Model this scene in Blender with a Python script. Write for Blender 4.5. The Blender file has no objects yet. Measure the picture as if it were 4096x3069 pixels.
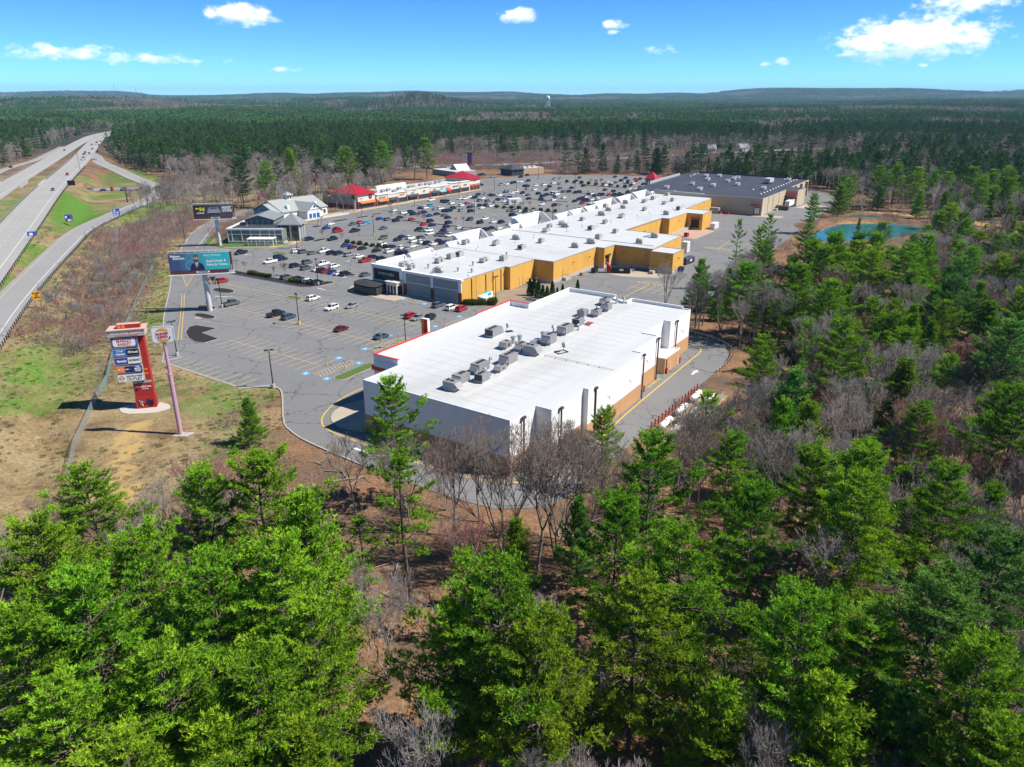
import bpy, bmesh, math, random
import numpy as np
from mathutils import Vector, Matrix
R = math.radians
random.seed(7); rng = np.random.default_rng(7)
sc = bpy.context.scene
COL = sc.collection

# ------------------------------------------------------------------ camera
CAMH = 60.0
PITCH = math.atan((1534.5 - 385.0) / 2938.0)
cam = bpy.data.objects.new('camera', bpy.data.cameras.new('camera')); COL.objects.link(cam)
cam.data.sensor_width = 36; cam.data.lens = 36 * 2938 / 4096
cam.data.clip_start = 1; cam.data.clip_end = 80000
cam.location = (0, 0, CAMH); cam.rotation_euler = (math.pi / 2 - PITCH, 0, 0)
sc.camera = cam

# ------------------------------------------------------------------ light
SUN_EL = R(50); SUN_AZ = math.atan2(0.995, -0.13)          # sun to the right of the camera
sun_dir = Vector((math.cos(SUN_EL) * math.sin(SUN_AZ), math.cos(SUN_EL) * math.cos(SUN_AZ), math.sin(SUN_EL)))
sun = bpy.data.objects.new('sun', bpy.data.lights.new('sun', 'SUN')); COL.objects.link(sun)
sun.data.energy = 5.0; sun.data.angle = R(0.5); sun.data.color = (1.0, 0.95, 0.87)
sun.rotation_euler = sun_dir.to_track_quat('Z', 'Y').to_euler()
sun.location = (0, 0, 300)
sc.view_settings.view_transform = 'Standard'; sc.view_settings.look = 'None'
sc.view_settings.gamma = 1; sc.view_settings.exposure = 0.6
sc.cycles.use_denoising = True
sc.cycles.max_bounces = 6; sc.cycles.diffuse_bounces = 3; sc.cycles.glossy_bounces = 2
sc.cycles.transmission_bounces = 3; sc.cycles.volume_bounces = 0; sc.cycles.transparent_max_bounces = 4
sc.cycles.use_light_tree = False; sc.cycles.sample_clamp_indirect = 4.0
sc.cycles.volume_step_rate = 1.0

world = bpy.data.worlds.new('World'); sc.world = world; world.use_nodes = True
def nd(nt, t, **kw):
    n = nt.nodes.new(t)
    for k, v in kw.items(): setattr(n, k, v)
    return n
def mth(nt, op, a, b=None, c=None, clamp=False):
    n = nt.nodes.new('ShaderNodeMath'); n.operation = op; n.use_clamp = clamp
    for i, v in enumerate((a, b, c)):
        if v is None: continue
        if isinstance(v, (int, float)): n.inputs[i].default_value = v
        else: nt.links.new(v, n.inputs[i])
    return n.outputs[0]
def build_world():
    nt = world.node_tree; nt.nodes.clear(); lk = nt.links.new
    out = nd(nt, 'ShaderNodeOutputWorld'); bg = nd(nt, 'ShaderNodeBackground')
    sky = nd(nt, 'ShaderNodeTexSky', sky_type='NISHITA'); sky.sun_disc = False
    sky.sun_elevation = SUN_EL; sky.sun_rotation = SUN_AZ
    sky.altitude = 60; sky.air_density = 0.3; sky.dust_density = 0.0; sky.ozone_density = 1.0
    hs = nd(nt, 'ShaderNodeHueSaturation'); hs.inputs['Saturation'].default_value = 1.25; hs.inputs['Value'].default_value = 1.0
    hs.inputs['Hue'].default_value = 0.5
    lk(sky.outputs[0], hs.inputs['Color'])
    gm = nd(nt, 'ShaderNodeMix', data_type='RGBA', blend_type='MULTIPLY'); gm.inputs[0].default_value = 1; gm.inputs[7].default_value = (.68, 1.0, 1.03, 1)
    lk(hs.outputs[0], gm.inputs[6])
    # clouds: small fair-weather cumulus given by direction (degrees of azimuth, elevation, half sizes)
    tc = nd(nt, 'ShaderNodeTexCoord'); sx = nd(nt, 'ShaderNodeSeparateXYZ'); lk(tc.outputs['Generated'], sx.inputs[0])
    az = mth(nt, 'MULTIPLY', mth(nt, 'ARCTAN2', sx.outputs[0], sx.outputs[1]), 57.2958)
    el = mth(nt, 'MULTIPLY', mth(nt, 'ARCSINE', sx.outputs[2]), 57.2958)
    cb = nd(nt, 'ShaderNodeCombineXYZ'); lk(az, cb.inputs[0]); lk(mth(nt, 'MULTIPLY', el, 1.7), cb.inputs[1])
    nz = nd(nt, 'ShaderNodeTexNoise'); nz.inputs['Scale'].default_value = 0.85; nz.inputs['Detail'].default_value = 7; nz.inputs['Roughness'].default_value = 0.6
    lk(cb.outputs[0], nz.inputs['Vector'])
    F = 2938.0
    def sph(u, v):                                            # photo pixel -> azimuth, elevation
        x = (u - 2048) / F; yc = -(v - 1534.5) / F
        Y = yc * math.sin(PITCH) + math.cos(PITCH); Z = yc * math.cos(PITCH) - math.sin(PITCH)
        return math.degrees(math.atan2(x, Y)), math.degrees(math.atan2(Z, math.hypot(x, Y)))
    clouds = [(3660, 150, 270, 62, 1.0), (3560, 195, 170, 40, .8), (3500, 228, 70, 34, .55), (3850, 15, 150, 30, .8), (960, 57, 110, 34, 1.0), (1060, 78, 60, 12, .6),
              (2080, 62, 90, 24, .95), (2460, 98, 50, 15, .8), (2455, 128, 30, 10, .7), (250, 210, 220, 24, .62), (600, 238, 240, 20, .5),
              (2640, 198, 80, 14, .5), (3130, 250, 40, 14, .6), (3070, 258, 25, 9, .6), (3380, 222, 30, 9, .6), (3690, 262, 20, 8, .6), (1135, 278, 60, 8, .45)]
    dens = None; low = None
    for (u, v, w, h, a) in clouds:
        A, E = sph(u, v); dw = w / F * 57.3 * 1.15; dh = h / F * 57.3 * 1.35
        dx = mth(nt, 'DIVIDE', mth(nt, 'SUBTRACT', az, A), dw); dy = mth(nt, 'DIVIDE', mth(nt, 'SUBTRACT', el, E), dh)
        r2 = mth(nt, 'ADD', mth(nt, 'MULTIPLY', dx, dx), mth(nt, 'MULTIPLY', dy, dy))
        m = mth(nt, 'MULTIPLY', mth(nt, 'SUBTRACT', 1.0, r2, clamp=True), a)
        s = mth(nt, 'MULTIPLY', m, mth(nt, 'MULTIPLY', dy, -1))
        dens = m if dens is None else mth(nt, 'MAXIMUM', dens, m)
        low = s if low is None else mth(nt, 'ADD', low, s)
    d = mth(nt, 'ADD', mth(nt, 'MULTIPLY', dens, 1.15), mth(nt, 'MULTIPLY', mth(nt, 'SUBTRACT', nz.outputs['Fac'], 0.56), 2.6))
    gate = mth(nt, 'MULTIPLY', dens, 6.0, clamp=True)
    mr = nd(nt, 'ShaderNodeMapRange', interpolation_type='SMOOTHSTEP'); lk(d, mr.inputs[0])
    mr.inputs[1].default_value = 0.05; mr.inputs[2].default_value = 1.05
    fac = mth(nt, 'MULTIPLY', mth(nt, 'MULTIPLY', mr.outputs[0], gate), 0.93)
    nz2 = nd(nt, 'ShaderNodeTexNoise'); nz2.inputs['Scale'].default_value = 1.6; nz2.inputs['Detail'].default_value = 5
    lk(cb.outputs[0], nz2.inputs['Vector'])
    shade = mth(nt, 'MULTIPLY', mth(nt, 'ADD', mth(nt, 'MULTIPLY', low, 1.5), mth(nt, 'SUBTRACT', nz2.outputs['Fac'], 0.52)), 1.7, clamp=True)
    cc = nd(nt, 'ShaderNodeMix', data_type='RGBA'); lk(shade, cc.inputs[0])
    cc.inputs[6].default_value = (7.2, 7.15, 7.0, 1); cc.inputs[7].default_value = (4.0, 5.0, 6.1, 1)
    mx = nd(nt, 'ShaderNodeMix', data_type='RGBA'); lk(fac, mx.inputs[0]); lk(gm.outputs[2], mx.inputs[6]); lk(cc.outputs[2], mx.inputs[7])
    lk(mx.outputs[2], bg.inputs[0]); bg.inputs[1].default_value = 0.15
    lk(bg.outputs[0], out.inputs[0])
build_world()
world.cycles.sampling_method = 'NONE'

# ------------------------------------------------------------------ helpers
FR = R(56.0); CA, SA = math.cos(FR), math.sin(FR)              # the shopping centre's grid is turned 56 degrees
def W(s, t): return (s * CA - t * SA, s * SA + t * CA)
def ST(x, y): return (x * CA + y * SA, -x * SA + y * CA)
CR = dict(A=(0, 300), B=(800, 500), C=(1600, 500), D=(2500, 500), E=(0, 1000), F=(900, 1000), G=(1800, 900), H=(3072, 300), I=(1300, 1150), J=(2000, 1050), X=None)
def px(c, x, y, z=0.0):                                        # photo pixel (in an enlarged crop) -> point at height z
    if c == 'X': u, v = x * 1.8525, y * 1.8525
    else: u, v = CR[c][0] + x / 2.1572, CR[c][1] + y / 2.1572
    a = (u - 2048) / 2938.0; yc = -(v - 1534.5) / 2938.0
    Y = yc * math.sin(PITCH) + math.cos(PITCH); Z = yc * math.cos(PITCH) - math.sin(PITCH)
    k = (z - CAMH) / Z
    return (a * k, Y * k)

class MB:
    def __init__(s): s.v = []; s.f = []; s.m = []; s.sm = []
    def add(s, vs, fs, m=0, sm=False):
        b = len(s.v); s.v.extend(vs)
        for f in fs: s.f.append([b + i for i in f]); s.m.append(m); s.sm.append(sm)
        return s
    def quad(s, a, b, c, d, m=0): return s.add([a, b, c, d], [(0, 1, 2, 3)], m)
    def box(s, x0, x1, y0, y1, z0, z1, m=0, top=None):
        fs = [(0, 3, 2, 1), (4, 5, 6, 7), (0, 1, 5, 4), (1, 2, 6, 5), (2, 3, 7, 6), (3, 0, 4, 7)]
        vs = [(x0, y0, z0), (x1, y0, z0), (x1, y1, z0), (x0, y1, z0), (x0, y0, z1), (x1, y0, z1), (x1, y1, z1), (x0, y1, z1)]
        if top is None: return s.add(vs, fs, m)
        b = len(s.v); s.v.extend(vs)
        for i, f in enumerate(fs): s.f.append([b + k for k in f]); s.m.append(top if i == 1 else m); s.sm.append(False)
        return s
    def prism(s, poly, z0, z1, m=0, top=None):
        n = len(poly)
        ar = sum(poly[i][0] * poly[(i + 1) % n][1] - poly[(i + 1) % n][0] * poly[i][1] for i in range(n))
        if ar < 0: poly = poly[::-1]
        vs = [(x, y, z0) for x, y in poly] + [(x, y, z1) for x, y in poly]
        s.add(vs, [tuple(range(n, 2 * n))], m if top is None else top)
        s.add(vs, [(i, (i + 1) % n, n + (i + 1) % n, n + i) for i in range(n)] + [tuple(range(n - 1, -1, -1))], m)
        return s
    def tube(s, pts, rad, n=6, m=0, caps=True, sm=True):
        pts = [Vector(p) for p in pts]
        if isinstance(rad, (int, float)): rad = [rad] * len(pts)
        vs = []; fs = []
        for i, p in enumerate(pts):
            d = (pts[min(i + 1, len(pts) - 1)] - pts[max(i - 1, 0)]).normalized()
            a = d.orthogonal().normalized() if abs(d.z) < .95 else Vector((1, 0, 0)); b = d.cross(a).normalized(); a = b.cross(d)
            for k in range(n):
                q = 2 * math.pi * k / n; vs.append(tuple(p + rad[i] * (math.cos(q) * a + math.sin(q) * b)))
        for i in range(len(pts) - 1):
            for k in range(n): fs.append((i * n + k, i * n + (k + 1) % n, (i + 1) * n + (k + 1) % n, (i + 1) * n + k))
        s.add(vs, fs, m, sm)
        if caps: s.add(vs, [tuple(range(n - 1, -1, -1)), tuple(range((len(pts) - 1) * n, len(pts) * n))], m)
        return s
    def disc(s, c, r, n, axis='z', m=0, r2=0.0):
        vs = []
        for rr in ((r, r2) if r2 else (r,)):
            for k in range(n):
                q = 2 * math.pi * k / n; a, b = rr * math.cos(q), rr * math.sin(q)
                vs.append((c[0] + a, c[1] + b, c[2]) if axis == 'z' else (c[0] + a, c[1], c[2] + b) if axis == 'y' else (c[0], c[1] + a, c[2] + b))
        if r2: return s.add(vs, [(k, (k + 1) % n, n + (k + 1) % n, n + k) for k in range(n)], m)
        return s.add(vs, [tuple(range(n))], m)
    def mesh(s, name, mats):
        me = bpy.data.meshes.new(name); me.from_pydata(s.v, [], s.f); 
        for k in (mats if isinstance(mats, (list, tuple)) else [mats]): me.materials.append(k)
        if s.f:
            me.polygons.foreach_set('material_index', s.m); me.polygons.foreach_set('use_smooth', s.sm)
        me.update(); return me
    def build(s, name, mats, parent=None, loc=None, rz=None):
        return link(name, s.mesh(name, mats), parent, loc, rz)
def link(name, data, parent=None, loc=None, rz=None):
    o = bpy.data.objects.new(name, data); COL.objects.link(o)
    if parent is not None: o.parent = parent
    if loc is not None: o.location = loc if len(loc) == 3 else (loc[0], loc[1], 0)
    if rz is not None: o.rotation_euler = (0, 0, rz)
    return o
LABELS = {}
def tag(o, label, cat, group=None, kind=None):
    if label in LABELS: print('DUP LABEL', label)
    LABELS[label] = 1
    o['label'] = label; o['category'] = cat
    if group: o['group'] = group
    if kind: o['kind'] = kind
    return o
def thing(name, label, cat, loc=(0, 0, 0), rz=0.0, group=None):
    o = link(name, None, None, loc, rz); o.empty_display_size = 0.5
    return tag(o, label, cat, group)
def struct(o): o['kind'] = 'structure'; return o
def stuff(o): o['kind'] = 'stuff'; return o
ORD = ['first', 'second', 'third', 'fourth', 'fifth', 'sixth', 'seventh', 'eighth', 'ninth', 'tenth', 'eleventh', 'twelfth', 'thirteenth', 'fourteenth', 'fifteenth',
       'sixteenth', 'seventeenth', 'eighteenth', 'nineteenth', 'twentieth']
def ordn(i):
    if i < 20: return ORD[i]
    n = i + 1; return '%d%s' % (n, 'th' if 10 < n % 100 < 20 else {1: 'st', 2: 'nd', 3: 'rd'}.get(n % 10, 'th'))

# ------------------------------------------------------------------ materials
MATS = {}
def mat(name, col, rough=0.8, var=0.12, scale=2.0, bump=0.0, bscale=20.0, metal=0.0, spec=0.3, coat=0.0, dirt=None, dscale=0.3, damt=0.35, stretch=None, objvar=0.0):
    if name in MATS: return MATS[name]
    m = bpy.data.materials.new(name); m.use_nodes = True; nt = m.node_tree; lk = nt.links.new
    b = nt.nodes['Principled BSDF']; b.inputs['Roughness'].default_value = rough; b.inputs['Metallic'].default_value = metal
    b.inputs['Specular IOR Level'].default_value = spec; b.inputs['Coat Weight'].default_value = coat
    tc = nd(nt, 'ShaderNodeTexCoord'); src = tc.outputs['Object']
    if stretch:
        mp = nd(nt, 'ShaderNodeMapping'); mp.inputs['Scale'].default_value = stretch; lk(src, mp.inputs[0]); src = mp.outputs[0]
    n1 = nd(nt, 'ShaderNodeTexNoise'); n1.inputs['Scale'].default_value = scale; n1.inputs['Detail'].default_value = 5; lk(src, n1.inputs['Vector'])
    f = mth(nt, 'ADD', mth(nt, 'MULTIPLY', mth(nt, 'SUBTRACT', n1.outputs['Fac'], 0.5), 2 * var), 1.0)
    if objvar:
        oi = nd(nt, 'ShaderNodeObjectInfo'); f = mth(nt, 'ADD', f, mth(nt, 'MULTIPLY', mth(nt, 'SUBTRACT', oi.outputs['Random'], 0.5), objvar))
    mix = nd(nt, 'ShaderNodeMix', data_type='RGBA', blend_type='MULTIPLY'); mix.inputs[0].default_value = 1
    mix.inputs[6].default_value = (*col, 1); lk(f, mix.inputs[7]); c = mix.outputs[2]
    if dirt:
        n2 = nd(nt, 'ShaderNodeTexNoise'); n2.inputs['Scale'].default_value = dscale; n2.inputs['Detail'].default_value = 6; n2.inputs['Roughness'].default_value = .65; lk(src, n2.inputs['Vector'])
        r = nd(nt, 'ShaderNodeMapRange'); r.inputs[1].default_value = .48; r.inputs[2].default_value = .75; lk(n2.outputs['Fac'], r.inputs[0])
        d = nd(nt, 'ShaderNodeMix', data_type='RGBA'); lk(mth(nt, 'MULTIPLY', r.outputs[0], damt), d.inputs[0]); lk(c, d.inputs[6]); d.inputs[7].default_value = (*dirt, 1); c = d.outputs[2]
    lk(c, b.inputs['Base Color'])
    if bump:
        n3 = nd(nt, 'ShaderNodeTexNoise'); n3.inputs['Scale'].default_value = bscale; n3.inputs['Detail'].default_value = 3; lk(src, n3.inputs['Vector'])
        bp = nd(nt, 'ShaderNodeBump'); bp.inputs['Strength'].default_value = bump; bp.inputs['Distance'].default_value = .05; lk(n3.outputs['Fac'], bp.inputs['Height']); lk(bp.outputs[0], b.inputs['Normal'])
    MATS[name] = m; return m
def glass(name, col=(0.03, 0.04, 0.05), rough=0.08):
    return mat(name, col, rough=rough, var=0.25, scale=0.6, spec=0.6)
def emit_free(name, col): return mat(name, col, rough=.6, var=.04)

M_white = mat('white paint', (.78, .78, .77), .6, .05, .8)
M_black = mat('black metal', (.018, .018, .02), .5, .2, 3)
M_steel = mat('galvanised steel', (.42, .44, .45), .45, .15, 2, metal=.6)
M_conc = mat('concrete', (.42, .40, .37), .9, .15, 1.5, .3, 12, dirt=(.22, .20, .18))
M_yellow = mat('yellow paint', (.62, .40, .05), .6, .1, 2)
M_red = mat('red paint', (.50, .02, .025), .5, .1, 1)
# ------------------------------------------------------------------ terrain
def catmull(P, n=8):
    P = [np.array(p, float) for p in P]; Q = [2 * P[0] - P[1]] + P + [2 * P[-1] - P[-2]]; out = []
    for i in range(1, len(Q) - 2):
        a, b, c, d = Q[i - 1:i + 3]
        for k in range(n):
            t = k / n; out.append(.5 * (2 * b + (c - a) * t + (2 * a - 5 * b + 4 * c - d) * t * t + (3 * b - a - 3 * c + d) * t ** 3))
    out.append(P[-1]); return np.array(out)
HWY1 = catmull([(-60, 2, 5), (-130, 145, 5.5), (-212, 314, 6), (-288, 470, 6), (-390, 690, 6), (-497, 912, 6), (-590, 1110, 5), (-650, 1290, 4), (-680, 1450, 3)], 10)
HWY2 = catmull([(-130, 70, 5.5), (-210, 240, 6), (-330, 497, 6), (-407, 668, 6), (-530, 940, 6), (-622, 1150, 5), (-672, 1300, 4), (-700, 1450, 3)], 10)
RAMP = catmull([(-60, 40, 4), (-98, 105, 4), (-141, 195, 4), (-177, 287, 4), (-196, 338, 3.2), (-211, 395, 1.5), (-221, 445, .5), (-234, 500, .05), (-238, 522, .05)], 8)
EXIT = catmull([(-436, 790, 6), (-402, 740, 6), (-372, 690, 5), (-330, 636, 3), (-288, 582, 1), (-262, 552, .05), (-252, 540, .05)], 8)
RAMP3 = catmull([(-340, 480, 6), (-396, 590, 6), (-430, 688, 6), (-466, 772, 6), (-516, 885, 6)], 8)
CROSS = catmull([(-620, 330, .05), (-470, 420, .05), (-380, 468, .05), (-296, 515, .05), (-240, 540, .05), (-160, 640, .05), (-70, 702, .05), (10, 724, .05), (112, 790, .05), (200, 850, .05), (420, 960, .05), (800, 1080, .05)], 8)
def vnoise(x, y, seed=0):                                     # smooth value noise, vectorised
    xi = np.floor(x).astype(np.int64); yi = np.floor(y).astype(np.int64); fx = x - xi; fy = y - yi
    fx = fx * fx * (3 - 2 * fx); fy = fy * fy * (3 - 2 * fy)
    def h(a, b):
        n = (a * 374761393 + b * 668265263 + seed * 1442695041) & 0x7fffffff; n = ((n ^ (n >> 13)) * 1274126177) & 0x7fffffff
        return ((n ^ (n >> 16)) & 0xffff) / 65535.0
    return (h(xi, yi) * (1 - fx) + h(xi + 1, yi) * fx) * (1 - fy) + (h(xi, yi + 1) * (1 - fx) + h(xi + 1, yi + 1) * fx) * fy
def sst(a, b, x): t = np.clip((x - a) / (b - a), 0, 1); return t * t * (3 - 2 * t)
def polydist(x, y, P):                                        # distance to a polyline and its height there
    best = np.full(x.shape, 1e9); zz = np.zeros(x.shape)
    for i in range(len(P) - 1):
        a, b = P[i], P[i + 1]; d = b - a; L = d[0] ** 2 + d[1] ** 2 + 1e-9
        t = np.clip(((x - a[0]) * d[0] + (y - a[1]) * d[1]) / L, 0, 1)
        q = np.hypot(x - a[0] - t * d[0], y - a[1] - t * d[1]); k = q < best
        best = np.where(k, q, best); zz = np.where(k, a[2] + t * d[2], zz)
    return best, zz
POND = [(128, 331), (141, 346), (153, 362), (168, 377), (190, 379), (205, 368), (196, 352), (176, 338), (150, 328)]
POND2 = [(177, 394), (184, 408), (197, 407), (201, 397), (190, 391)]
def inpoly(x, y, P):
    r = np.zeros(np.shape(x), bool); n = len(P)
    for i in range(n):
        x0, y0 = P[i][:2]; x1, y1 = P[(i + 1) % n][:2]
        r ^= ((y0 > y) != (y1 > y)) & (x < (x1 - x0) * (y - y0) / (y1 - y0 + 1e-12) + x0)
    return r
def closed(P): return np.array([(*p[:2], 0) for p in P] + [(*P[0][:2], 0)])
HILLS = [(-385, 3050, 33, 150, 260), (-330, 3250, 30, 260, 300), (-1620, 3000, 34, 420, 300), (-900, 4200, 26, 700, 400), (2100, 3600, 22, 500, 500), (1500, 2600, 10, 500, 300)]
def height(x, y):
    x = np.asarray(x, float); y = np.asarray(y, float)
    r = np.hypot(x, y - 300)
    z = sst(700, 1800, r) * (10 * vnoise(x / 420, y / 420, 3) + 5 * vnoise(x / 160, y / 160, 4) - 4)
    z = z - .12 * vnoise(x / 9, y / 9, 5) * (r < 900)
    for hx, hy, h, sx, sy in HILLS: z = z + h * np.exp(-((x - hx) / sx) ** 2 - ((y - hy) / sy) ** 2) * (.8 + .4 * vnoise(x / 120, y / 120, 8))
    far = 14 + 105 * vnoise(x / 1150 + 7.3, y / 9000, 11) ** 1.7 + 22 * vnoise(x / 380 + 3.1, y / 6000, 12) + 26 * sst(-500, 2500, x)
    z = z + far * sst(6500, 9000, y) * (1 - .35 * sst(9500, 13000, y))
    z = z + 20 * sst(4500, 6500, y) * vnoise(x / 900, y / 900, 14)
    for P, hw in ((HWY1, 11.5), (HWY2, 11), (RAMP, 8.5), (EXIT, 8), (RAMP3, 8)):
        d, zr = polydist(x, y, P); k = 1 - sst(hw, hw + 1 + 1.8 * np.maximum(zr, .3), d)
        z = np.maximum(z, (zr - .3) * k) * (d < 60) + z * (d >= 60)
    for P, hw in ((RAMP, 8.5), (EXIT, 8), (RAMP3, 7)):
        d, zr = polydist(x, y, P); z = np.where((d < hw) & (y < 700), np.minimum(z, zr - .25 + .12 * np.maximum(0, d - 5.5)), z)
    d, _ = polydist(x, y, CROSS); k = sst(9.0, 17.0, d) ; z = np.where((y < 700), z * k - .12 * (1 - k), z)
    d, _ = polydist(x, y, closed(POND)); ins = inpoly(x, y, POND)
    z = np.where(ins, -1.6 * sst(0, 4, d) - .5, z + np.where(r < 900, 1.5 * np.exp(-((d - 9) / 4.0) ** 2) * (x > 140), 0))
    d, _ = polydist(x, y, closed(POND2)); z = np.where(inpoly(x, y, POND2), -1.2, z)
    # berm running away to the right of the pond
    d, _ = polydist(x, y, np.array([(196, 325, 0), (232, 330, 0), (262, 300, 0)])); z = z + 1.8 * np.exp(-(d / 7) ** 2)
    return z
def graded(lo, hi, step, far, k=1.16, lo_far=None):
    a = list(np.arange(lo, hi + .01, step)); s = step
    while a[-1] < far: s *= k; a.append(a[-1] + s)
    b = []; s = step; p = lo
    while p > (lo_far if lo_far is not None else -far): s *= k; p -= s; b.append(p)
    return np.array(b[::-1] + a)
gx = graded(-480, 300, 3.6, 14000, 1.13); gy = graded(20, 780, 3.6, 14000, 1.06, -2500)
GX, GY = np.meshgrid(gx, gy); GZ = height(GX, GY)
nx, ny = len(gx), len(gy)
me = bpy.data.meshes.new('ground'); me.vertices.add(nx * ny)
me.vertices.foreach_set('co', np.stack([GX, GY, GZ], -1).astype(np.float32).ravel())
ii = (np.arange(ny - 1)[:, None] * nx + np.arange(nx - 1)[None, :]).ravel()
fc = np.stack([ii, ii + 1, ii + nx + 1, ii + nx], -1)
me.loops.add(fc.size); me.loops.foreach_set('vertex_index', fc.ravel().astype(np.int32))
me.polygons.add(len(fc)); me.polygons.foreach_set('loop_start', np.arange(0, fc.size, 4, dtype=np.int32)); me.polygons.foreach_set('loop_total', np.full(len(fc), 4, np.int32))
me.polygons.foreach_set('use_smooth', np.ones(len(fc), bool)); me.update()
def near_road(x, y, pad):
    m = np.zeros(np.shape(x), bool)
    for P, hw in ((HWY1, 9), (HWY2, 8), (RAMP, 5.5), (EXIT, 4.5), (RAMP3, 4.5), (CROSS, 7)):
        d, _ = polydist(x, y, P); m |= d < hw + pad
    return m
# cover masks: r grass, g fallen leaves, b bare sand
s_, t_ = ST(GX, GY)
n1 = vnoise(GX / 26, GY / 26, 21) * .6 + vnoise(GX / 9, GY / 9, 22) * .4
grass = np.zeros(GX.shape); litter = np.zeros(GX.shape); sand = np.zeros(GX.shape)
verge = (GX < -50) & (GY < 560) & (GX > -480)
d1, _ = polydist(GX, GY, RAMP); d2, _ = polydist(GX, GY, HWY1); d3, _ = polydist(GX, GY, HWY2)
grass = np.where(verge, np.clip(n1 * 1.9 - .85, 0, 1), 0)
med = (np.abs(GX + 225) < 42) & (np.abs(GY - 385) < 62) & (d1 > 6) & (d2 > 9)       # the green dip between ramp and highway
grass = np.where(med, np.clip(grass * .6 + .55, 0, 1), grass)
gp_ = [px('A', *q, 2) for q in [(520, 1050), (830, 1100), (850, 1170), (1000, 1160), (800, 1270), (600, 1365), (410, 1330), (440, 1190)]]; dgp, _ = polydist(GX, GY, closed(gp_)); grass = np.where(inpoly(GX, GY, gp_), np.clip(.45 + dgp / 7, 0, 1.2), grass); grass = np.where((GX > -330) & (GX < -262) & (GY > 560) & (polydist(GX, GY, EXIT)[0] < 22), .7, grass)
grass = np.where((d2 < 30) & (d3 < 30) & (GY > 400), np.clip(grass + .3, 0, 1), grass)
bk = np.hypot((GX + 66) / 16, (GY - 148) / 12) < 1; grass = np.where(bk, np.clip(n1 * 1.1, 0, 1), grass)
ch = np.hypot((GX + 108) / 16, (GY - 150) / 26) < 1; grass = np.where(ch, np.clip(n1 * 1.2 - .05, 0, 1), grass)
dk, _ = polydist(GX, GY, np.array([(-126, 262, 0), (-112, 226, 0), (-99, 196, 0)])); grass = np.where(dk < 5, .6 * np.clip(n1 * 1.5, 0, 1), grass)
litter = np.where((GX > -48) | (GY > 560), 1.0, .25)
litter = np.where((GX > -60) & (GX < -40), np.clip((GX + 60) / 20, .25, 1), litter)
dp, _ = polydist(GX, GY, np.array([(*px('E', 1250, 1490), 0), (*px('E', 1165, 1600), 0), (*px('X', 268, 960), 0), (*px('X', 262, 1010), 0), (*px('X', 275, 1080), 0)]))
sand = np.where(dp < 4, .8 * (1 - sst(.8, 3.6, dp)), 0)
d, _ = polydist(GX, GY, closed(POND)); sand = np.maximum(sand, .7 * (1 - sst(2, 12, d)) * n1)
d, _ = polydist(GX, GY, np.array([(196, 325, 0), (232, 330, 0), (262, 300, 0), (300, 270, 0)])); sand = np.maximum(sand, .95 * (1 - sst(4, 9, d)))
d, _ = polydist(GX, GY, np.array([(205, 415, 0), (225, 395, 0), (245, 360, 0), (240, 335, 0)])); sand = np.maximum(sand, .8 * (1 - sst(3, 8, d)))
ca = me.color_attributes.new('cover', 'FLOAT_COLOR', 'POINT')
ca.data.foreach_set('color', np.stack([grass, litter, sand, np.ones(GX.shape)], -1).astype(np.float32).ravel())

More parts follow.
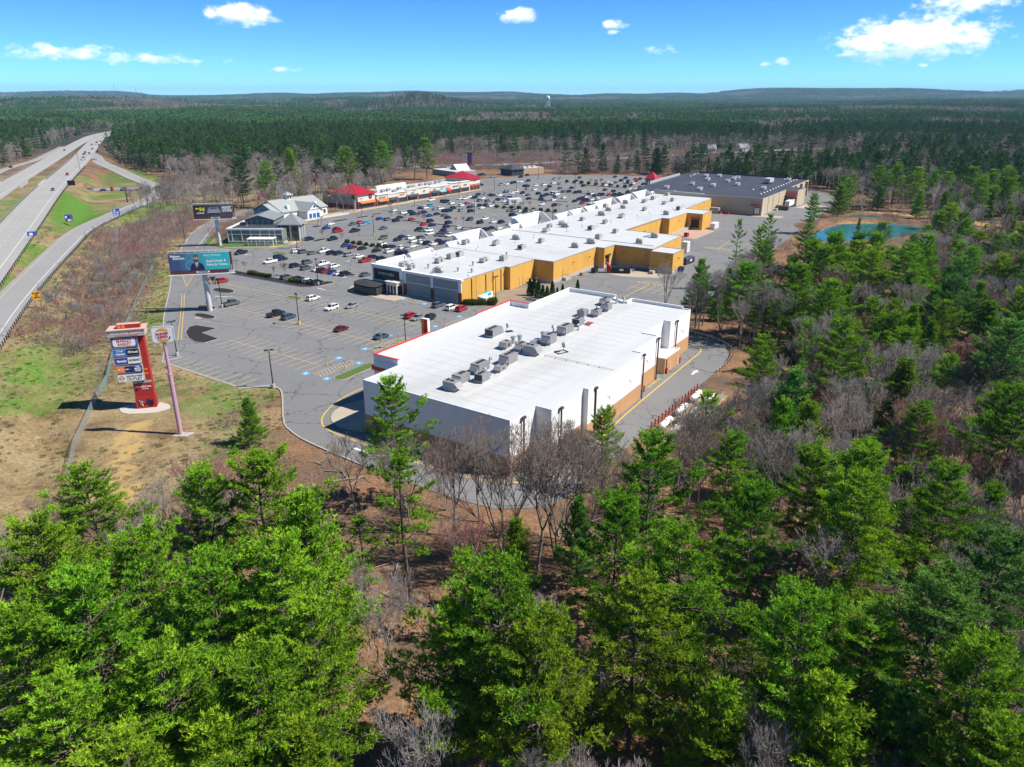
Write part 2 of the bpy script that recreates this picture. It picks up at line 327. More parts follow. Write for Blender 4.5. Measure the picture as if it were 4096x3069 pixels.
def ground_mat():
    m = bpy.data.materials.new('ground cover'); m.use_nodes = True; nt = m.node_tree; lk = nt.links.new
    b = nt.nodes['Principled BSDF']; b.inputs['Roughness'].default_value = 1; b.inputs['Specular IOR Level'].default_value = .1
    at = nd(nt, 'ShaderNodeAttribute', attribute_name='cover'); sp = nd(nt, 'ShaderNodeSeparateColor'); lk(at.outputs['Color'], sp.inputs[0])
    tc = nd(nt, 'ShaderNodeTexCoord'); P = tc.outputs['Object']
    def noise(sc_, det=6, rough=.6):
        n = nd(nt, 'ShaderNodeTexNoise'); n.inputs['Scale'].default_value = sc_; n.inputs['Detail'].default_value = det; n.inputs['Roughness'].default_value = rough; lk(P, n.inputs['Vector']); return n.outputs['Fac']
    def ramp(f, *st):
        r = nd(nt, 'ShaderNodeValToRGB'); lk(f, r.inputs[0]); e = r.color_ramp.elements
        while len(e) < len(st): e.new(.5)
        for q, (p_, c) in zip(e, st): q.position = p_; q.color = (*c, 1)
        return r.outputs[0]
    def mixc(f, a, c):
        x = nd(nt, 'ShaderNodeMix', data_type='RGBA'); lk(f, x.inputs[0]); lk(a, x.inputs[6]); lk(c, x.inputs[7]); return x.outputs[2]
    fine = noise(1.6, 8, .75); big = noise(.06, 5)
    dead = ramp(fine, (.25, (.12, .09, .055)), (.5, (.235, .19, .12)), (.75, (.37, .31, .20)))
    leaf = ramp(fine, (.25, (.09, .05, .03)), (.5, (.235, .13, .07)), (.66, (.37, .225, .125)), (.82, (.50, .36, .22)))
    leaf2 = ramp(fine, (.3, (.06, .042, .03)), (.6, (.16, .11, .075)), (.85, (.32, .23, .155)))
    grs = ramp(fine, (.25, (.04, .095, .012)), (.5, (.085, .185, .022)), (.8, (.19, .25, .065)))
    snd = ramp(fine, (.2, (.30, .19, .07)), (.6, (.44, .31, .13)), (.85, (.52, .40, .22)))
    mk = nd(nt, 'ShaderNodeMapRange'); lk(big, mk.inputs[0]); mk.inputs[1].default_value = .42; mk.inputs[2].default_value = .6
    lf = mixc(mk.outputs[0], leaf, leaf2)
    dd_ = ramp(noise(.09, 7, .65), (.36, (.10, .07, .04)), (.48, (.22, .155, .08)), (.6, (.30, .225, .12)), (.7, (.17, .13, .065)))
    dm = nd(nt, 'ShaderNodeMix', data_type='RGBA', blend_type='MULTIPLY'); dm.inputs[0].default_value = 1; lk(dead, dm.inputs[6]); sc2 = nd(nt, 'ShaderNodeMix', data_type='RGBA', blend_type='MULTIPLY'); sc2.inputs[0].default_value = 1; lk(dd_, sc2.inputs[6]); sc2.inputs[7].default_value = (4.6, 6.1, 9.4, 1); lk(sc2.outputs[2], dm.inputs[7]); dead = dm.outputs[2]
    c = mixc(sp.outputs[1], dead, lf)
    gf = mth(nt, 'ADD', sp.outputs[0], mth(nt, 'MULTIPLY', mth(nt, 'SUBTRACT', noise(.3, 9, .75), .5), 2.2)); gr = nd(nt, 'ShaderNodeMapRange'); lk(mth(nt, 'MULTIPLY', gf, mth(nt, 'GREATER_THAN', sp.outputs[0], .03)), gr.inputs[0]); gr.inputs[1].default_value = .28; gr.inputs[2].default_value = .95
    c = mixc(gr.outputs[0], c, grs)
    sf = mth(nt, 'ADD', sp.outputs[2], mth(nt, 'MULTIPLY', mth(nt, 'SUBTRACT', noise(.5, 6), .5), .8)); sr = nd(nt, 'ShaderNodeMapRange'); lk(mth(nt, 'MULTIPLY', sf, mth(nt, 'GREATER_THAN', sp.outputs[2], .02)), sr.inputs[0]); sr.inputs[1].default_value = .3; sr.inputs[2].default_value = .6
    c = mixc(sr.outputs[0], c, snd)
    # distant woods seen as a mass
    sx = nd(nt, 'ShaderNodeSeparateXYZ'); lk(P, sx.inputs[0])
    fm = nd(nt, 'ShaderNodeMapRange'); lk(sx.outputs[1], fm.inputs[0]); fm.inputs[1].default_value = 650; fm.inputs[2].default_value = 1000
    wood = ramp(noise(.012, 8, .7), (.35, (.02, .035, .018)), (.5, (.03, .05, .022)), (.56, (.075, .06, .05)), (.75, (.10, .08, .07)))
    c = mixc(fm.outputs[0], c, wood)
    lk(c, b.inputs['Base Color'])
    bp = nd(nt, 'ShaderNodeBump'); bp.inputs['Strength'].default_value = .6; bp.inputs['Distance'].default_value = .25; lk(noise(2.5, 6, .7), bp.inputs['Height']); lk(bp.outputs[0], b.inputs['Normal'])
    return m
me.materials.append(ground_mat())
struct(link('ground', me))

# ------------------------------------------------------------------ pavement
def asphalt(name, base, crack=1.0, patch=.16):
    m = bpy.data.materials.new(name); m.use_nodes = True; nt = m.node_tree; lk = nt.links.new
    b = nt.nodes['Principled BSDF']; b.inputs['Roughness'].default_value = .92; b.inputs['Specular IOR Level'].default_value = .25
    tc = nd(nt, 'ShaderNodeTexCoord'); P = tc.outputs['Object']
    n1 = nd(nt, 'ShaderNodeTexNoise'); n1.inputs['Scale'].default_value = .035; n1.inputs['Detail'].default_value = 6; n1.inputs['Roughness'].default_value = .6; lk(P, n1.inputs['Vector'])
    n2 = nd(nt, 'ShaderNodeTexNoise'); n2.inputs['Scale'].default_value = 3; n2.inputs['Detail'].default_value = 6; n2.inputs['Roughness'].default_value = .8; lk(P, n2.inputs['Vector'])
    f = mth(nt, 'ADD', mth(nt, 'ADD', 1.0, mth(nt, 'MULTIPLY', mth(nt, 'SUBTRACT', n1.outputs['Fac'], .5), 2.4 * patch)), mth(nt, 'MULTIPLY', mth(nt, 'SUBTRACT', n2.outputs['Fac'], .5), .35))
    wn = nd(nt, 'ShaderNodeTexNoise'); wn.inputs['Scale'].default_value = .35; wn.inputs['Detail'].default_value = 5; wn.inputs['Roughness'].default_value = .65; lk(P, wn.inputs['Vector'])
    wv = nd(nt, 'ShaderNodeVectorMath', operation='MULTIPLY_ADD'); lk(wn.outputs['Color'], wv.inputs[0]); wv.inputs[1].default_value = (5, 5, 0); lk(P, wv.inputs[2])
    tot = None
    for scl, wd, thr in ((.085, .15, .34), (.21, .10, .50)):
        vo = nd(nt, 'ShaderNodeTexVoronoi', feature='DISTANCE_TO_EDGE', voronoi_dimensions='2D'); vo.inputs['Scale'].default_value = scl; lk(wv.outputs[0], vo.inputs['Vector'])
        ln = mth(nt, 'SUBTRACT', 1.0, mth(nt, 'DIVIDE', vo.outputs['Distance'], wd * scl), clamp=True)
        mk = nd(nt, 'ShaderNodeTexNoise'); mk.inputs['Scale'].default_value = scl * .6; mk.inputs['Detail'].default_value = 2; lk(P, mk.inputs['Vector'])
        ln = mth(nt, 'MULTIPLY', mth(nt, 'MULTIPLY', ln, 1.6, clamp=True), mth(nt, 'MULTIPLY', mth(nt, 'SUBTRACT', mk.outputs['Fac'], thr), 9, clamp=True))
        tot = ln if tot is None else mth(nt, 'MAXIMUM', tot, ln)
    f = mth(nt, 'MULTIPLY', f, mth(nt, 'SUBTRACT', 1.0, mth(nt, 'MULTIPLY', tot, .6 * crack)))
    mx = nd(nt, 'ShaderNodeMix', data_type='RGBA', blend_type='MULTIPLY'); mx.inputs[0].default_value = 1; mx.inputs[6].default_value = (*base, 1); lk(f, mx.inputs[7])
    lk(mx.outputs[2], b.inputs['Base Color'])
    return m
M_lot = asphalt('lot asphalt', (.180, .179, .179), 1.0)
M_road = asphalt('road asphalt', (.27, .265, .26), .2, .1)
M_hwy = asphalt('highway pavement', (.32, .31, .295), .08, .1)
M_kerb = mat('kerb stone', (.36, .33, .30), .9, .15, 1)
M_ykerb = mat('yellow kerb', (.55, .38, .08), .8, .12, 1)
M_walk = mat('sidewalk concrete', (.40, .335, .26), .9, .12, .4, dirt=(.28, .22, .17))
M_mulch = mat('black mulch', (.022, .020, .020), 1, .5, 6, .6, 10)
M_turf = mat('island turf', (.075, .13, .02), 1, .5, 3, .6, 12, dirt=(.16, .15, .06), dscale=.9, damt=.6)
M_lineY = mat('worn yellow line', (.52, .40, .20), .8, .3, 1.5)
M_lineW = mat('white line', (.62, .62, .60), .8, .2, 1.5)
M_hc = mat('blue bay paint', (.09, .36, .62), .7, .2, 2)
def sheet(name, poly, z, m, parent=None):
    mb = MB(); mb.add([(x, y, z) for x, y in poly], [tuple(range(len(poly)))])
    me = mb.mesh(name, m)
    if me.polygons[0].normal.z < 0: me.flip_normals()
    return link(name, me, parent)
LOT = [W(*p) for p in [(91.5, 164), (99, 174.5), (113, 197.5), (134, 227.5), (149.5, 250.5)]] + [(-140, 310), (-150, 346), (-154.5, 372), (-155, 392), (-150, 425), (-142, 425), (-146.5, 392), (-146, 372), (-140.5, 344), (-132.5, 318), (-124, 310.5)] + \
      [W(*p) for p in [(200, 259), (212, 256), (220, 260), (226, 268), (240, 284), (247, 291), (256, 297), (270, 299), (284, 301.5), (301, 303), (331, 303), (420, 307), (432, 330), (470, 352), (505, 336), (534, 324), (541, 304), (559, 282), (568, 255), (566, 205), (548, 190),
                       (549, 124), (531, 106), (498, 93), (437, 88), (405, 85), (350, 83), (300, 80), (253, 76.5), (234, 74.5), (213, 73), (209, 82), (196, 86), (188, 79), (184.5, 67), (183.5, 60), (180, 55), (172, 51.5),
                       (160, 50.4), (120, 50.5), (95, 49.5), (86, 51.5), (81, 58), (80, 66), (80, 85), (81, 100), (82.5, 107), (85, 112), (94.5, 124), (96, 128), (94, 130.5), (91, 134)]]
lot = struct(sheet('parking_lot', LOT, .03, M_lot))
def band(name, pts, w, z, m, parent, closed_=False, dash=None):
    """thin ribbon along points (x, y) at height z"""
    mb = MB(); pts = [Vector((p[0], p[1], 0)) for p in pts]
    if closed_: pts.append(pts[0])
    for i in range(len(pts) - 1):
        a, b = pts[i], pts[i + 1]; d = b - a; L = d.length
        if L < 1e-6: continue
        d /= L; n = Vector((-d.y, d.x, 0)) * w / 2
        segs = [(0, L)] if not dash else [(k, min(k + dash[0], L)) for k in np.arange(0, L, dash[0] + dash[1])]
        for k0, k1 in segs:
            p, q = a + d * k0, a + d * k1
            mb.add([(v.x, v.y, z) for v in (p - n, q - n, q + n, p + n)], [(0, 1, 2, 3)])
    return mb
def paint(name, pts, w, m, z=.045, parent=None, **k): return band(name, pts, w, z, m, parent, **k).build(name, m, parent or lot)
def stall_row(s0, t0, t1, half=5.5, sides=(-1, 1), center=True, sp=2.85, m=None):
    mb = MB(); m = m or M_lineY
    def seg(a, b, w=.15):
        a, b = Vector((*W(*a), 0)), Vector((*W(*b), 0)); d = (b - a).normalized(); n = Vector((-d.y, d.x, 0)) * w / 2
        mb.add([(v.x, v.y, .045) for v in (a - n, b - n, b + n, a + n)], [(0, 1, 2, 3)])
    if center: seg((s0, t0), (s0, t1), .17)
    t = t0
    while t <= t1 + .01:
        for sd in sides: seg((s0 + sd * .12, t), (s0 + sd * half, t))
        t += sp
    return mb.build('stall_lines', m, lot)
for a in [(111.4, 130.2, 165), (132, 129.5, 196), (150, 132, 219)]: stall_row(*a)
stall_row(91.8, 135.5, 163, sides=(1,)); stall_row(168, 196, 237, 5.5, sides=(1, -1), center=False)
for s0, t0, t1 in [(187.6, 197, 243), (207, 206, 247), (228, 210, 243), (250.5, 207, 238), (270, 214, 258), (290.5, 213, 282), (312.5, 216, 284), (332, 218, 284), (354, 216, 284), (377, 216, 284), (397, 216, 284), (418, 216, 290),
                   (442, 214, 296), (463, 216, 296), (487, 214, 300), (508, 214, 300), (529, 214, 296)]: stall_row(s0, t0, t1)
stall_row(176, 131, 147, sides=(-1,), center=False)
for s0, t0, t1 in [(213, 84, 108), (310, 88, 110)]: stall_row(s0 + 11, t0 + 6, t1 - 4, sides=(-1, 1), sp=3.0)
stall_row(240, 76, 81, sides=(1, -1), center=False); stall_row(258, 79.5, 85, sides=(1, -1), center=False)
def hatch(s0, s1, t0, t1, sp=1.0):
    mb = MB()
    def seg(a, b, w=.14):
        a, b = Vector((*W(*a), 0)), Vector((*W(*b), 0)); d = (b - a).normalized(); n = Vector((-d.y, d.x, 0)) * w / 2
        mb.add([(v.x, v.y, .05) for v in (a - n, b - n, b + n, a + n)], [(0, 1, 2, 3)])
    for a, b in (((s0, t0), (s1, t0)), ((s1, t0), (s1, t1)), ((s1, t1), (s0, t1)), ((s0, t1), (s0, t0))): seg(a, b)
    k = s0
    while k < s1 - .6: seg((k, t0), (min(k + 1.4, s1), t1)); k += sp
    return mb.build('hatched_bay', M_lineY, lot)
for h in [(106.3, 118, 124.3, 127.3), (126.4, 139.2, 126.4, 128.9), (152.5, 163, 123.8, 127), (167.5, 173, 147.5, 154), (176.5, 181, 166, 171)]: hatch(*h)
def hc(s, t):
    o = sheet('blue_bay', [W(s - .85, t - .85), W(s + .85, t - .85), W(s + .85, t + .85), W(s - .85, t + .85)], .05, M_hc, lot)
    mb = MB(); x, y = W(s, t)
    mb.disc((x, y, .058), .42, 14, 'z', 0, .27); mb.tube([(x - .05, y + .1, .06), (x + .05, y + .62, .06)], .07, 4); mb.build('wheelchair_mark', M_lineW, o)
for p in [(105.5, 128.9), (105.9, 122.4), (117.5, 130.6), (117.6, 124), (126.2, 130.3), (138, 133), (151.5, 128), (163, 128.5), (168, 146), (168.8, 155.5), (180, 199), (179.6, 193), (200, 212), (171, 150)]: hc(*p)
# driveway lines
dl = [(106.6, 111.5), (101, 111.2), (96, 109.8), (91.5, 107.6), (88.6, 105), (87.1, 102), (86.4, 96), (86.2, 76), (87, 67), (89.5, 60.5), (94, 56.8), (101, 55.6), (112, 55.9), (126.5, 57.1), (160, 58.2), (170.5, 58.5), (173.8, 59.3), (175.8, 61.2), (176.2, 64), (175, 67)]
paint('drive_line', [W(*p) for p in catmull(dl, 5)], .28, M_yellow)
for off in (-.28, .28): paint('centre_line', [W(104 + off, 176 - off), W(115.5 + off, 192.7 - off), W(125.1 + off, 206.6 - off), W(133.6 + off, 219.4 - off)], .17, M_yellow)
gore = [(149.3, 243.6), (152.9, 242), (139.8, 226.8)]
paint('gore_outline', [W(*p) for p in gore], .16, M_yellow, closed_=True)
for k in np.arange(.08, .95, .09): paint('gore_bar', [W(139.8 + (149.3 - 139.8) * k, 226.8 + 16.8 * k), W(139.8 + 13.1 * k, 226.8 + 15.2 * k)], .16, M_lineY)
paint('stop_line', [W(137.5, 208), W(140.2, 203.2)], .45, M_lineW); paint('stop_line', [W(119, 191.5), W(121, 187)], .45, M_lineW)
paint('lane_line', [W(118, 188.5), W(120, 177), ], .15, M_yellow); paint('lane_line', [W(139.5, 205), W(143, 190)], .15, M_yellow)
paint('bay_edge_line', [W(91.6, 164), W(96.6, 163.4)], .22, M_lineW); paint('bay_edge_line', [W(91, 134), W(96.2, 129.8)], .2, M_lineW)
paint('drive_edge_line', [(-134, 312), (-142, 344), (-148.5, 370), (-149, 392)], .18, M_lineW); paint('drive_centre_line', [(-131, 318), (-138.5, 344), (-143, 366)], .2, M_yellow)
paint('stop_line', [W(163.5, 189), W(163, 184.5)], .4, M_lineW); paint('lane_line', [W(163, 184.2), W(163.6, 180.3)], .22, M_yellow)
def ell(s, t, a, b, n=18, rot=0): return [W(s + a * math.cos(q) * math.cos(rot) - b * math.sin(q) * math.sin(rot), t + a * math.cos(q) * math.sin(rot) + b * math.sin(q) * math.cos(rot)) for q in np.linspace(0, 2 * math.pi, n, endpoint=False)]
# hatched ovals at the end of the service-lot bays
for s, t, a, b in [(232.3, 98.2, 2.2, 5.6), (305, 101, 2.0, 5.8)]:
    e = ell(s, t, a, b, 24); paint('oval_outline', e, .2, M_yellow, closed_=True)
    for k in np.linspace(-.85, .85, 9): paint('oval_bar', [W(s - a * math.sqrt(1 - k * k) * .95, t + b * k), W(s + a * math.sqrt(1 - k * k) * .95, t + b * k + .6)], .2, M_lineY)
paint('service_line', [W(232, 98.3), W(209, 98.5)], .25, M_yellow); paint('service_line', [W(305, 101), W(320, 101.5)], .25, M_yellow)
# white arrow on the drive
def arrow(s, t, ang, k=1.0):
    P = [(-1.9, -.28), (.3, -.28), (.3, -.85), (1.9, 0), (.3, .85), (.3, .28), (-1.9, .28)]
    c, s_ = math.cos(ang), math.sin(ang)
    sheet('lane_arrow', [W(s + k * (x * c - y * s_), t + k * (x * s_ + y * c)) for x, y in P], .05, M_lineW, lot)
arrow(156.8, 54.4, 0, .95); arrow(84, 89.6, -math.pi / 2, 1.0); arrow(186, 255, 2.2, .8)
# lettering helper: real letter outlines turned into a mesh
def lettering(name, txt, size, m, parent, loc, rot=(0, 0, 0), ext=.01, align='CENTER', bold=0.0, shear=0.0, sx=1.0, spacing=1.0):
    cu = bpy.data.curves.new('txt', 'FONT'); cu.body = txt; cu.size = size; cu.extrude = ext; cu.offset = bold; cu.shear = shear; cu.align_x = align; cu.align_y = 'CENTER'; cu.space_character = spacing
    cu.space_line = .85; cu.resolution_u = 3
    o = bpy.data.objects.new('txt', cu); COL.objects.link(o); me = bpy.data.meshes.new_from_object(o); bpy.data.objects.remove(o); bpy.data.curves.remove(cu)
    me.materials.clear(); me.materials.append(m); r = link(name, me, parent, loc); r.rotation_euler = rot; r.scale = (sx, 1, 1); return r
for txt, s, t in (('NO', 142.6, 59.4), ('PARKING', 146.2, 59.5)):
    x, y = W(s, t); lettering('pavement_lettering', txt, 1.1, M_yellow, lot, (x, y, .05), (0, 0, FR), .002, bold=.02)

def island(name, poly, bed, kerb=M_kerb, w=.25, h=.16):
    mb = MB(); mb.prism(poly, 0, h, 0)
    o = struct(mb.build(name, kerb)); c = np.mean(poly, 0)
    inner = [(c[0] + (x - c[0]) * (1 - w / max(1.2, math.hypot(x - c[0], y - c[1]))), c[1] + (y - c[1]) * (1 - w / max(1.2, math.hypot(x - c[0], y - c[1])))) for x, y in poly]
    sheet('planting_bed', inner, h + .012, bed, o); return o
def stp(*p): return [W(*q) for q in p]
island('kerb_island', stp((107.4, 121.6), (118, 122), (119.4, 121.3), (119.4, 119.7), (118.6, 119), (108, 118.5), (106.8, 119), (106.5, 120.6)), M_turf)
island('kerb_island', stp((114.6, 184.6), (116.2, 177), (111.4, 176.8), (110.3, 168), (106.2, 168.2), (105.2, 171), (106.2, 175.5), (109, 181), (112.5, 184.5)), M_mulch)
island('kerb_island', stp((160.4, 240), (160.6, 214), (161.2, 194), (163, 191.4), (166, 190), (171.5, 189.6), (172.6, 191), (171.8, 193), (167, 194.6), (165.6, 199), (164.6, 222), (164.4, 240)), M_mulch)
for s, t, a, b, bed in [(150.5, 185.3, 1.6, 3.4, M_turf), (195.5, 246.5, 1.8, 4.6, M_turf), (183.5, 194, 1.6, 2.6, M_mulch), (127.5, 198, 2.2, 3.6, M_mulch), (121.6, 190.5, 1.8, 4.6, M_mulch), (143.6, 212, 2.4, 5, M_mulch),
                        (249.6, 284.4, 3, 2.2, M_mulch), (225.5, 255.5, 4, 2, M_mulch), (269.2, 288.5, 6, 2, M_mulch), (284.2, 287.4, 5, 1.9, M_mulch), (295.8, 288.4, 4, 1.7, M_mulch), (332, 292.4, 4, 1.5, M_mulch), (206, 249, 2.2, 1.3, M_mulch),
                        (352, 288, 3, 1.3, M_mulch), (373, 288, 3, 1.4, M_mulch)]:
    island('kerb_island', ell(s, t, a, b, 16), bed)
for s, t0, t1 in [(228.2, 217, 243), (288.3, 214, 264), (356.5, 213, 258), (482, 228, 264), (396.8, 226, 258), (440, 214, 250)]:
    island('planted_strip', stp((s - .9, t0), (s + .9, t0), (s + .9, t1), (s - .9, t1)), M_mulch)
def walk(name, poly, m=M_walk, h=.15, kerb=None):
    mb = MB(); mb.prism(poly, 0, h, 0, 1); return struct(mb.build(name, [kerb or M_kerb, m]))
walk('cinema_sidewalk', stp((99, 101.6), (152, 102.6), (152, 107.5), (149, 108), (104, 107.5), (99, 106)))
walk('cinema_corner_pad', stp(*[(97 + 8.2 * math.cos(q), 99.5 + 8.2 * math.sin(q)) for q in np.linspace(R(40), R(215), 16)], (91.1, 95.2), (100.3, 95.2), (100.3, 101)), M_walk, .14)
walk('popovers_sidewalk', stp((174.8, 136), (174.8, 172), (178, 178), (176, 181), (172, 181.5), (168.4, 179.4), (166, 175.5), (165.2, 171), (165.2, 166), (164.4, 163), (165, 156.5), (169.5, 155.8), (172.3, 150), (173, 136)), M_walk, .15, M_ykerb)
walk('mall_sidewalk', stp((176, 172.5), (450, 176), (450, 191), (215, 190), (190, 186), (178, 178)))
walk('shop_sidewalk', stp((284, 302.5), (301, 304.2), (331, 304.2), (420, 308.2), (424, 313.5), (420, 316), (300, 312), (262, 309), (256, 302)), M_walk, .15, M_ykerb)
walk('restaurant_sidewalk', [(-123, 311), *stp((201, 259.6), (211.5, 257), (219, 261), (225, 268.6), (239, 284.4), (246.5, 291.8), (256, 298.4), (257, 304), (244, 303), (222, 279), (212, 270))], M_walk, .15, M_ykerb)
walk('restaurant_lawn', [(-130, 317.5), (-124, 312), (-104, 313.5), (-97, 317.8), (-97, 321), (-130, 321)], M_turf, .17)
walk('verge_lawn', [(-134, 319), (-131.2, 318), (-137, 344), (-141, 362), (-142, 356)], M_turf, .16)
walk('service_pad', stp((241, 99.5), (252, 97.5), (253.2, 103), (249, 108), (238, 121), (236, 112)), M_walk, .06, M_walk)
walk('loading_pad', stp((321, 117), (347, 117), (349, 124), (348, 131), (323, 130)), mat('pinkish concrete', (.42, .29, .22), .9, .12, .4), .06, M_walk)
walk('market_loading_pad', stp((405, 102), (411, 102), (411, 112), (402, 118)), M_walk, .06, M_walk)
walk('compactor_pad', stp((449, 92), (466, 92), (468, 104), (449, 106)), M_walk, .06, M_walk)
walk('patio_ground', stp((178, 124), (206, 122), (212, 126), (198, 134.5), (175.5, 135.5), (175.4, 130)), mat('trodden earth', (.26, .20, .14), 1, .25, .5, .4, 6), .05, M_walk)
def kerb_run(pts, w=.32, h=.17, m=None):
    mb = MB()
    for i in range(len(pts) - 1):
        a, b = Vector(pts[i][:2]), Vector(pts[i + 1][:2]); u = (b - a).normalized(); n = Vector((u.y, -u.x)) * w / 2
        mb.prism([tuple(a - n - u * .02), tuple(b - n + u * .02), tuple(b + n + u * .02), tuple(a + n - u * .02)], -.1, h + .002 * (i % 2))
    return struct(mb.build('kerb', m or M_kerb))
kerb_run([W(*p) for p in catmull([(99, 174.5), (113, 197.5), (134, 227.5), (149.5, 250.5)], 4)] + [(-140, 310), (-150, 346), (-154.5, 372)])
kerb_run([W(*p) for p in catmull([(96.3, 130), (96, 128), (94.5, 124), (85, 112), (82.5, 107), (81, 100), (80, 85)], 5)])
kerb_run([W(*p) for p in [(91.3, 134), (91.6, 164), (99, 174.5)]], .25, .06)
# ------------------------------------------------------------------ roads
def ribbon(name, P, w, m, dz=0.0):
    mb = MB(); vs = []
    for i, p in enumerate(P):
        d = P[min(i + 1, len(P) - 1)] - P[max(i - 1, 0)]; n = np.array([-d[1], d[0]]) / math.hypot(d[0], d[1]) * w / 2
        vs += [(p[0] + n[0], p[1] + n[1], p[2] + dz), (p[0] - n[0], p[1] - n[1], p[2] + dz)]
    mb.add(vs, [(2 * i + 1, 2 * i + 3, 2 * i + 2, 2 * i) for i in range(len(P) - 1)]); return struct(mb.build(name, m))
def offs(P, o, dz=.02):
    out = []
    for i, p in enumerate(P):
        d = P[min(i + 1, len(P) - 1)] - P[max(i - 1, 0)]; n = np.array([-d[1], d[0]]) / math.hypot(d[0], d[1])
        out.append((p[0] + n[0] * o, p[1] + n[1] * o, p[2] + dz))
    return np.array(out)
def stripe(P, o, w, m, parent, dash=None):
    """painted stripe following a road at lateral offset o"""
    Q = offs(P, o); mb = MB(); acc = 0.0
    for i in range(len(Q) - 1):
        a, b = Vector(Q[i]), Vector(Q[i + 1]); d = b - a; L = d.length; u = d / L; n = Vector((-u.y, u.x, 0)) * w / 2
        if not dash: segs = [(0, L)]
        else:
            segs = []; k = -(acc % (dash[0] + dash[1]))
            while k < L: 
                if k + dash[0] > 0: segs.append((max(0, k), min(L, k + dash[0])))
                k += dash[0] + dash[1]
            acc += L
        for k0, k1 in segs:
            p, q = a + u * k0, a + u * k1; mb.add([tuple(v) for v in (p - n, q - n, q + n, p + n)], [(0, 1, 2, 3)])
    return mb.build('road_marking', m, parent)
for nm, P, w, mk in [('highway', HWY1, 16.5, 1), ('highway', HWY2, 15, 1), ('ramp', RAMP, 10.5, 0), ('ramp', EXIT, 11, 0), ('ramp', RAMP3, 7.5, 0)]:
    o = ribbon(nm, P, w, M_hwy if mk else M_road)
    stripe(P, w / 2 - (2.6 if mk else 1.6), .2, M_lineY, o); stripe(P, -w / 2 + (3.2 if mk else 2.0), .22, M_lineW, o)
    if mk: stripe(P, .3, .18, M_lineW, o, (3, 9))
o = ribbon('cross_road', CROSS, 14, M_road); 
for k in (-.2, .2): stripe(CROSS, k, .15, M_yellow, o)
for k in (-6, 6): stripe(CROSS, k, .15, M_lineW, o)
struct(sheet('junction', [(-262, 566), (-250, 528), (-243, 505), (-228, 500), (-226, 520), (-212, 548), (-222, 566), (-245, 560)], .13, M_road))
# two overpasses where the highway crosses the road below
def bridge(P, w, label):
    i = int(np.argmin([polydist(np.array([q[0]]), np.array([q[1]]), CROSS)[0][0] for q in P])); c = P[i]; d = P[i + 1] - P[i - 1]; rz = math.atan2(d[1], d[0])
    t = thing('overpass_bridge', label, 'bridge', (c[0], c[1], 0), rz); hw = w / 2 + .3
    z = c[2]
    MB().box(-17, 17, -hw, hw, z - 1.5, z - .04).build('deck', M_conc, t)
    for s in (-1, 1):
        MB().box(-19, 19, s * hw - .25, s * hw + .25, z - 1.52, z + .9).build('parapet', M_conc, t)
        MB().box(s * 12.2 - .7, s * 12.2 + .7, -hw + .3, hw - .3, -.3, z - 1.51).build('abutment', M_conc, t)
        for k in range(-3, 4): MB().box(-12, 12, k * w / 7 - .2, k * w / 7 + .2, z - 2.3, z - 1.505).build('girder', mat('rusty girder', (.10, .045, .035), .8), t) if s == 1 else None
    for s in (-1, 1):
        mb = MB(); mb.tube([(-19, s * hw, z + 1.25), (19, s * hw, z + 1.25)], .06, 5); [mb.tube([(k, s * hw, z + .9), (k, s * hw, z + 1.25)], .05, 4) for k in range(-18, 19, 3)]; mb.build('railing', M_steel, t)
bridge(HWY1, 16.5, 'nearer concrete highway overpass crossing above the side road')
bridge(HWY2, 15, 'farther concrete highway overpass left of the other bridge')
# ponds
def water():
    m = bpy.data.materials.new('pond water'); m.use_nodes = True; nt = m.node_tree; b = nt.nodes['Principled BSDF']
    b.inputs['Base Color'].default_value = (.022, .15, .175, 1); b.inputs['Roughness'].default_value = .07; b.inputs['Specular IOR Level'].default_value = .5
    n = nd(nt, 'ShaderNodeTexNoise'); n.inputs['Scale'].default_value = .9; n.inputs['Detail'].default_value = 4; bp = nd(nt, 'ShaderNodeBump'); bp.inputs['Strength'].default_value = .12
    tc = nd(nt, 'ShaderNodeTexCoord'); nt.links.new(tc.outputs['Object'], n.inputs['Vector']); nt.links.new(n.outputs['Fac'], bp.inputs['Height']); nt.links.new(bp.outputs[0], b.inputs['Normal']); return m
M_water = water()
for P in (POND, POND2):
    Q = catmull([(*p, 0) for p in P] + [(*P[0], 0)], 5)[:-1]; c = Q[:, :2].mean(0)
    struct(sheet('pond', [tuple(c + (q[:2] - c) * 1.1) for q in Q], -.42, M_water))
# ------------------------------------------------------------------ buildings
M_wwall = mat('white stucco', (.74, .74, .745), .85, .05, .5, dirt=(.55, .54, .52), dscale=.15, damt=.3, stretch=(1, 1, .15))
M_tan = mat('tan stucco', (.48, .27, .14), .85, .08, .6, dirt=(.35, .2, .11), dscale=.2)
M_roofw = mat('white membrane', (.53, .535, .53), .55, .05, .25, dirt=(.37, .365, .35), dscale=.07, damt=.75, stretch=(.18, 1, 1))
M_roofm = mat('white mall membrane', (.53, .535, .53), .55, .05, .25, dirt=(.37, .365, .35), dscale=.06, damt=.6)
M_ywall = mat('ochre stucco', (.60, .335, .07), .9, .1, .5, .15, 6, dirt=(.40, .20, .035), dscale=.22, damt=.6, stretch=(1, 1, .18))
M_beige = mat('beige precast', (.46, .39, .28), .9, .1, .4, dirt=(.33, .27, .19), dscale=.2, damt=.4, stretch=(1, 1, .2))
M_roofk = mat('dark membrane', (.045, .05, .066), .7, .25, .15, dirt=(.11, .115, .13), dscale=.12, damt=.4)
M_rtu = mat('unit casing', (.27, .265, .275), .55, .08, 1.2, metal=.15)
M_rtuw = mat('pale unit casing', (.50, .50, .49), .55, .08, 1.2)
M_coil = mat('coil fins', (.05, .05, .055), .7, .3, 12)
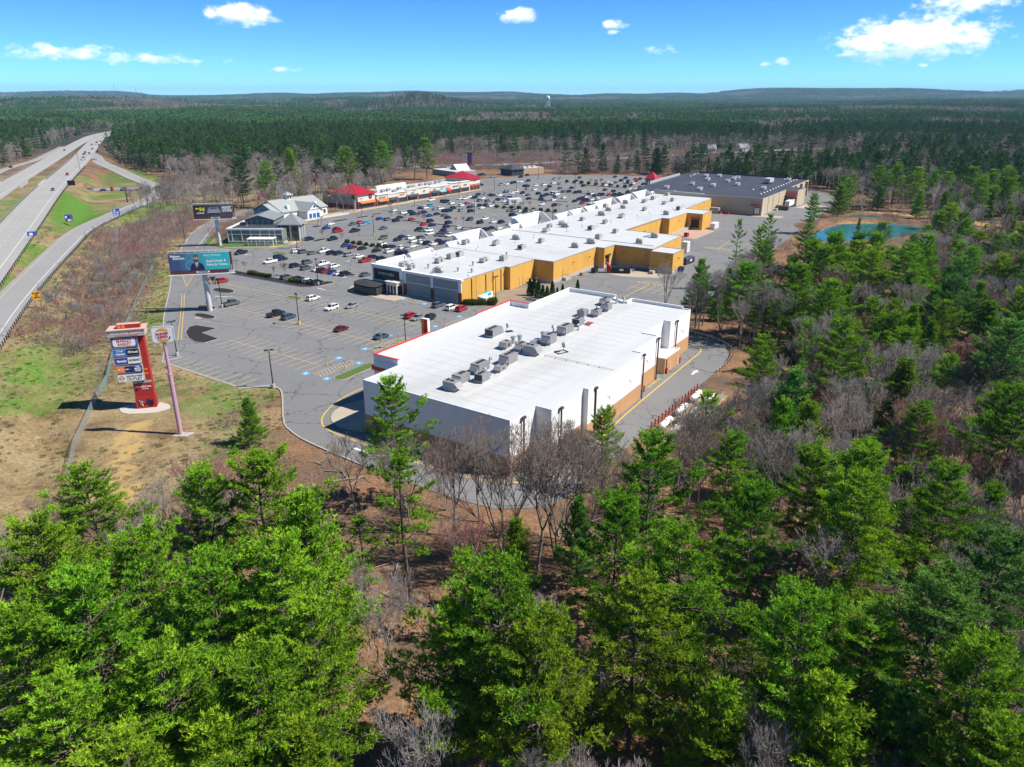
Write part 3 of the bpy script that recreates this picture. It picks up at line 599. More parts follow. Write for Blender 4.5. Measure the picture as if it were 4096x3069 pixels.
M_redroof = mat('red standing seam', (.42, .015, .03), .38, .06, .4, spec=.5)
M_redtrim = mat('red coping', (.60, .045, .03), .45, .06, 1)
M_brick = mat('red brick', (.22, .045, .035), .85, .15, 2)
M_obrick = mat('orange brick', (.40, .12, .05), .85, .15, 2)
M_greyp = mat('grey wall panel', (.27, .28, .275), .8, .07, .7)
M_cream = mat('cream stucco', (.62, .56, .47), .85, .06, .6, dirt=(.48, .42, .34), dscale=.2, damt=.3)
M_wtrim = mat('white trim', (.72, .72, .70), .6, .04, 1)
M_glass = glass('dark glazing')
M_metalroof = mat('grey metal roof', (.25, .265, .27), .5, .06, .4, metal=.2)
M_shingle = mat('grey shingles', (.30, .32, .31), .9, .12, 3, .3, 6)
M_green = mat('sage panel', (.16, .19, .16), .8, .08, .6)
M_dock = mat('dock door', (.70, .70, .69), .6, .06, 1)
M_iron = mat('iron railing', (.40, .28, .14), .6)

def bld(name, label, s, t, cat='building', rz=FR): return thing(name, label, cat, (*W(s, t), 0), rz)
def wallprism(root, poly, o, z0, z1, mw, mr, name='wall'):
    return MB().prism([(a - o[0], b - o[1]) for a, b in poly], z0, z1, 0, 1).build(name, [mw, mr], root)
def bx(root, name, m, s0, s1, t0, t1, z0, z1, o, top=None):
    return MB().box(s0 - o[0], s1 - o[0], t0 - o[1], t1 - o[1], z0, z1, 0, 1 if top else None).build(name, [m, top] if top else m, root)
def pipe(root, name, pts, r, m, o, n=6): return MB().tube([(a - o[0], b - o[1], z) for a, b, z in pts], r, n).build(name, m, root)

# --- cinema
o = (91, 62)
cin = bld('cinema_building', 'large white cinema with flat roof and tan base nearest the camera', *o)
FP = [(91, 95.2), (100.5, 95.2), (100.5, 101.6), (151, 102.4), (151, 96.6), (172, 97), (172, 62.2), (159.3, 62.2), (159.3, 64), (147.7, 64), (147.7, 60.4), (135, 60.2), (135, 58.3), (110.4, 57.7), (110.4, 58.8), (98.6, 58.4), (98.6, 61.6), (91, 61.8)]
wallprism(cin, FP, o, 0, 10.25, M_wwall, M_roofw)
def facade_band(root, pts, o, z0, z1, d, m, name):
    """thin cladding proud of the wall along an open run of points (outside on the right-hand side)"""
    mb = MB()
    for i in range(len(pts) - 1):
        a, b = Vector(pts[i]), Vector(pts[i + 1]); u = (b - a).normalized(); n = Vector((u.y, -u.x)) * d
        e0 = u * (d if i else 0); e1 = u * d
        q = [a - u * d * .98, b + u * d * .98, b + u * d * .98 + n, a - u * d * .98 + n]
        mb.prism([(v.x - o[0], v.y - o[1]) for v in q], z0, z1)
    return mb.build(name, m, root)
run = FP[12:18] + [FP[0]]                                       # right-hand faces then the near end
runs = [[(172, 62.2), (159.3, 62.2)][::-1], [(147.7, 60.4), (135, 60.2)][::-1], [(135, 58.3), (110.4, 57.7)][::-1], [(110.4, 58.8), (98.6, 58.4)][::-1], [(98.6, 61.6), (91, 61.8)][::-1]]
for q in runs: facade_band(cin, q, o, 0, 3.55 if q[0][0] > 130 else 3.4, .05, M_tan, 'base_band')
facade_band(cin, [(91, 95.2), (91, 61.8)], o, 0, 3.4, .05, M_tan, 'base_band')
facade_band(cin, [(98.6, 61.6), (98.6, 58.4)], o, 0, 3.4, .05, M_tan, 'base_band'); facade_band(cin, [(135.0, 58.3), (147.7, 58.31)], o, 0, 0, 0, M_tan, 'base_band') if 0 else None
MB().box(172 - 91 + .0, 172 - 91 + .05, .3, 34.5, 0, 3.5).build('base_band', M_tan, cin)
# low edging round the roof and the raised parapets
def edging(root, pts, o, z0, z1, w, m, name='parapet'):
    mb = MB()
    for i in range(len(pts) - 1):
        a, b = Vector(pts[i]), Vector(pts[i + 1]); u = (b - a).normalized(); n = Vector((u.y, -u.x)) * w / 2
        q = [a - u * w / 2 - n, b + u * w / 2 - n, b + u * w / 2 + n, a - u * w / 2 + n]
        mb.prism([(v.x - o[0], v.y - o[1]) for v in q], z0 + .003 * (i % 2), z1 + .004 * (i % 2))
    return mb.build(name, m, root)
M_edge = mat('pale blue flashing', (.55, .60, .62), .5, .05, 1)
edging(cin, [(172, 62.35), (159.45, 62.35), (159.45, 64.15), (147.55, 64.15), (147.55, 60.55), (134.85, 60.35), (134.85, 58.45), (110.55, 57.85), (110.55, 58.95), (98.75, 58.55), (98.75, 61.75), (91.15, 61.95), (91.15, 95.05), (100.4, 95.05)], o, 10.2, 10.42, .28, M_edge, 'roof_edging')
edging(cin, [(100.75, 95.2), (100.75, 101.4), (119, 101.6)], o, 10.2, 11.5, .35, M_wwall); edging(cin, [(100.75, 95.2), (100.75, 101.4), (119, 101.6)], o, 11.5, 11.62, .5, M_redtrim, 'coping')
edging(cin, [(119.2, 101.7), (136, 101.9)], o, 10.2, 11.1, .35, M_wwall)
edging(cin, [(136.2, 102), (150.8, 102.2), (150.8, 96.7)], o, 10.2, 11.5, .35, M_wwall); edging(cin, [(136.2, 102), (150.8, 102.2), (150.8, 96.7)], o, 11.5, 11.62, .5, M_redtrim, 'coping')
edging(cin, [(151.2, 96.8), (171.8, 96.9), (171.8, 83)], o, 10.2, 11.25, .35, M_wwall); edging(cin, [(171.8, 83), (170.4, 82.9), (168.6, 79), (170.6, 78)], o, 10.2, 10.7, .3, M_wwall)
edging(cin, [(168.8, 78.2), (171.8, 78.2), (171.8, 64.4)], o, 10.2, 11.0, .35, M_wwall); edging(cin, [(171.8, 64.2), (171.8, 62.4)], o, 10.2, 10.5, .3, M_wwall)
MB().box(9.46, 9.5, 33.3, 39.5, 8.1, 9.0).build('red_stripe', M_redtrim, cin)
MB().box(9.5, 60, 39.7, 40.3, 8.1, 9.0).build('red_stripe', M_redtrim, cin)
bx(cin, 'roof_seam_strip', mat('grey walkway membrane', (.52, .51, .49), .7, .12, .4), 95, 166, 74.3, 75.3, 10.25, 10.275, o)
M_seam = mat('membrane seam', (.42, .42, .41), .6, .2, .5)
for k in range(1, 25): bx(cin, 'roof_seam', M_seam, 91 + k * 3.2, 91.1 + k * 3.2, 64.5, 94.8, 10.25, 10.262, o)
# blade sign
fin = MB(); fin.prism([(27.2, 40.1), (27.2, 41.9), (27.9, 41.9), (27.9, 40.1)], 8.6, 14.4); fin.build('blade_sign', mat('blade white', (.72, .72, .7), .5), cin)
for k, (z0, z1, c) in enumerate([(8.7, 14.3, (.62, .05, .03))]): MB().box(27.14, 27.2, 40.13, 41.25, z0, z1).build('blade_face', mat('blade red', c, .4), cin)
MB().box(27.14, 27.2, 41.25, 41.85, 8.7, 14.3).build('blade_stripe', mat('blade orange', (.75, .26, .04), .4), cin)
for k, ch in enumerate('CINEMA'): lettering('blade_letter', ch, .8, mat('dark maroon', (.10, .01, .01), .5), cin, (27.13, 40.6, 13.8 - k * .92), (math.pi / 2, 0, -math.pi / 2), .01, bold=.02)
for s, t in [(113.2, 57.75), (135.3, 58.2), (147.4, 60.2), (162.6, 62.0), (94.5, 61.5), (101.5, 58.3)]:
    pipe(cin, 'downspout', [(s, t - .18, .1), (s, t - .18, 9.6)], .16, mat('brown pipe', (.07, .05, .05), .5), o); bx(cin, 'scupper_head', mat('brown pipe', (.07, .05, .05)), s - .45, s + .45, t - .42, t + .02, 9.6, 10.0, o)
for s, t in [(104, 58.2), (118, 57.6), (128, 57.9), (141, 60.1), (166, 62.0)]:
    mb = MB(); mb.tube([(s - o[0], t - o[1] - .05, 6.4), (s - o[0], t - o[1] - .5, 6.5), (s - o[0], t - o[1] - .55, 6.1)], .07, 5); mb.build('wall_lamp', M_black, cin)
bx(cin, 'annex', M_tan, 151.6, 160.6, 59.8, 63.9, 0, 3.7, o, M_roofw); edging(cin, [(151.7, 63.6), (151.7, 59.95), (160.5, 59.95), (160.5, 62.1)], o, 3.68, 3.92, .25, M_wtrim, 'annex_edging')
for s in (154.2, 158.6): bx(cin, 'door', mat('tan door', (.52, .34, .20), .6), s, s + 1.1, 59.74, 59.8, .15, 2.3, o)
pipe(cin, 'downspout', [(152.4, 59.7, .1), (152.4, 59.7, 3.5)], .1, mat('brown pipe', (.07, .05, .05)), o)
mb = MB(); 
for k in range(6): mb.box(31 + 0, 31.15, 12 - k * 2.5 + .0, 12.15 - k * 2.5, 10.26, 10.5)
mb.tube([(31, 12.1, 10.5), (31, -3.6, 10.5)], .05, 4); mb.build('gas_pipe', mat('yellow pipe', (.45, .38, .2), .6), cin)

# --- rooftop units
def rtu(s, t, z, L, Wd, Hh, rz, label, style, group, mcase=None, sub=True):
    c = mcase or M_rtu
    u = thing('rooftop_unit', label, 'air conditioner', (*W(s, t), z), FR + rz, group)
    MB().box(-L / 2 + .1, L / 2 - .1, -Wd / 2 + .1, Wd / 2 - .1, 0, .34).build('curb', M_rtuw, u)
    mb = MB(); mb.box(-L / 2, L / 2, -Wd / 2, Wd / 2, .34, Hh)
    for k in range(1, 3): mb.box(-L / 2 + L * k / 3 - .02, -L / 2 + L * k / 3 + .02, -Wd / 2 - .02, Wd / 2 + .02, .4, Hh - .03)
    mb.build('casing', c, u)
    if style in 'ab':
        for k in range(2 if style == 'a' else 3):
            x = L / 2 - .55 - k * .95; mb = MB(); mb.tube([(x, 0, Hh), (x, 0, Hh + .14)], .38, 12, caps=False); mb.disc((x, 0, Hh + .06), .36, 12); mb.build('fan', M_coil, u)
        MB().box(L / 2, L / 2 + .03, -Wd / 2 + .15, Wd / 2 - .15, .5, Hh - .15).build('coil', M_coil, u)
        mb = MB(); mb.add([(-L / 2 - .8, -Wd / 2 + .15, .75), (-L / 2 - .8, Wd / 2 - .15, .75), (-L / 2, Wd / 2 - .15, .75), (-L / 2, -Wd / 2 + .15, .75), (-L / 2, -Wd / 2 + .15, Hh - .1), (-L / 2, Wd / 2 - .15, Hh - .1)],
                          [(0, 1, 2, 3), (0, 4, 5, 1), (0, 3, 4), (1, 5, 2)]); mb.build('intake_hood', c, u)
    else:
        mb = MB(); mb.add([(-L / 2 - .6, -Wd / 2 + .1, .7), (-L / 2 - .6, Wd / 2 - .1, .7), (-L / 2, Wd / 2 - .1, .7), (-L / 2, -Wd / 2 + .1, .7), (-L / 2, -Wd / 2 + .1, Hh - .05), (-L / 2, Wd / 2 - .1, Hh - .05)],
                          [(0, 1, 2, 3), (0, 4, 5, 1), (0, 3, 4), (1, 5, 2)]); mb.build('intake_hood', c, u)
        MB().box(-.35, .35, -Wd / 2 - .03, -Wd / 2, .6, Hh - .3).build('coil', M_coil, u); mb = MB(); mb.tube([(L / 4, 0, Hh), (L / 4, 0, Hh + .12)], .4, 12); mb.build('fan', M_coil, u)
    return u
CU = [(96.9, 78.6, 2.6, 2.0, 1.7, 'a'), (100.6, 79.3, 2.9, 2.1, 1.8, 'a'), (103.3, 76.4, 2.5, 1.9, 1.75, 'a'), (107.4, 79.9, 3.4, 2.1, 1.9, 'b'), (109.7, 76.7, 2.2, 1.5, 1.2, 'c'), (114.4, 78, 3.3, 2.3, 2.0, 'b'), (121.6, 77.1, 2.7, 2.3, 2.0, 'a'),
      (122.6, 80.3, 2.2, 1.8, 1.6, 'a'), (121.8, 83.8, 2.2, 1.8, 1.5, 'c'), (129.6, 77.8, 2.7, 2.3, 2.1, 'a'), (138, 78.6, 3.6, 2.3, 1.9, 'b'), (144.8, 79.1, 2.4, 2.0, 1.8, 'a'), (152.2, 82, 2.2, 2, 1.7, 'c'), (154.4, 79.4, 2.2, 1.9, 1.6, 'a'), (160.1, 79.6, 2.2, 2, 1.9, 'a'), (164.6, 82.4, 2.2, 2, 1.7, 'a'), (127.5, 90.9, 3.8, 2.2, 1.9, 'b')]
for i, (s, t, L, Wd, Hh, stl) in enumerate(CU):
    lab = 'grey rooftop unit standing apart on the open left side of the cinema roof' if i == 16 else 'grey rooftop unit, %s from the near end of the cinema roof line' % ordn(i)
    rtu(s, t, 10.25, L, Wd, Hh, random.choice((0, 0, math.pi / 2, math.pi)), lab, stl, 'rooftop units on the cinema')
def vent(s, t, z, r, h, label, cap=True):
    v = thing('roof_vent', label, 'vent', (*W(s, t), z), 0, 'roof vents'); MB().tube([(0, 0, 0), (0, 0, h)], r, 10).build('stack', M_steel, v)
    if cap: MB().tube([(0, 0, h + .05), (0, 0, h + .35)], [r * 1.45, r * 1.3], 10).build('cap', M_steel, v)
    return v
for i, (s, t) in enumerate([(125.1, 84.1), (126.6, 83.4), (131.5, 80.5)]): vent(s, t, 10.25, .42, 1.3, ['round steel roof vent left of the capped pair on the cinema', 'round steel roof vent right of its twin on the cinema', 'single steel roof vent beside a big unit on the cinema'][i])
def gooseneck(s, t, z, rz, label):
    v = thing('gooseneck_vent', label, 'vent', (*W(s, t), z), rz, 'gooseneck vents')
    MB().tube([(0, 0, 0), (0, 0, 1.1), (.12, 0, 1.4), (.4, 0, 1.5), (.62, 0, 1.35), (.68, 0, 1.05)], .2, 8).build('pipe', M_steel, v); MB().box(-.35, .35, -.35, .35, 0, .15).build('flashing', M_rtuw, v)
for i, (s, t, r) in enumerate([(167.2, 80.4, 1), (168.5, 78.9, 2), (141.6, 77.2, 4), (136.8, 81, 2), (111.2, 80.4, 1), (106.2, 77.6, 3.5), (157.0, 80.8, .4)]): gooseneck(s, t, 10.25, r, 'curved steel vent pipe, %s from the near end on the cinema roof' % ordn([5, 6, 3, 2, 1, 0, 4][i]))
def dish(s, t, z, rz, label, frame):
    d = thing('satellite_dish', label, 'antenna', (*W(s, t), z), rz)
    mb = MB()
    if frame:
        for a, b in (((-1.2, -.8), (1.2, -.8)), ((1.2, -.8), (1.2, .8)), ((1.2, .8), (-1.2, .8)), ((-1.2, .8), (-1.2, -.8))): mb.box(min(a[0], b[0]) - .07, max(a[0], b[0]) + .07, min(a[1], b[1]) - .07, max(a[1], b[1]) + .07, .02, .16)
    else: mb.box(-.8, .8, -.5, .5, .02, .14)
    mb.build('mount', M_black, d); MB().tube([(.7, 0, .1), (.7, 0, 1.4)], .06, 6).build('mast', M_steel, d)
    mb = MB(); n = 14; vs = [(.7, 0, 1.5)]
    for r, q in ((.35, .05), (.6, .16)):
        for k in range(n): a = 2 * math.pi * k / n; vs.append((.7 - q, r * math.cos(a), 1.5 + r * math.sin(a)))
    fs = [(0, 1 + k, 1 + (k + 1) % n) for k in range(n)] + [(1 + k, 1 + n + k, 1 + n + (k + 1) % n, 1 + (k + 1) % n) for k in range(n)]; mb.add(vs, fs, 0, True); mb.build('reflector', M_rtuw, d)
    MB().tube([(.7, 0, 1.0), (-.2, 0, 1.25), (-.3, 0, 1.5)], .035, 4).build('feed_arm', M_steel, d)
dish(131.9, 89.7, 10.25, 3.6, 'small satellite dish on the left half of the cinema roof', False); dish(126, 72.6, 10.25, .6, 'satellite dish on a black frame right of the grey roof seam', True)
h_ = thing('roof_hatch', 'small red roof hatch beside the cinema rooftop units', 'hatch', (*W(146.9, 77.3), 10.25), FR); MB().box(-.8, .8, -.6, .6, 0, .3).build('hatch_curb', M_rtuw, h_); MB().box(-.9, .9, -.7, .7, .3, .42).build('lid', mat('red lid', (.35, .05, .06)), h_)
h_ = thing('roof_hatch', 'flat grey roof hatch between two vents on the cinema', 'hatch', (*W(128.2, 80.4), 10.25), FR); MB().box(-.9, .9, -.7, .7, 0, .4).build('hatch_curb', M_rtuw, h_); MB().box(-1, 1, -.8, .8, .4, .55).build('lid', M_steel, h_)

# --- long mall block
o = (174, 136)
mall = bld('mall_building', 'long white roofed mall block with ochre rear walls and restaurant end', *o, cat='shopping mall')
MP = [(174, 136), (197.6, 136), (197.6, 134), (213, 134.2), (213, 126.6), (244.3, 126.8), (244.3, 123.4), (252.4, 123.2), (252.4, 107.6), (284.8, 109.6), (284.8, 134.6), (323.6, 134.8), (323.6, 131), (345.5, 131), (345.5, 123.2), (359, 123.8), (359, 137), (403, 139.8), (406.8, 142), (406.8, 174.5), (174, 172.4)]
MH = 7.55
wallprism(mall, MP, o, 0, MH, M_ywall, M_roofm)
bx(mall, 'rear_block', M_ywall, 249.6, 260, 98.6, 107.55, 0, MH - .3, o, M_roofm)
M_ycap = mat('grey coping', (.30, .29, .27), .6)
edging(mall, [(174.1, 136.1), (197.5, 136.1), (197.5, 134.1), (212.9, 134.3), (212.9, 126.7), (244.2, 126.9), (244.2, 123.5), (252.3, 123.3), (252.3, 107.7), (284.7, 109.7), (284.7, 134.5), (323.5, 134.7), (323.5, 131.1), (345.4, 131.1), (345.4, 123.3), (358.9, 123.9), (358.9, 137.1), (403, 139.9), (406.6, 142)], o, MH - .12, MH + .14, .26, M_ycap, 'coping')
edging(mall, [(249.7, 107.4), (249.7, 98.7), (259.9, 98.7), (259.9, 107.4)], o, MH - .42, MH - .14, .26, M_ycap, 'coping')
# concrete base along the loading side
for a, b in (((213, 126.6), (244.3, 126.8)), ((252.4, 123.2), (252.4, 107.6)), ((213, 134.2), (213, 126.6)), ((244.3, 123.4), (252.4, 123.2)), ((244.3, 126.8), (244.3, 123.4)), ((249.6, 107.5), (249.6, 98.6)), ((249.6, 98.6), (260, 98.6))):
    facade_band(mall, [a, b], o, 0, 1.15, .06, M_conc, 'concrete_base')
# doors, dock doors and stairs at the back
def door(root, o, s0, s1, t0, t1, z1, m, nm='door'): return bx(root, nm, m, s0, s1, t0, t1, .2, z1, o)
M_yd = mat('ochre door', (.52, .33, .12), .6)
for s in (181.5, 203.2, 205.4, 219.5): door(mall, o, s, s + 1.05, (135.92 if s < 197 else 134.0 if s < 212 else 126.5), (136.0 if s < 197 else 134.2 if s < 212 else 126.6), 2.9 if s < 212 else 4.0, M_yd)
for s in (179, 186.5, 190.5, 195): pipe(mall, 'downspout', [(s, 135.85, .2), (s, 135.85, 7.2)], .12, mat('brown pipe', (.07, .05, .05)), o)
bx(mall, 'dock_door', M_black, 245.5, 248.3, 123.3, 123.36, 1.2, 4.4, o); bx(mall, 'dock_seal', mat('dock rubber', (.02, .02, .02), .7), 245.1, 248.7, 122.8, 123.32, 4.4, 4.9, o)
bx(mall, 'dock_door', M_dock, 345.42, 345.5, 125.2, 128.4, 1.2, 4.4, o); bx(mall, 'dock_seal', mat('dock rubber', (.02, .02, .02)), 345.38, 345.49, 124.8, 128.8, .9, 4.8, o)
bx(mall, 'dock_awning', M_redroof, 344.4, 345.5, 124.6, 129, 5.0, 5.5, o)
bx(mall, 'dock_door', M_black, 303, 305.6, 134.7, 134.8, 1.2, 4.4, o)
def stair(root, s, t, ds, dt, o, label=None):
    mb = MB(); mb.box(s - o[0], s + ds * .45 - o[0], t - o[1], t + dt - o[1], 0, 1.1)
    for k in range(5): mb.box(s + ds * (.45 + .11 * k) - o[0], s + ds * (.56 + .11 * k) - o[0], t - o[1], t + dt - o[1], 0, 1.1 - .2 * (k + 1))
    st_ = mb.build('steps', M_conc, root)
    mb = MB()
    for tt in (t, t + dt):
        mb.tube([(s - o[0], tt - o[1], 2.1), (s + ds * .45 - o[0], tt - o[1], 2.1), (s + ds - o[0], tt - o[1], 1.0)], .05, 5); 
        for k in (0, .45, .7, 1): mb.tube([(s + ds * k - o[0], tt - o[1], 0), (s + ds * k - o[0], tt - o[1], 2.1 if k <= .45 else 2.1 - (k - .45) * 2)], .04, 4)
    mb.build('handrail', M_iron, st_)
stair(mall, 219, 125.1, 4.5, 1.4, o); stair(mall, 207.5, 131.4, 5, 2.4, o); stair(mall, 246, 103.6, 3.4, 1.4, o) if 0 else stair(mall, 245.2, 104, 4.2, 1.6, o)
mb = MB(); mb.add([(324 - o[0], 128.8 - o[1], 0), (345 - o[0], 128.8 - o[1], 1.2), (345 - o[0], 130.9 - o[1], 1.2), (324 - o[0], 130.9 - o[1], 0), (345 - o[0], 128.8 - o[1], 0), (345 - o[0], 130.9 - o[1], 0)], [(0, 1, 2, 3), (0, 4, 1), (3, 2, 5), (1, 4, 5, 2)]); rp = mb.build('ramp', M_conc, mall)
mb = MB(); [mb.tube([(324 - o[0], 128.8 - o[1], .5 + z), (345 - o[0], 128.8 - o[1], 1.7 + z)], .05, 4) for z in (0, .5)]; [mb.tube([(324 + 3 * k - o[0], 128.8 - o[1], 0), (324 + 3 * k - o[0], 128.8 - o[1], 1.0 + .17 * k)], .05, 4) for k in range(8)]; mb.build('handrail', M_iron, rp)
for s, t, f in [(190, 135.9, 0), (226, 126.55, 0), (238, 126.55, 0), (252.35, 110, 1), (252.35, 119, 1), (270, 108.5, 0), (295, 134.7, 0), (335, 130.9, 0), (254, 98.55, 0), (370, 137.6, 0)]:
    mb = MB(); a, b = s - o[0], t - o[1]; dx, dy = (0, -1) if not f else (-1, 0); mb.tube([(a, b, 5.2), (a + dx * .5, b + dy * .5, 5.3), (a + dx * .6, b + dy * .6, 4.9)], .09, 5); mb.tube([(a + dx * .1 + .5 * abs(dy), b + dy * .1 + .5 * abs(dx), 5.0), (a + dx * .6 + .5 * abs(dy), b + dy * .6 + .5 * abs(dx), 5.1)], .09, 5); mb.build('wall_lamp', M_black, mall)
# shopfront parapets rise above the roof on the parking side (seen from behind)
def parapet_tower(s0, s1, t, zt, depth):
    mb = MB(); a, b, c = s0 - o[0], s1 - o[0], t - o[1]
    mb.box(a, b, c - .4, c, 5.2, zt)
    for q in (a, b - .35):
        mb.add([(q, c - .4, MH - .3), (q, c - .4 - depth, MH - .3), (q, c - .4 - depth * .25, zt), (q, c - .4, zt), (q + .35, c - .4, MH - .3), (q + .35, c - .4 - depth, MH - .3), (q + .35, c - .4 - depth * .25, zt), (q + .35, c - .4, zt)],
               [(3, 2, 1, 0), (4, 5, 6, 7), (0, 1, 5, 4), (1, 2, 6, 5), (2, 3, 7, 6), (3, 0, 4, 7)])
    mb.box(a - .2, b + .2, c - .55, c + .35, zt, zt + .3); mb.build('parapet', M_wwall, mall)
    MB().box(a, b, c - .001, c + .9, 0, 5.2).build('shopfront', M_cream, mall)
    n = max(2, int((b - a) / 4)); 
    for k in range(n): MB().box(a + (b - a) * (k + .12) / n, a + (b - a) * (k + .88) / n, c + .9, c + .95, .3, 3.6).build('shop_window', M_glass, mall)
for q in [(176, 190, 173.6, 8.3, 1.2), (191.5, 204, 172.9, 8.6, 1.5), (215, 222, 175, 8.4, 1.4), (223, 241, 178.2, 10.0, 4.0), (242, 257, 173.2, 8.5, 1.2), (258, 266, 175.5, 9.0, 2), (267, 290, 180.5, 10.8, 6.5), (295, 307, 175.5, 9.0, 2.2), (309, 321, 175.8, 9.0, 2.4), (323, 335, 175.5, 9.2, 2.5),
          (337, 358, 178, 9.8, 3.6), (362, 380, 177.5, 9.6, 3.2), (384, 402, 178.5, 9.8, 3.4), (403, 406.4, 176, 8.6, 1.2)]: parapet_tower(*q)
bx(mall, 'roof_divider', mat('roof seam', (.45, .45, .44), .7), 258, 258.5, 110, 174, MH, MH + .18, o); bx(mall, 'roof_divider', mat('roof seam', (.45, .45, .44)), 213.2, 213.5, 127, 173, MH, MH + .1, o)
for k in range(1, 38): bx(mall, 'roof_seam', M_seam, 174 + k * 6.2, 174.12 + k * 6.2, 139.9 if k < 37 else 143, 172, MH, MH + .012, o)
# restaurant end facade: grey panels, white trim, brick piers
for t0, t1 in ((136.6, 147.0), (148.2, 158.4)):
    for z0, z1 in ((.9, 4.1), (4.3, 7.0)): bx(mall, 'wall_panel', M_greyp, 173.88, 174, t0, t1, z0, z1, o)
for t0 in (136, 147.05, 158.45): bx(mall, 'pilaster', M_wtrim, 173.72, 174, t0, t0 + 1.1, 3.6, 7.1, o); bx(mall, 'brick_pier', M_brick, 173.68, 174, t0 - .05, t0 + 1.15, 0, 3.6, o)
bx(mall, 'trim_band', M_wtrim, 173.8, 174, 136, 159.5, 4.1, 4.3, o); bx(mall, 'trim_band', M_wtrim, 173.8, 174, 136, 159.5, 7.0, 7.2, o); bx(mall, 'base_course', M_conc, 173.8, 174, 136, 159.5, 0, .88, o)
bx(mall, 'cornice', M_wtrim, 173.5, 174.6, 135.7, 159.4, 7.2, 7.8, o); bx(mall, 'cornice', M_wtrim, 173.2, 174.8, 159.6, 173.2, 7.9, 8.5, o)
bx(mall, 'sign_wall', M_wtrim, 173.5, 174.6, 159.6, 173, 0, 7.9, o)
sg = bx(mall, 'sign_board', mat('sign black', (.012, .012, .014), .5), 173.4, 173.5, 161, 172.2, 3.6, 7.2, o)
lettering('sign_lettering', 'POPOVERS', 1.25, M_white, mall, (-.64, 30.6, 5.7), (math.pi / 2, 0, -math.pi / 2), .02, spacing=1.15)
lettering('sign_lettering', 'ON THE SQUARE', .42, mat('sign grey', (.3, .3, .3)), mall, (-.64, 30.6, 4.6), (math.pi / 2, 0, -math.pi / 2), .02, spacing=1.2)
bx(mall, 'vestibule', M_cream, 170.6, 173.45, 159.8, 164.4, 3.1, 4.0, o); bx(mall, 'vestibule_cornice', M_cream, 170.3, 173.45, 159.5, 164.7, 4.0, 4.35, o)
for t0 in (159.8, 161.2, 162.6, 163.9): bx(mall, 'vestibule_post', M_wtrim, 170.65, 170.9, t0, t0 + .3, 0, 3.1, o)
bx(mall, 'vestibule_glass', M_glass, 170.8, 173.4, 160, 164.2, .1, 3.08, o)
# black enclosed patio
pt = bld('patio_tent', 'black enclosed patio tent below the black restaurant sign', 170, 170)
PP = [(166.4, 174.6), (165.6, 170), (165.6, 166.8), (166.6, 165), (173.2, 165), (173.2, 176.2), (171.5, 177.2), (168.6, 176.8)]
PL = [(a - 170, b - 170) for a, b in PP]
mb = MB(); n = len(PL); cx, cy = np.mean(PL, 0); mb.add([(*p, 3.0) for p in PL] + [(cx, cy, 3.7)], [((i + 1) % n, i, n) for i in range(n)]); mb.build('tent_roof', mat('black canvas', (.035, .036, .038), .8, .2, 1), pt)
for i in range(n):
    a, b = Vector(PL[i]), Vector(PL[(i + 1) % n]); L = (b - a).length; k = max(1, round(L / 1.6))
    for j in range(k):
        p, q = a.lerp(b, j / k), a.lerp(b, (j + 1) / k)
        MB().tube([(p.x, p.y, 0), (p.x, p.y, 3.0)], .08, 4).build('tent_post', M_black, pt)
        d = (q - p) * .06; MB().add([(p.x + d.x, p.y + d.y, 1.0), (q.x - d.x, q.y - d.y, 1.0), (q.x - d.x, q.y - d.y, 2.6), (p.x + d.x, p.y + d.y, 2.6)], [(0, 1, 2, 3), (3, 2, 1, 0)][:1]).build('tent_window', mat('mesh window', (.05, .05, .055), .4), pt)
        MB().add([(p.x, p.y, 0.15), (q.x, q.y, .15), (q.x, q.y, .95), (p.x, p.y, .95)], [(0, 1, 2, 3)]).build('tent_panel', mat('black canvas', (.02, .02, .02)), pt)
# mall rooftop units
def mrtu(lst, z, root_label, group, size=(2.6, 1.9, 1.7)):
    pos = sorted([ST(*px(c, x, y, z + .6)) for c, x, y in lst])
    for i, (s, t) in enumerate(pos):
        k = .85 + .3 * random.random()
        rtu(s, t, z, size[0] * k, size[1] * k, size[2] * (.9 + .2 * random.random()), random.choice((0, 0, math.pi, math.pi / 2)), root_label % ordn(i), random.choice('ccca'), group, mat('weathered casing', (.36, .35, .335), .6, .1, 1.2))
mrtu([('C', *q) for q in [(570, 1015), (830, 1025), (1005, 975), (1050, 1060), (1220, 1005), (1265, 910), (1292, 880), (1395, 850), (1425, 870), (1575, 815), (1510, 1045), (1650, 1010), (1715, 970), (1650, 895), (1860, 920), (1770, 840), (1740, 770), (1800, 730), (1775, 700), (1915, 790), (1925, 710), (1945, 670), (2110, 730), (2110, 660), (2185, 635), (2065, 1010), (2195, 960), (515, 1120), (440, 1140), (340, 1175), (725, 1170), (895, 1155), (35, 1210), (100, 1230), (335, 1255)]] +
     [('D', *q) for q in [(340, 675), (410, 650), (365, 600), (425, 583), (355, 765), (465, 725)]], MH, 'grey rooftop unit on the long mall roof, %s from the restaurant end', 'rooftop units on the mall')
for i, (x, y) in enumerate([(245, 1235), (500, 1265), (630, 1215), (290, 1280), (620, 1275), (920, 1130)]):
    s, t = ST(*px('C', x, y, MH)); vent(s, t, MH, .3, 1.0, 'small steel roof vent, %s from the left on the restaurant roof' % ordn(i))
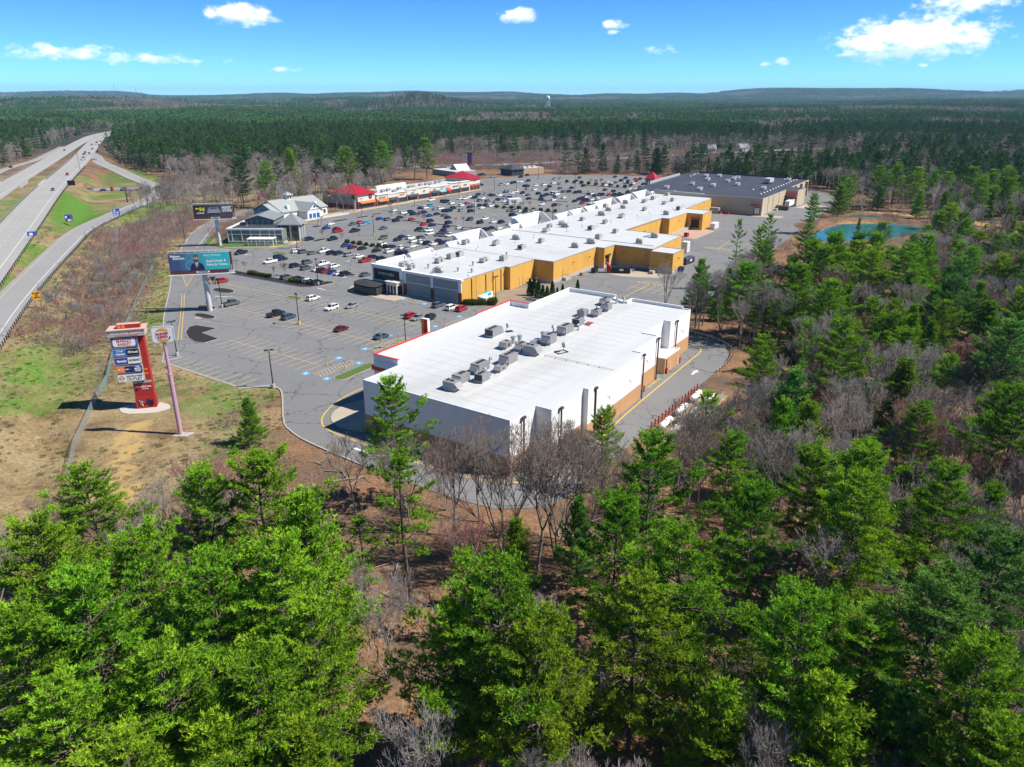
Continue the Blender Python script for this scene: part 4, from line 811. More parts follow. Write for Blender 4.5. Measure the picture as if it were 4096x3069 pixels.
# small dark pipe vents spread along the roof drains (roof furniture of the mall)
for k in range(40):
    s = 180 + 220 * ((k * .618) % 1); t = 138 + 33 * ((k * .377) % 1)
    MB().tube([(s - o[0], t - o[1], MH), (s - o[0], t - o[1], MH + .4)], .14, 6).build('pipe_vent', M_coil, mall)
for s, t, a, b in [(276, 121, 3.2, 1.0), (262, 118, 4.2, 1.2)]:
    MB().add([(s - o[0] + a * math.cos(q) * (.8 + .3 * random.random()), t - o[1] + b * math.sin(q) * (.7 + .5 * random.random()), MH + .006) for q in np.linspace(0, 6.28, 18, endpoint=False)], [tuple(range(18))]).build('roof_puddle_stain', mat('roof stain', (.16, .15, .14), .5, .5, 1), mall)

# --- supermarket with the black roof
o = (407, 113)
sm = bld('market_building', 'supermarket with black flat roof and beige concrete walls at far right', *o, cat='supermarket')
SP = [(407, 113), (455.6, 113.7), (455.6, 107), (470.8, 106.4), (470.8, 114.8), (520, 116.3), (526, 195), (500, 198), (414, 190), (407, 178)]
SH_ = 9.0
wallprism(sm, SP, o, 0, SH_, M_beige, M_roofk)
edging(sm, [(407.1, 178), (407.1, 113.1), (455.5, 113.8), (455.5, 107.1), (470.7, 106.5), (470.7, 114.9), (519.9, 116.4)], o, SH_ - .1, SH_ + .12, .25, M_beige, 'roof_edging')
edging(sm, [(519.7, 116.4), (525.7, 194.8), (500, 197.7)], o, SH_ - .1, SH_ + .9, .4, M_roofk, 'parapet'); edging(sm, [(500, 197.7), (440, 193)], o, SH_ - .1, SH_ + 1.6, .5, mat('grey sheet metal', (.35, .36, .37), .6), 'parapet')
edging(sm, [(407.3, 146), (409, 176)], o, SH_ - 1, SH_ + .5, .5, M_wwall, 'party_wall')
bx(sm, 'dock_door', M_dock, 406.9, 407, 114.2, 117, 1, 4, o); bx(sm, 'dock_seal', mat('dock rubber', (.02, .02, .02)), 406.92, 407, 113.8, 117.4, .7, 4.4, o); bx(sm, 'dock_awning', M_redroof, 405.4, 407, 113.4, 119, 5.0, 5.5, o)
for t0 in (108.2, 110.9): bx(sm, 'dock_door', M_dock, 455.5, 455.6, t0, t0 + 2.1, 1.2, 4.4, o)
bx(sm, 'dock_seal', mat('dock rubber', (.02, .02, .02)), 455.52, 455.6, 107.8, 113.4, .8, 4.9, o); bx(sm, 'dock_awning', M_redroof, 453.2, 455.6, 107.3, 113.5, 5.8, 6.6, o)
for s in (418, 428, 440, 480, 495, 510): bx(sm, 'wall_joint', mat('joint', (.25, .21, .15), .9), s, s + .12, 112.86 + (s - 407) * .0135, 113.2 + (s - 407) * .028, 0, SH_ - .15, o)
for k in range(5): mb = MB(); mb.tube([(20 + k * 18 if k < 2 else 5, -.0, 6), (20 + k * 18 if k < 2 else 5, -.5, 6.1)], .1, 4); mb.build('wall_lamp', M_black, sm) if k < 2 else None
stair(sm, 431, 111.4, 5, 1.5, o)
rack = [('D', 1240, 500)]
s, t = ST(*px('D', 1240, 505, SH_)); u = thing('refrigeration_rack', 'large grey refrigeration rack on stilts on the black roof', 'rooftop machinery', (*W(s, t), SH_), FR)
MB().box(-4.5, 4.5, -2.2, 2.2, 1.0, 1.2).build('platform', M_steel, u)
for k in range(3): MB().box(-4.2 + k * 2.9, -1.6 + k * 2.9, -1.8, 1.8, 1.2, 3.2).build('condenser', M_rtuw, u)
for x in (-4, 0, 4):
    for y in (-2, 2): MB().tube([(x, y, 0), (x, y, 1.1)], .1, 5).build('leg', M_steel, u)
mb = MB(); mb.tube([(-5.5, -1.5, .5), (-4.4, -1.5, .5), (-4.4, -1.5, 1.6)], .25, 7); mb.tube([(4.5, 2, 1.2), (6.5, 2, 1.2), (6.5, 2, .1)], .08, 5); mb.build('duct', M_rtuw, u)
pos = sorted([ST(*px('D', x, y, SH_ + .5)) for x, y in [(815, 440), (712, 472), (885, 485), (940, 465), (973, 457), (580, 510), (760, 522), (970, 515), (645, 555), (360, 540), (700, 440), (1410, 475), (1195, 548)]])
for i, (s, t) in enumerate(pos): rtu(s, t, SH_, 3.2 if i % 3 else 2.4, 2.4, 1.7, 0, 'pale box unit on the black roof, %s from its near edge' % ordn(i), 'c', 'rooftop units on the supermarket', M_rtuw)
pos = sorted([ST(*px('D', x, y, SH_)) for x, y in [(1105, 567), (1172, 605), (1200, 595), (1225, 585), (1250, 575), (1275, 563), (1298, 553), (1322, 543), (1345, 535), (1365, 527), (1390, 517), (1412, 507), (1432, 497), (1455, 487), (1477, 482), (1375, 478), (565, 450), (590, 440), (605, 432), (628, 425)]])
for i, (s, t) in enumerate(pos):
    v = thing('dome_vent', 'small white dome vent on the black roof, %s from its near edge' % ordn(i), 'vent', (*W(s, t), SH_), 0, 'dome vents on the supermarket'); MB().tube([(0, 0, 0), (0, 0, .5)], .3, 8).build('stack', M_rtuw, v); MB().tube([(0, 0, .5), (0, 0, .75), (0, 0, .95)], [.6, .5, .15], 10).build('dome', M_white, v)
# red pyramid tower at the supermarket entrance
def pyr_roof(root, hx, hy, z0, z1, m, name='roof', seams=True):
    P = [(-hx, -hy, z0), (hx, -hy, z0), (hx, hy, z0), (-hx, hy, z0), (0, 0, z1)]; mb = MB(); mb.add(P, [(0, 1, 4), (1, 2, 4), (2, 3, 4), (3, 0, 4), (3, 2, 1, 0)])
    mb.add([(x * 1.0, y * 1.0, z - .3) for x, y, z in P[:4]] + P[:4], [(0, 1, 5, 4), (1, 2, 6, 5), (2, 3, 7, 6), (3, 0, 4, 7)]); r = mb.build(name, m, root)
    if seams:
        for a in range(4):
            p, q = Vector(P[a]), Vector(P[(a + 1) % 4]); ap = Vector(P[4]); n = max(4, int((q - p).length / 1.0)); mb = MB()
            for k in range(1, n):
                f = k / n; b = p.lerp(q, f); e = 1 - abs(2 * f - 1); mid = (p + q) / 2; top = b + (ap - mid) * e * .98; mb.tube([b + Vector((0, 0, .04)), top + Vector((0, 0, .04))], .05, 3, caps=False)
            mb.build('standing_seams', m, r)
    return r
tw = thing('entrance_tower', 'small tower with red pyramid roof beside the black roofed supermarket', 'tower', (*W(459.6, 200.1), 0), FR)
for x in (-2.6, 2.6):
    for y in (-2.6, 2.6): MB().box(x - .6, x + .6, y - .6, y + .6, 0, 9.8).build('column', M_greyp, tw)
MB().box(-3.15, 3.15, -3.15, 3.15, 8.4, 9.78).build('frieze', M_greyp, tw); pyr_roof(tw, 4.0, 4.0, 10.0, 14.6, M_redroof)
MB().box(-5, 5, -8, -2, 0, 6).build('porch', M_greyp, tw)

# --- row of shops with two red pyramid roofs
o = (302, 309)
shop = bld('shop_row', 'row of cream shops with brick piers and two red pyramid roofs', *o, cat='shops')
def sb(name, m, s0, s1, t0, t1, z0, z1, top=None): return bx(shop, name, m, s0, s1, t0, t1, z0, z1, o, top)
sb('wall', M_cream, 302.2, 420, 311, 337, 0, 5.6, M_roofm); sb('rear_screen', M_wwall, 345, 372, 335, 336.8, 5.6, 7.4); sb('side_wall', M_greyp, 302, 302.2, 312, 337, 2.4, 6.2)
sb('side_base', M_brick, 301.95, 302.15, 312, 337, 0, 2.4)
bays = [(318, 327, 'orange', 'PIZZA BOOK', 'k', 6.4), (327, 335.5, 'dark', '', 'd', 6.0), (335.5, 344, 'none', 'NAILS SPA', 'r', 6.2), (344, 354, 'dark', 'MAX', 'b', 6.9), (354, 366, 'none', 'UNO', 'k', 7.2), (366, 374, 'dark', 'BANK', 'k', 6.3), (374, 381, 'cyan', 'COAST', 'r', 6.1), (381, 386, 'red', 'SALON', 'r', 6.1), (386, 397, 'none', 'PAPER STORE', 'k', 7.0), (397, 407, 'none', 'BRAND', 'k', 6.8)]
awc = dict(orange=(.55, .15, .03), dark=(.04, .045, .05), cyan=(.10, .42, .45), red=(.55, .02, .03))
for i, (a, b, aw, txt, c, zt) in enumerate(bays):
    sb('shopfront', M_cream, a, b, 309.3 - .2 * (i % 2), 311.02, 0, zt); sb('cornice', M_wtrim, a - .1, b + .1, 308.8, 311.3, zt, zt + .35)
    sb('brick_pier', M_obrick, a - .35, a + .35, 308.75, 309.4, 0, 4.2)
    n = 4
    for k in range(n): sb('window', M_glass, a + .6 + (b - a - 1.2) * (k + .05) / n, a + .6 + (b - a - 1.2) * (k + .95) / n, 308.98, 309.08, .5, 3.1)
    if aw != 'none':
        mb = MB(); A, B = a + .5 - o[0], b - .5 - o[0]; mb.add([(A, -1.6, 2.9), (B, -1.6, 2.9), (B, -.2, 4.0), (A, -.2, 4.0)], [(0, 1, 2, 3)]); mb.add([(A, -1.6, 2.6), (B, -1.6, 2.6), (B, -1.6, 2.9), (A, -1.6, 2.9)], [(0, 1, 2, 3)]); mb.build('awning', mat('awning ' + aw, awc[aw], .7), shop)
    if txt:
        mm = {'k': mat('sign dark', (.03, .03, .03)), 'r': M_redtrim, 'b': mat('sign blue', (.02, .1, .5))}[c]
        lettering('shop_lettering', txt, 1.0, mm, shop, ((a + b) / 2 - o[0], -.16 - .2 * (i % 2), 4.9), (math.pi / 2, 0, 0), .04, bold=.02)
for s0, s1, t0, t1, ze, za in [(303.2, 316.8, 309.5, 332, 8.0, 12.4), (408.5, 420.4, 310.2, 331, 7.6, 12.0)]:
    sb('tower_wall', M_cream, s0, s1, t0, t1, 4.2, ze); sb('tower_base', M_obrick if s0 > 400 else M_brick, s0 - .03, s1 + .03, t0 - .03, t1 + .03, 0, 4.2)
    e = link('roof_anchor', None, None); bpy.data.objects.remove(e)
    r = pyr_roof(shop, (s1 - s0) / 2 + 1, (t1 - t0) / 2 + 1, 0, za - ze, M_redroof); r.location = ((s0 + s1) / 2 - o[0], (t0 + t1) / 2 - o[1], ze + .3)
    for k in range(3): sb('window', M_glass, s0 + .8 + k * (s1 - s0 - 1) / 3, s0 + .2 + (k + 1) * (s1 - s0 - 1) / 3, t0 - .1, t0 - .04, .5, 3)
    for k in range(4): sb('window', M_glass, s0 - .1, s0 - .04, t0 + 1 + k * 5, t0 + 4.6 + k * 5, .5, 2.6)
mb = MB(); mb.add([(2, -1.2, 3.2), (14, -1.2, 3.2), (14, .3, 4.2), (2, .3, 4.2)], [(0, 1, 2, 3)]); mb.build('awning', mat('awning orange', awc['orange']), shop)
for (x, y, rot) in ((14.2 - 3.2, .43, 0), (1.17, 4.5, -math.pi / 2)):
    mb = MB(); mb.disc((0, 0, 0), 1.5, 24, 'y'); a = mb.build('round_sign', M_redtrim, shop, (x, y, 6.4), rot); MB().disc((0, -.03, 0), 1.15, 24, 'y').build('round_sign_face', mat('sign black', (.012, .012, .014)), a); lettering('shop_lettering', '110\nGRILL', .55, M_white, a, (0, -.06, 0), (math.pi / 2, 0, 0), .01)
lettering('shop_lettering', 'UBREAK', 1.0, M_redtrim, shop, (112.5, 1.1, 6.3), (math.pi / 2, 0, 0), .04)
pos = sorted([ST(*px('B', x, y, 6)) for x, y in [(1440, 590), (1580, 575), (1625, 565), (1690, 580), (1510, 580), (1810, 540), (1840, 535), (1905, 522), (1955, 515), (1990, 512), (2040, 500), (2075, 492), (1720, 553)]])
for i, (s, t) in enumerate(pos): rtu(s, min(max(t, 314), 333), 5.6, 2.6, 1.9, 1.6, 0, 'rooftop unit on the shop row, %s from the nearer red roof' % ordn(i), 'c', 'rooftop units on the shops', mat('weathered casing', (.36, .35, .335)))

# --- green restaurant with corner tower (faces the camera squarely)
rb = thing('restaurant_building', 'sage green restaurant with white battens and grey pyramid corner tower', 'restaurant', (-123.4, 320.2, 0), 0)
MB().box(0, 24, 0, 30, 0, 6.2, 0, 1).build('wall', [M_green, M_roofk], rb)
MB().box(-.06, 24.06, -.06, 30, 0, 1.0).build('stone_base', M_conc, rb); MB().box(-.35, 24.3, -.35, .4, 6.2, 6.75).build('fascia', M_wtrim, rb); MB().box(-.35, .3, .4, 30, 6.2, 6.7).build('fascia', M_wtrim, rb)
for x in (0, 1.8, 6, 10, 14, 18, 20.4, 23.6): MB().box(x, x + .28, -.16, 0, 1.0, 6.2).build('batten', M_wtrim, rb)
for z in (1.0, 4.1, 5.9): MB().box(0, 23.9, -.14, 0, z, z + .26).build('rail', M_wtrim, rb)
for x in (9.2, 12.2, 16.5): MB().box(x, x + 2.4, -.1, 0, 1.5, 4.0).build('window', M_glass, rb)
for k in range(5): MB().box(-.16, 0, 3 + k * 5.5, 3.28 + k * 5.5, 1, 6.2).build('batten', M_wtrim, rb)
cl = MB(); cl.add([(3.2, 14, 6.2), (16.2, 14, 6.2), (16.2, 30, 6.2), (3.2, 30, 6.2), (3.2, 14, 8.4), (16.2, 14, 8.4), (16.2, 30, 8.4), (3.2, 30, 8.4), (9.7, 14, 10.2), (9.7, 30, 10.2)], [(0, 1, 5, 8, 4), (3, 7, 9, 6, 2), (0, 4, 7, 3), (1, 2, 6, 5)]); cl = cl.build('clerestory', M_green, rb)
mb = MB(); mb.add([(2.5, 13.2, 8.25), (9.7, 13.2, 10.35), (16.9, 13.2, 8.25), (16.9, 30.3, 8.25), (9.7, 30.3, 10.35), (2.5, 30.3, 8.25)], [(0, 1, 4, 5), (1, 2, 3, 4)]); mb.add([(2.5, 13.2, 8.0), (9.7, 13.2, 10.1), (16.9, 13.2, 8.0), (2.5, 13.2, 8.25), (9.7, 13.2, 10.35), (16.9, 13.2, 8.25)], [(0, 1, 4, 3), (1, 2, 5, 4)]); mb.build('clerestory_roof', M_metalroof, cl)
for k in range(5): MB().box(3.6 + k * 2.55, 3.8 + k * 2.55, 13.9, 14, 6.4, 8.3).build('batten', M_wtrim, cl)
tr = MB().box(21.5, 29.5, 6.5, 14.5, 0, 7.2); tr = tr.build('tower', M_green, rb)
for x in (21.4, 25.4, 29.2):
    MB().box(x, x + .4, 6.3, 6.5, 0, 7.2).build('tower_post', M_wtrim, tr)
for y in (6.5, 10.3, 14.1): MB().box(29.5, 29.7, y, y + .4, 0, 7.2).build('tower_post', M_wtrim, tr)
for x in (22.2, 26.2): MB().box(x, x + 2.8, 6.36, 6.5, .4, 3.4).build('window', M_glass, tr); MB().box(x, x + 2.8, 6.36, 6.5, 4.0, 6.6).build('window', M_glass, tr)
r = pyr_roof(tr, 5.2, 5.2, 0, 4.4, M_metalroof, 'tower_roof'); r.location = (25.5, 10.5, 7.45)
a = MB().disc((0, 0, 0), 1.2, 20, 'y').build('round_sign', M_redtrim, tr, (27.6, 6.2, 5.4)); MB().disc((0, -.03, 0), .95, 20, 'y').build('round_sign_face', mat('sign black', (.012, .012, .014)), a)
for k, y in enumerate((4, 9, 14, 19)): MB().box(.8, 2.4, y, y + .25, 6.22, 6.5).build('roof_curb', M_roofk, rb)
rtu(*ST(-119.5, 331), 6.2, 2.6, 2, 1.5, -FR, 'rooftop unit on the sage green restaurant roof', 'c', 'rooftop units on the restaurant', M_coil)
pg = thing('pergola', 'white slatted pergola in front of the sage green restaurant', 'pergola', (-113, 314.6, .1), 0)
for x in (0, 3.6, 7.2, 10.8):
    for y in (0, 4): MB().box(x - .15, x + .15, y - .15, y + .15, 0, 2.8).build('post', M_wtrim, pg)
for y in (0, 4): MB().box(-.4, 11.2, y - .1, y + .1, 2.8, 3.05).build('beam', M_wtrim, pg)
for k in range(22): MB().box(-.2 + k * .53, -.02 + k * .53, -.5, 4.5, 3.05, 3.25).build('rafter', M_wtrim, pg)
for k in range(26): MB().box(.1 + k * .42, .2 + k * .42, -.04, .04, .1, 1.1).build('baluster', M_wtrim, pg)
# --- grey gabled seafood house with cupola
o = (250, 304)
hs_ = bld('gabled_restaurant', 'white restaurant with grey gabled roof, blue gable and cupola', *o, cat='restaurant')
def gable(root, x0, x1, y0, y1, ze, zr, along, mw, mr, over=.5, nm='roof'):
    if along == 'x':
        ym = (y0 + y1) / 2; MB().add([(x0, y0, 0), (x1, y0, 0), (x1, y1, 0), (x0, y1, 0), (x0, y0, ze), (x1, y0, ze), (x1, y1, ze), (x0, y1, ze), (x0, ym, zr), (x1, ym, zr)], [(0, 1, 5, 4), (2, 3, 7, 6), (3, 0, 4, 8, 7), (1, 2, 6, 9, 5)]).build('wall', mw, root)
        k = (zr - ze) / (ym - y0) * over; P = [(x0 - over, y0 - over, ze - k), (x1 + over, y0 - over, ze - k), (x1 + over, ym, zr), (x0 - over, ym, zr), (x0 - over, y1 + over, ze - k), (x1 + over, y1 + over, ze - k)]
        fs = [(0, 1, 2, 3), (3, 2, 5, 4)]
    else:
        xm = (x0 + x1) / 2; MB().add([(x0, y0, 0), (x1, y0, 0), (x1, y1, 0), (x0, y1, 0), (x0, y0, ze), (x1, y0, ze), (x1, y1, ze), (x0, y1, ze), (xm, y0, zr), (xm, y1, zr)], [(0, 1, 5, 8, 4), (2, 3, 7, 9, 6), (3, 0, 4, 7), (1, 2, 6, 5)]).build('wall', mw, root)
        k = (zr - ze) / (xm - x0) * over; P = [(x0 - over, y0 - over, ze - k), (xm, y0 - over, zr), (xm, y1 + over, zr), (x0 - over, y1 + over, ze - k), (x1 + over, y0 - over, ze - k), (x1 + over, y1 + over, ze - k)]
        fs = [(0, 1, 2, 3), (1, 4, 5, 2)]
    mb = MB(); mb.add([(a, b, c + .22) for a, b, c in P], fs); mb.add(P, [f[::-1] for f in fs]); 
    return mb.build(nm, mr, root)
M_blueg = mat('blue clapboard', (.22, .30, .38), .8)
gable(hs_, 2, 32, 8, 30, 4.2, 9.2, 'x', M_wtrim, M_shingle); gable(hs_, 12, 22, 1, 18, 4.0, 8.0, 'y', M_wtrim, M_shingle); gable(hs_, -2, 10, 9, 26, 4.4, 8.0, 'x', M_blueg, M_shingle)
cu = MB().box(13.5, 16.5, 17.5, 20.5, 8.0, 11.0).build('cupola', M_wtrim, hs_); r = pyr_roof(cu, 2.2, 2.2, 0, 1.5, M_shingle, 'cupola_roof', False); r.location = (15, 19, 11.3)
for x in (13.7, 15.3): MB().box(x, x + 1, 17.42, 17.5, 9.2, 10.7).build('louver', M_glass, cu)
for x in (6.5, 25): MB().box(x, x + 1.4, 9.5, 11.5, 4.6, 7.2).build('chimney', M_wtrim, hs_)
for x in (13, 15.6, 18.2): MB().box(x, x + 2, .92, 1, .5, 2.8).build('window', mat('blue glazing', (.03, .12, .35), .2), hs_)
for x in (24, 26.6, 29.2): MB().box(x, x + 1.6, 7.92, 8, .8, 2.8).build('window', M_glass, hs_)
lettering('house_lettering', 'THE BEACH PLUM', .8, mat('sign navy', (.02, .05, .2)), hs_, (17, .95, 4.6), (math.pi / 2, 0, 0), .03); a = MB().disc((17, .94, 6.2), .7, 18, 'y').build('round_sign', mat('sign navy', (.02, .05, .2)), hs_)
lettering('house_lettering', 'BEACH PLUM', .8, mat('sign navy', (.02, .05, .2)), hs_, (-2.05, 17.5, 5.2), (math.pi / 2, 0, -math.pi / 2), .03)
a = thing('picket_fence', 'low white picket fence round the seafood restaurant patio', 'fence', (*W(254, 300.6), .1), FR)
for k in range(46): MB().box(k * .72, k * .72 + .32, -.05, .05, 0, 1.1).build('picket', M_wtrim, a)
for z in (.3, .9): MB().box(0, 33, .06, .12, z, z + .12).build('rail', M_wtrim, a)
# --- distant buildings
fb = thing('fast_food_building', 'small tan fast food building with dark hipped end beyond the parking', 'restaurant', (20, 630, 0), R(35))
MB().box(-14, 8, 0, 14, 0, 5, 0, 1).build('wall', [mat('tan brick', (.40, .28, .19), .9), M_rtuw], fb); MB().box(-26, -14.2, -2, 14, 0, 4.6).build('dining_wall', mat('dark siding', (.05, .055, .06)), fb)
r = pyr_roof(fb, 7, 9, 0, 3.4, M_roofk, 'roof', False); r.location = (-20, 6, 4.9)
for k in range(3): MB().box(-10 + k * 5, -7.5 + k * 5, 4, 7, 5, 6.2).build('rooftop_box', M_rtuw, fb)
for k in range(4): MB().box(-25.5 + k * 2.8, -23.4 + k * 2.8, -2.08, -2, 1, 3).build('window', M_glass, fb)
wb = thing('white_shop_building', 'low white roofed shop with blue gable beyond the shop row', 'shop', (-29, 614, 0), R(128))
MB().box(0, 34, 0, 20, 0, 4.2, 0, 1).build('wall', [M_greyp, M_roofm], wb); gable(wb, 12, 22, -2, 10, 4.2, 8.2, 'y', M_blueg, M_roofm); MB().box(0, 12, -.1, 0, 3, 3.9).build('sign_band', mat('sign blue', (.02, .1, .5)), wb)
for k in range(3): MB().box(24 + k * 3, 25.6 + k * 3, 6, 8, 4.2, 5.4).build('rooftop_box', M_rtuw, wb)
for i, (x, y, w_, d_, rz_, c, lab) in enumerate([(270, 900, 12, 9, .3, (.7, .7, .68), 'white farmhouse half hidden by trees behind the supermarket'), (228, 880, 9, 7, .1, (.66, .66, .64), 'smaller white house left of the farmhouse beyond the supermarket'), (-170, 2100, 40, 14, .1, (.08, .12, .3), 'long blue roofed building far off in the woods'), (640, 1700, 14, 9, .2, (.7, .7, .7), 'pale distant house among trees at far right'),
                                                     (-560, 1500, 14, 10, 0.2, (.7, .7, .7), 'tiny white house in the woods beyond the highway')]):
    hb = thing('house', lab, 'house', (x, y, float(height(x, y)) + (7 if y > 1200 else 0)), rz_); gable(hb, -w_ / 2, w_ / 2, -d_ / 2, d_ / 2, 4.5, 8.5, 'x', mat('house wall %d' % i, c), mat('house roof %d' % i, (.28, .28, .28) if i != 2 else (.05, .09, .25)))
    for k in range(3): MB().box(-w_ / 2 + w_ * (k + .3) / 3, -w_ / 2 + w_ * (k + .6) / 3, -d_ / 2 - .06, -d_ / 2, 1, 3).build('window', M_glass, hb)
# ------------------------------------------------------------------ vegetation
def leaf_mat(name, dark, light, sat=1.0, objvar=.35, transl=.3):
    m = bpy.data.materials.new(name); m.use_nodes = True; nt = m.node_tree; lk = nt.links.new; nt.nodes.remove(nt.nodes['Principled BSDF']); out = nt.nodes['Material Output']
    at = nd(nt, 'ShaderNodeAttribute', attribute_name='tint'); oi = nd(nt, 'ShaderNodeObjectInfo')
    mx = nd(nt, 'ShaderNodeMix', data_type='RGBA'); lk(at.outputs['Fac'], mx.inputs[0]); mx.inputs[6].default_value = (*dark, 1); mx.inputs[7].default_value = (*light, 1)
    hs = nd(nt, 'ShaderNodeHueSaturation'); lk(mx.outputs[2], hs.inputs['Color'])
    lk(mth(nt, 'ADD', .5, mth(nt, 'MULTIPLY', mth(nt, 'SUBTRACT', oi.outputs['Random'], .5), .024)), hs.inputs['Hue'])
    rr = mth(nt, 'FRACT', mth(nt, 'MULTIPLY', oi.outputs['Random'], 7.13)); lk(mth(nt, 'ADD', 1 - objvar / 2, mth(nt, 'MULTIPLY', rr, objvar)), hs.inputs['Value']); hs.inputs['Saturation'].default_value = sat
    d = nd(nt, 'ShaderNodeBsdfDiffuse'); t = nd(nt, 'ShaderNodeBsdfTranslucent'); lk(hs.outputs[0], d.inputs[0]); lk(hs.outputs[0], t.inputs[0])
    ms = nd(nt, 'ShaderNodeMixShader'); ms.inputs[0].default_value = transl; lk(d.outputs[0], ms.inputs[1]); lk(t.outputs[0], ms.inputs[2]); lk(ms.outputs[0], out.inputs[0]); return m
M_pine = leaf_mat('pine needles', (.034, .10, .008), (.31, .57, .035))  # dark end deepened as crown shadow, light end raised as sunlit needles
M_young = leaf_mat('young pine needles', (.05, .13, .009), (.37, .58, .035))
M_blue = leaf_mat('bluish pine needles', (.03, .10, .022), (.23, .46, .08))
M_spruce = leaf_mat('hemlock needles', (.024, .075, .008), (.20, .37, .025))
M_midpine = leaf_mat('woodland pine needles', (.015, .052, .014), (.105, .215, .042), objvar=.7, transl=.12)
M_bark = mat('pine bark', (.12, .095, .08), .95, .3, 4, .4, 8)
M_greybark = mat('grey bark', (.27, .245, .225), .95, .25, 3, objvar=.3)
M_twig = mat('grey twigs', (.30, .265, .25), .95, .2, 1, objvar=.35)
M_twig2 = mat('brown twigs', (.21, .17, .145), .95, .2, 1, objvar=.35)
M_redtwig = mat('reddish twigs', (.30, .15, .145), .95, .2, 1, objvar=.3)
M_whitebark = mat('pale bark', (.42, .39, .36), .9, .25, 3)

def np_mesh(name, V, T, mats, tint=None, mi=None):
    me = bpy.data.meshes.new(name); me.vertices.add(len(V)); me.vertices.foreach_set('co', V.astype(np.float32).ravel())
    k = T.shape[1]; me.loops.add(T.size); me.loops.foreach_set('vertex_index', T.astype(np.int32).ravel()); me.polygons.add(len(T)); me.polygons.foreach_set('loop_start', np.arange(0, T.size, k, dtype=np.int32)); me.polygons.foreach_set('loop_total', np.full(len(T), k, np.int32))
    for m in (mats if isinstance(mats, list) else [mats]): me.materials.append(m)
    if mi is not None: me.polygons.foreach_set('material_index', mi.astype(np.int32))
    if tint is not None: a = me.attributes.new('tint', 'FLOAT', 'POINT'); a.data.foreach_set('value', tint.astype(np.float32))
    me.update(); return me
def unit(v): return v / (np.linalg.norm(v, axis=-1, keepdims=True) + 1e-9)
def segs_mesh(S, n=4):
    """prisms from rows (x0,y0,z0,r0,x1,y1,z1,r1)"""
    S = np.asarray(S, float); p, r0, q, r1 = S[:, :3], S[:, 3], S[:, 4:7], S[:, 7]; d = unit(q - p)
    ref = np.where(np.abs(d[:, 2:3]) < .9, np.array([[0, 0, 1.]]), np.array([[1., 0, 0]])); a = unit(np.cross(d, ref)); b = np.cross(d, a)
    V = []; N = len(S)
    for c, r in ((p, r0), (q, r1)):
        for k in range(n): t = 2 * math.pi * k / n; V.append(c + r[:, None] * (math.cos(t) * a + math.sin(t) * b))
    V = np.stack(V, 1).reshape(-1, 3); base = (np.arange(N) * 2 * n)[:, None]
    T = np.concatenate([base + np.array([[k, (k + 1) % n, n + (k + 1) % n, n + k]]) for k in range(n)], 0); return V, T
def tufts(C, D, k, ln, wd, g, tint, up=.45, rnd=.9, outw=.7):
    """k needle blades for each tuft centre C with outward direction D"""
    N = len(C); c = np.repeat(C, k, 0); d = unit(outw * np.repeat(D, k, 0) + rnd * g.normal(size=(N * k, 3)) + np.array([0, 0, up]))
    L = ln * (.65 + .7 * g.random(N * k)); s = unit(np.cross(d, g.normal(size=(N * k, 3)))) * (wd * (.7 + .6 * g.random(N * k)))[:, None]
    V = np.stack([c - s, c + s, c + d * L[:, None]], 1).reshape(-1, 3); T = np.arange(N * k * 3).reshape(-1, 3)
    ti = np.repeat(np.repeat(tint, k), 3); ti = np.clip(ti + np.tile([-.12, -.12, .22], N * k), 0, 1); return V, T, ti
PDIM = {'pine': (25.0, 7.0), 'thin': (22.0, 4.4), 'spruce': (15.0, 3.4), 'young': (16.0, 4.2)}
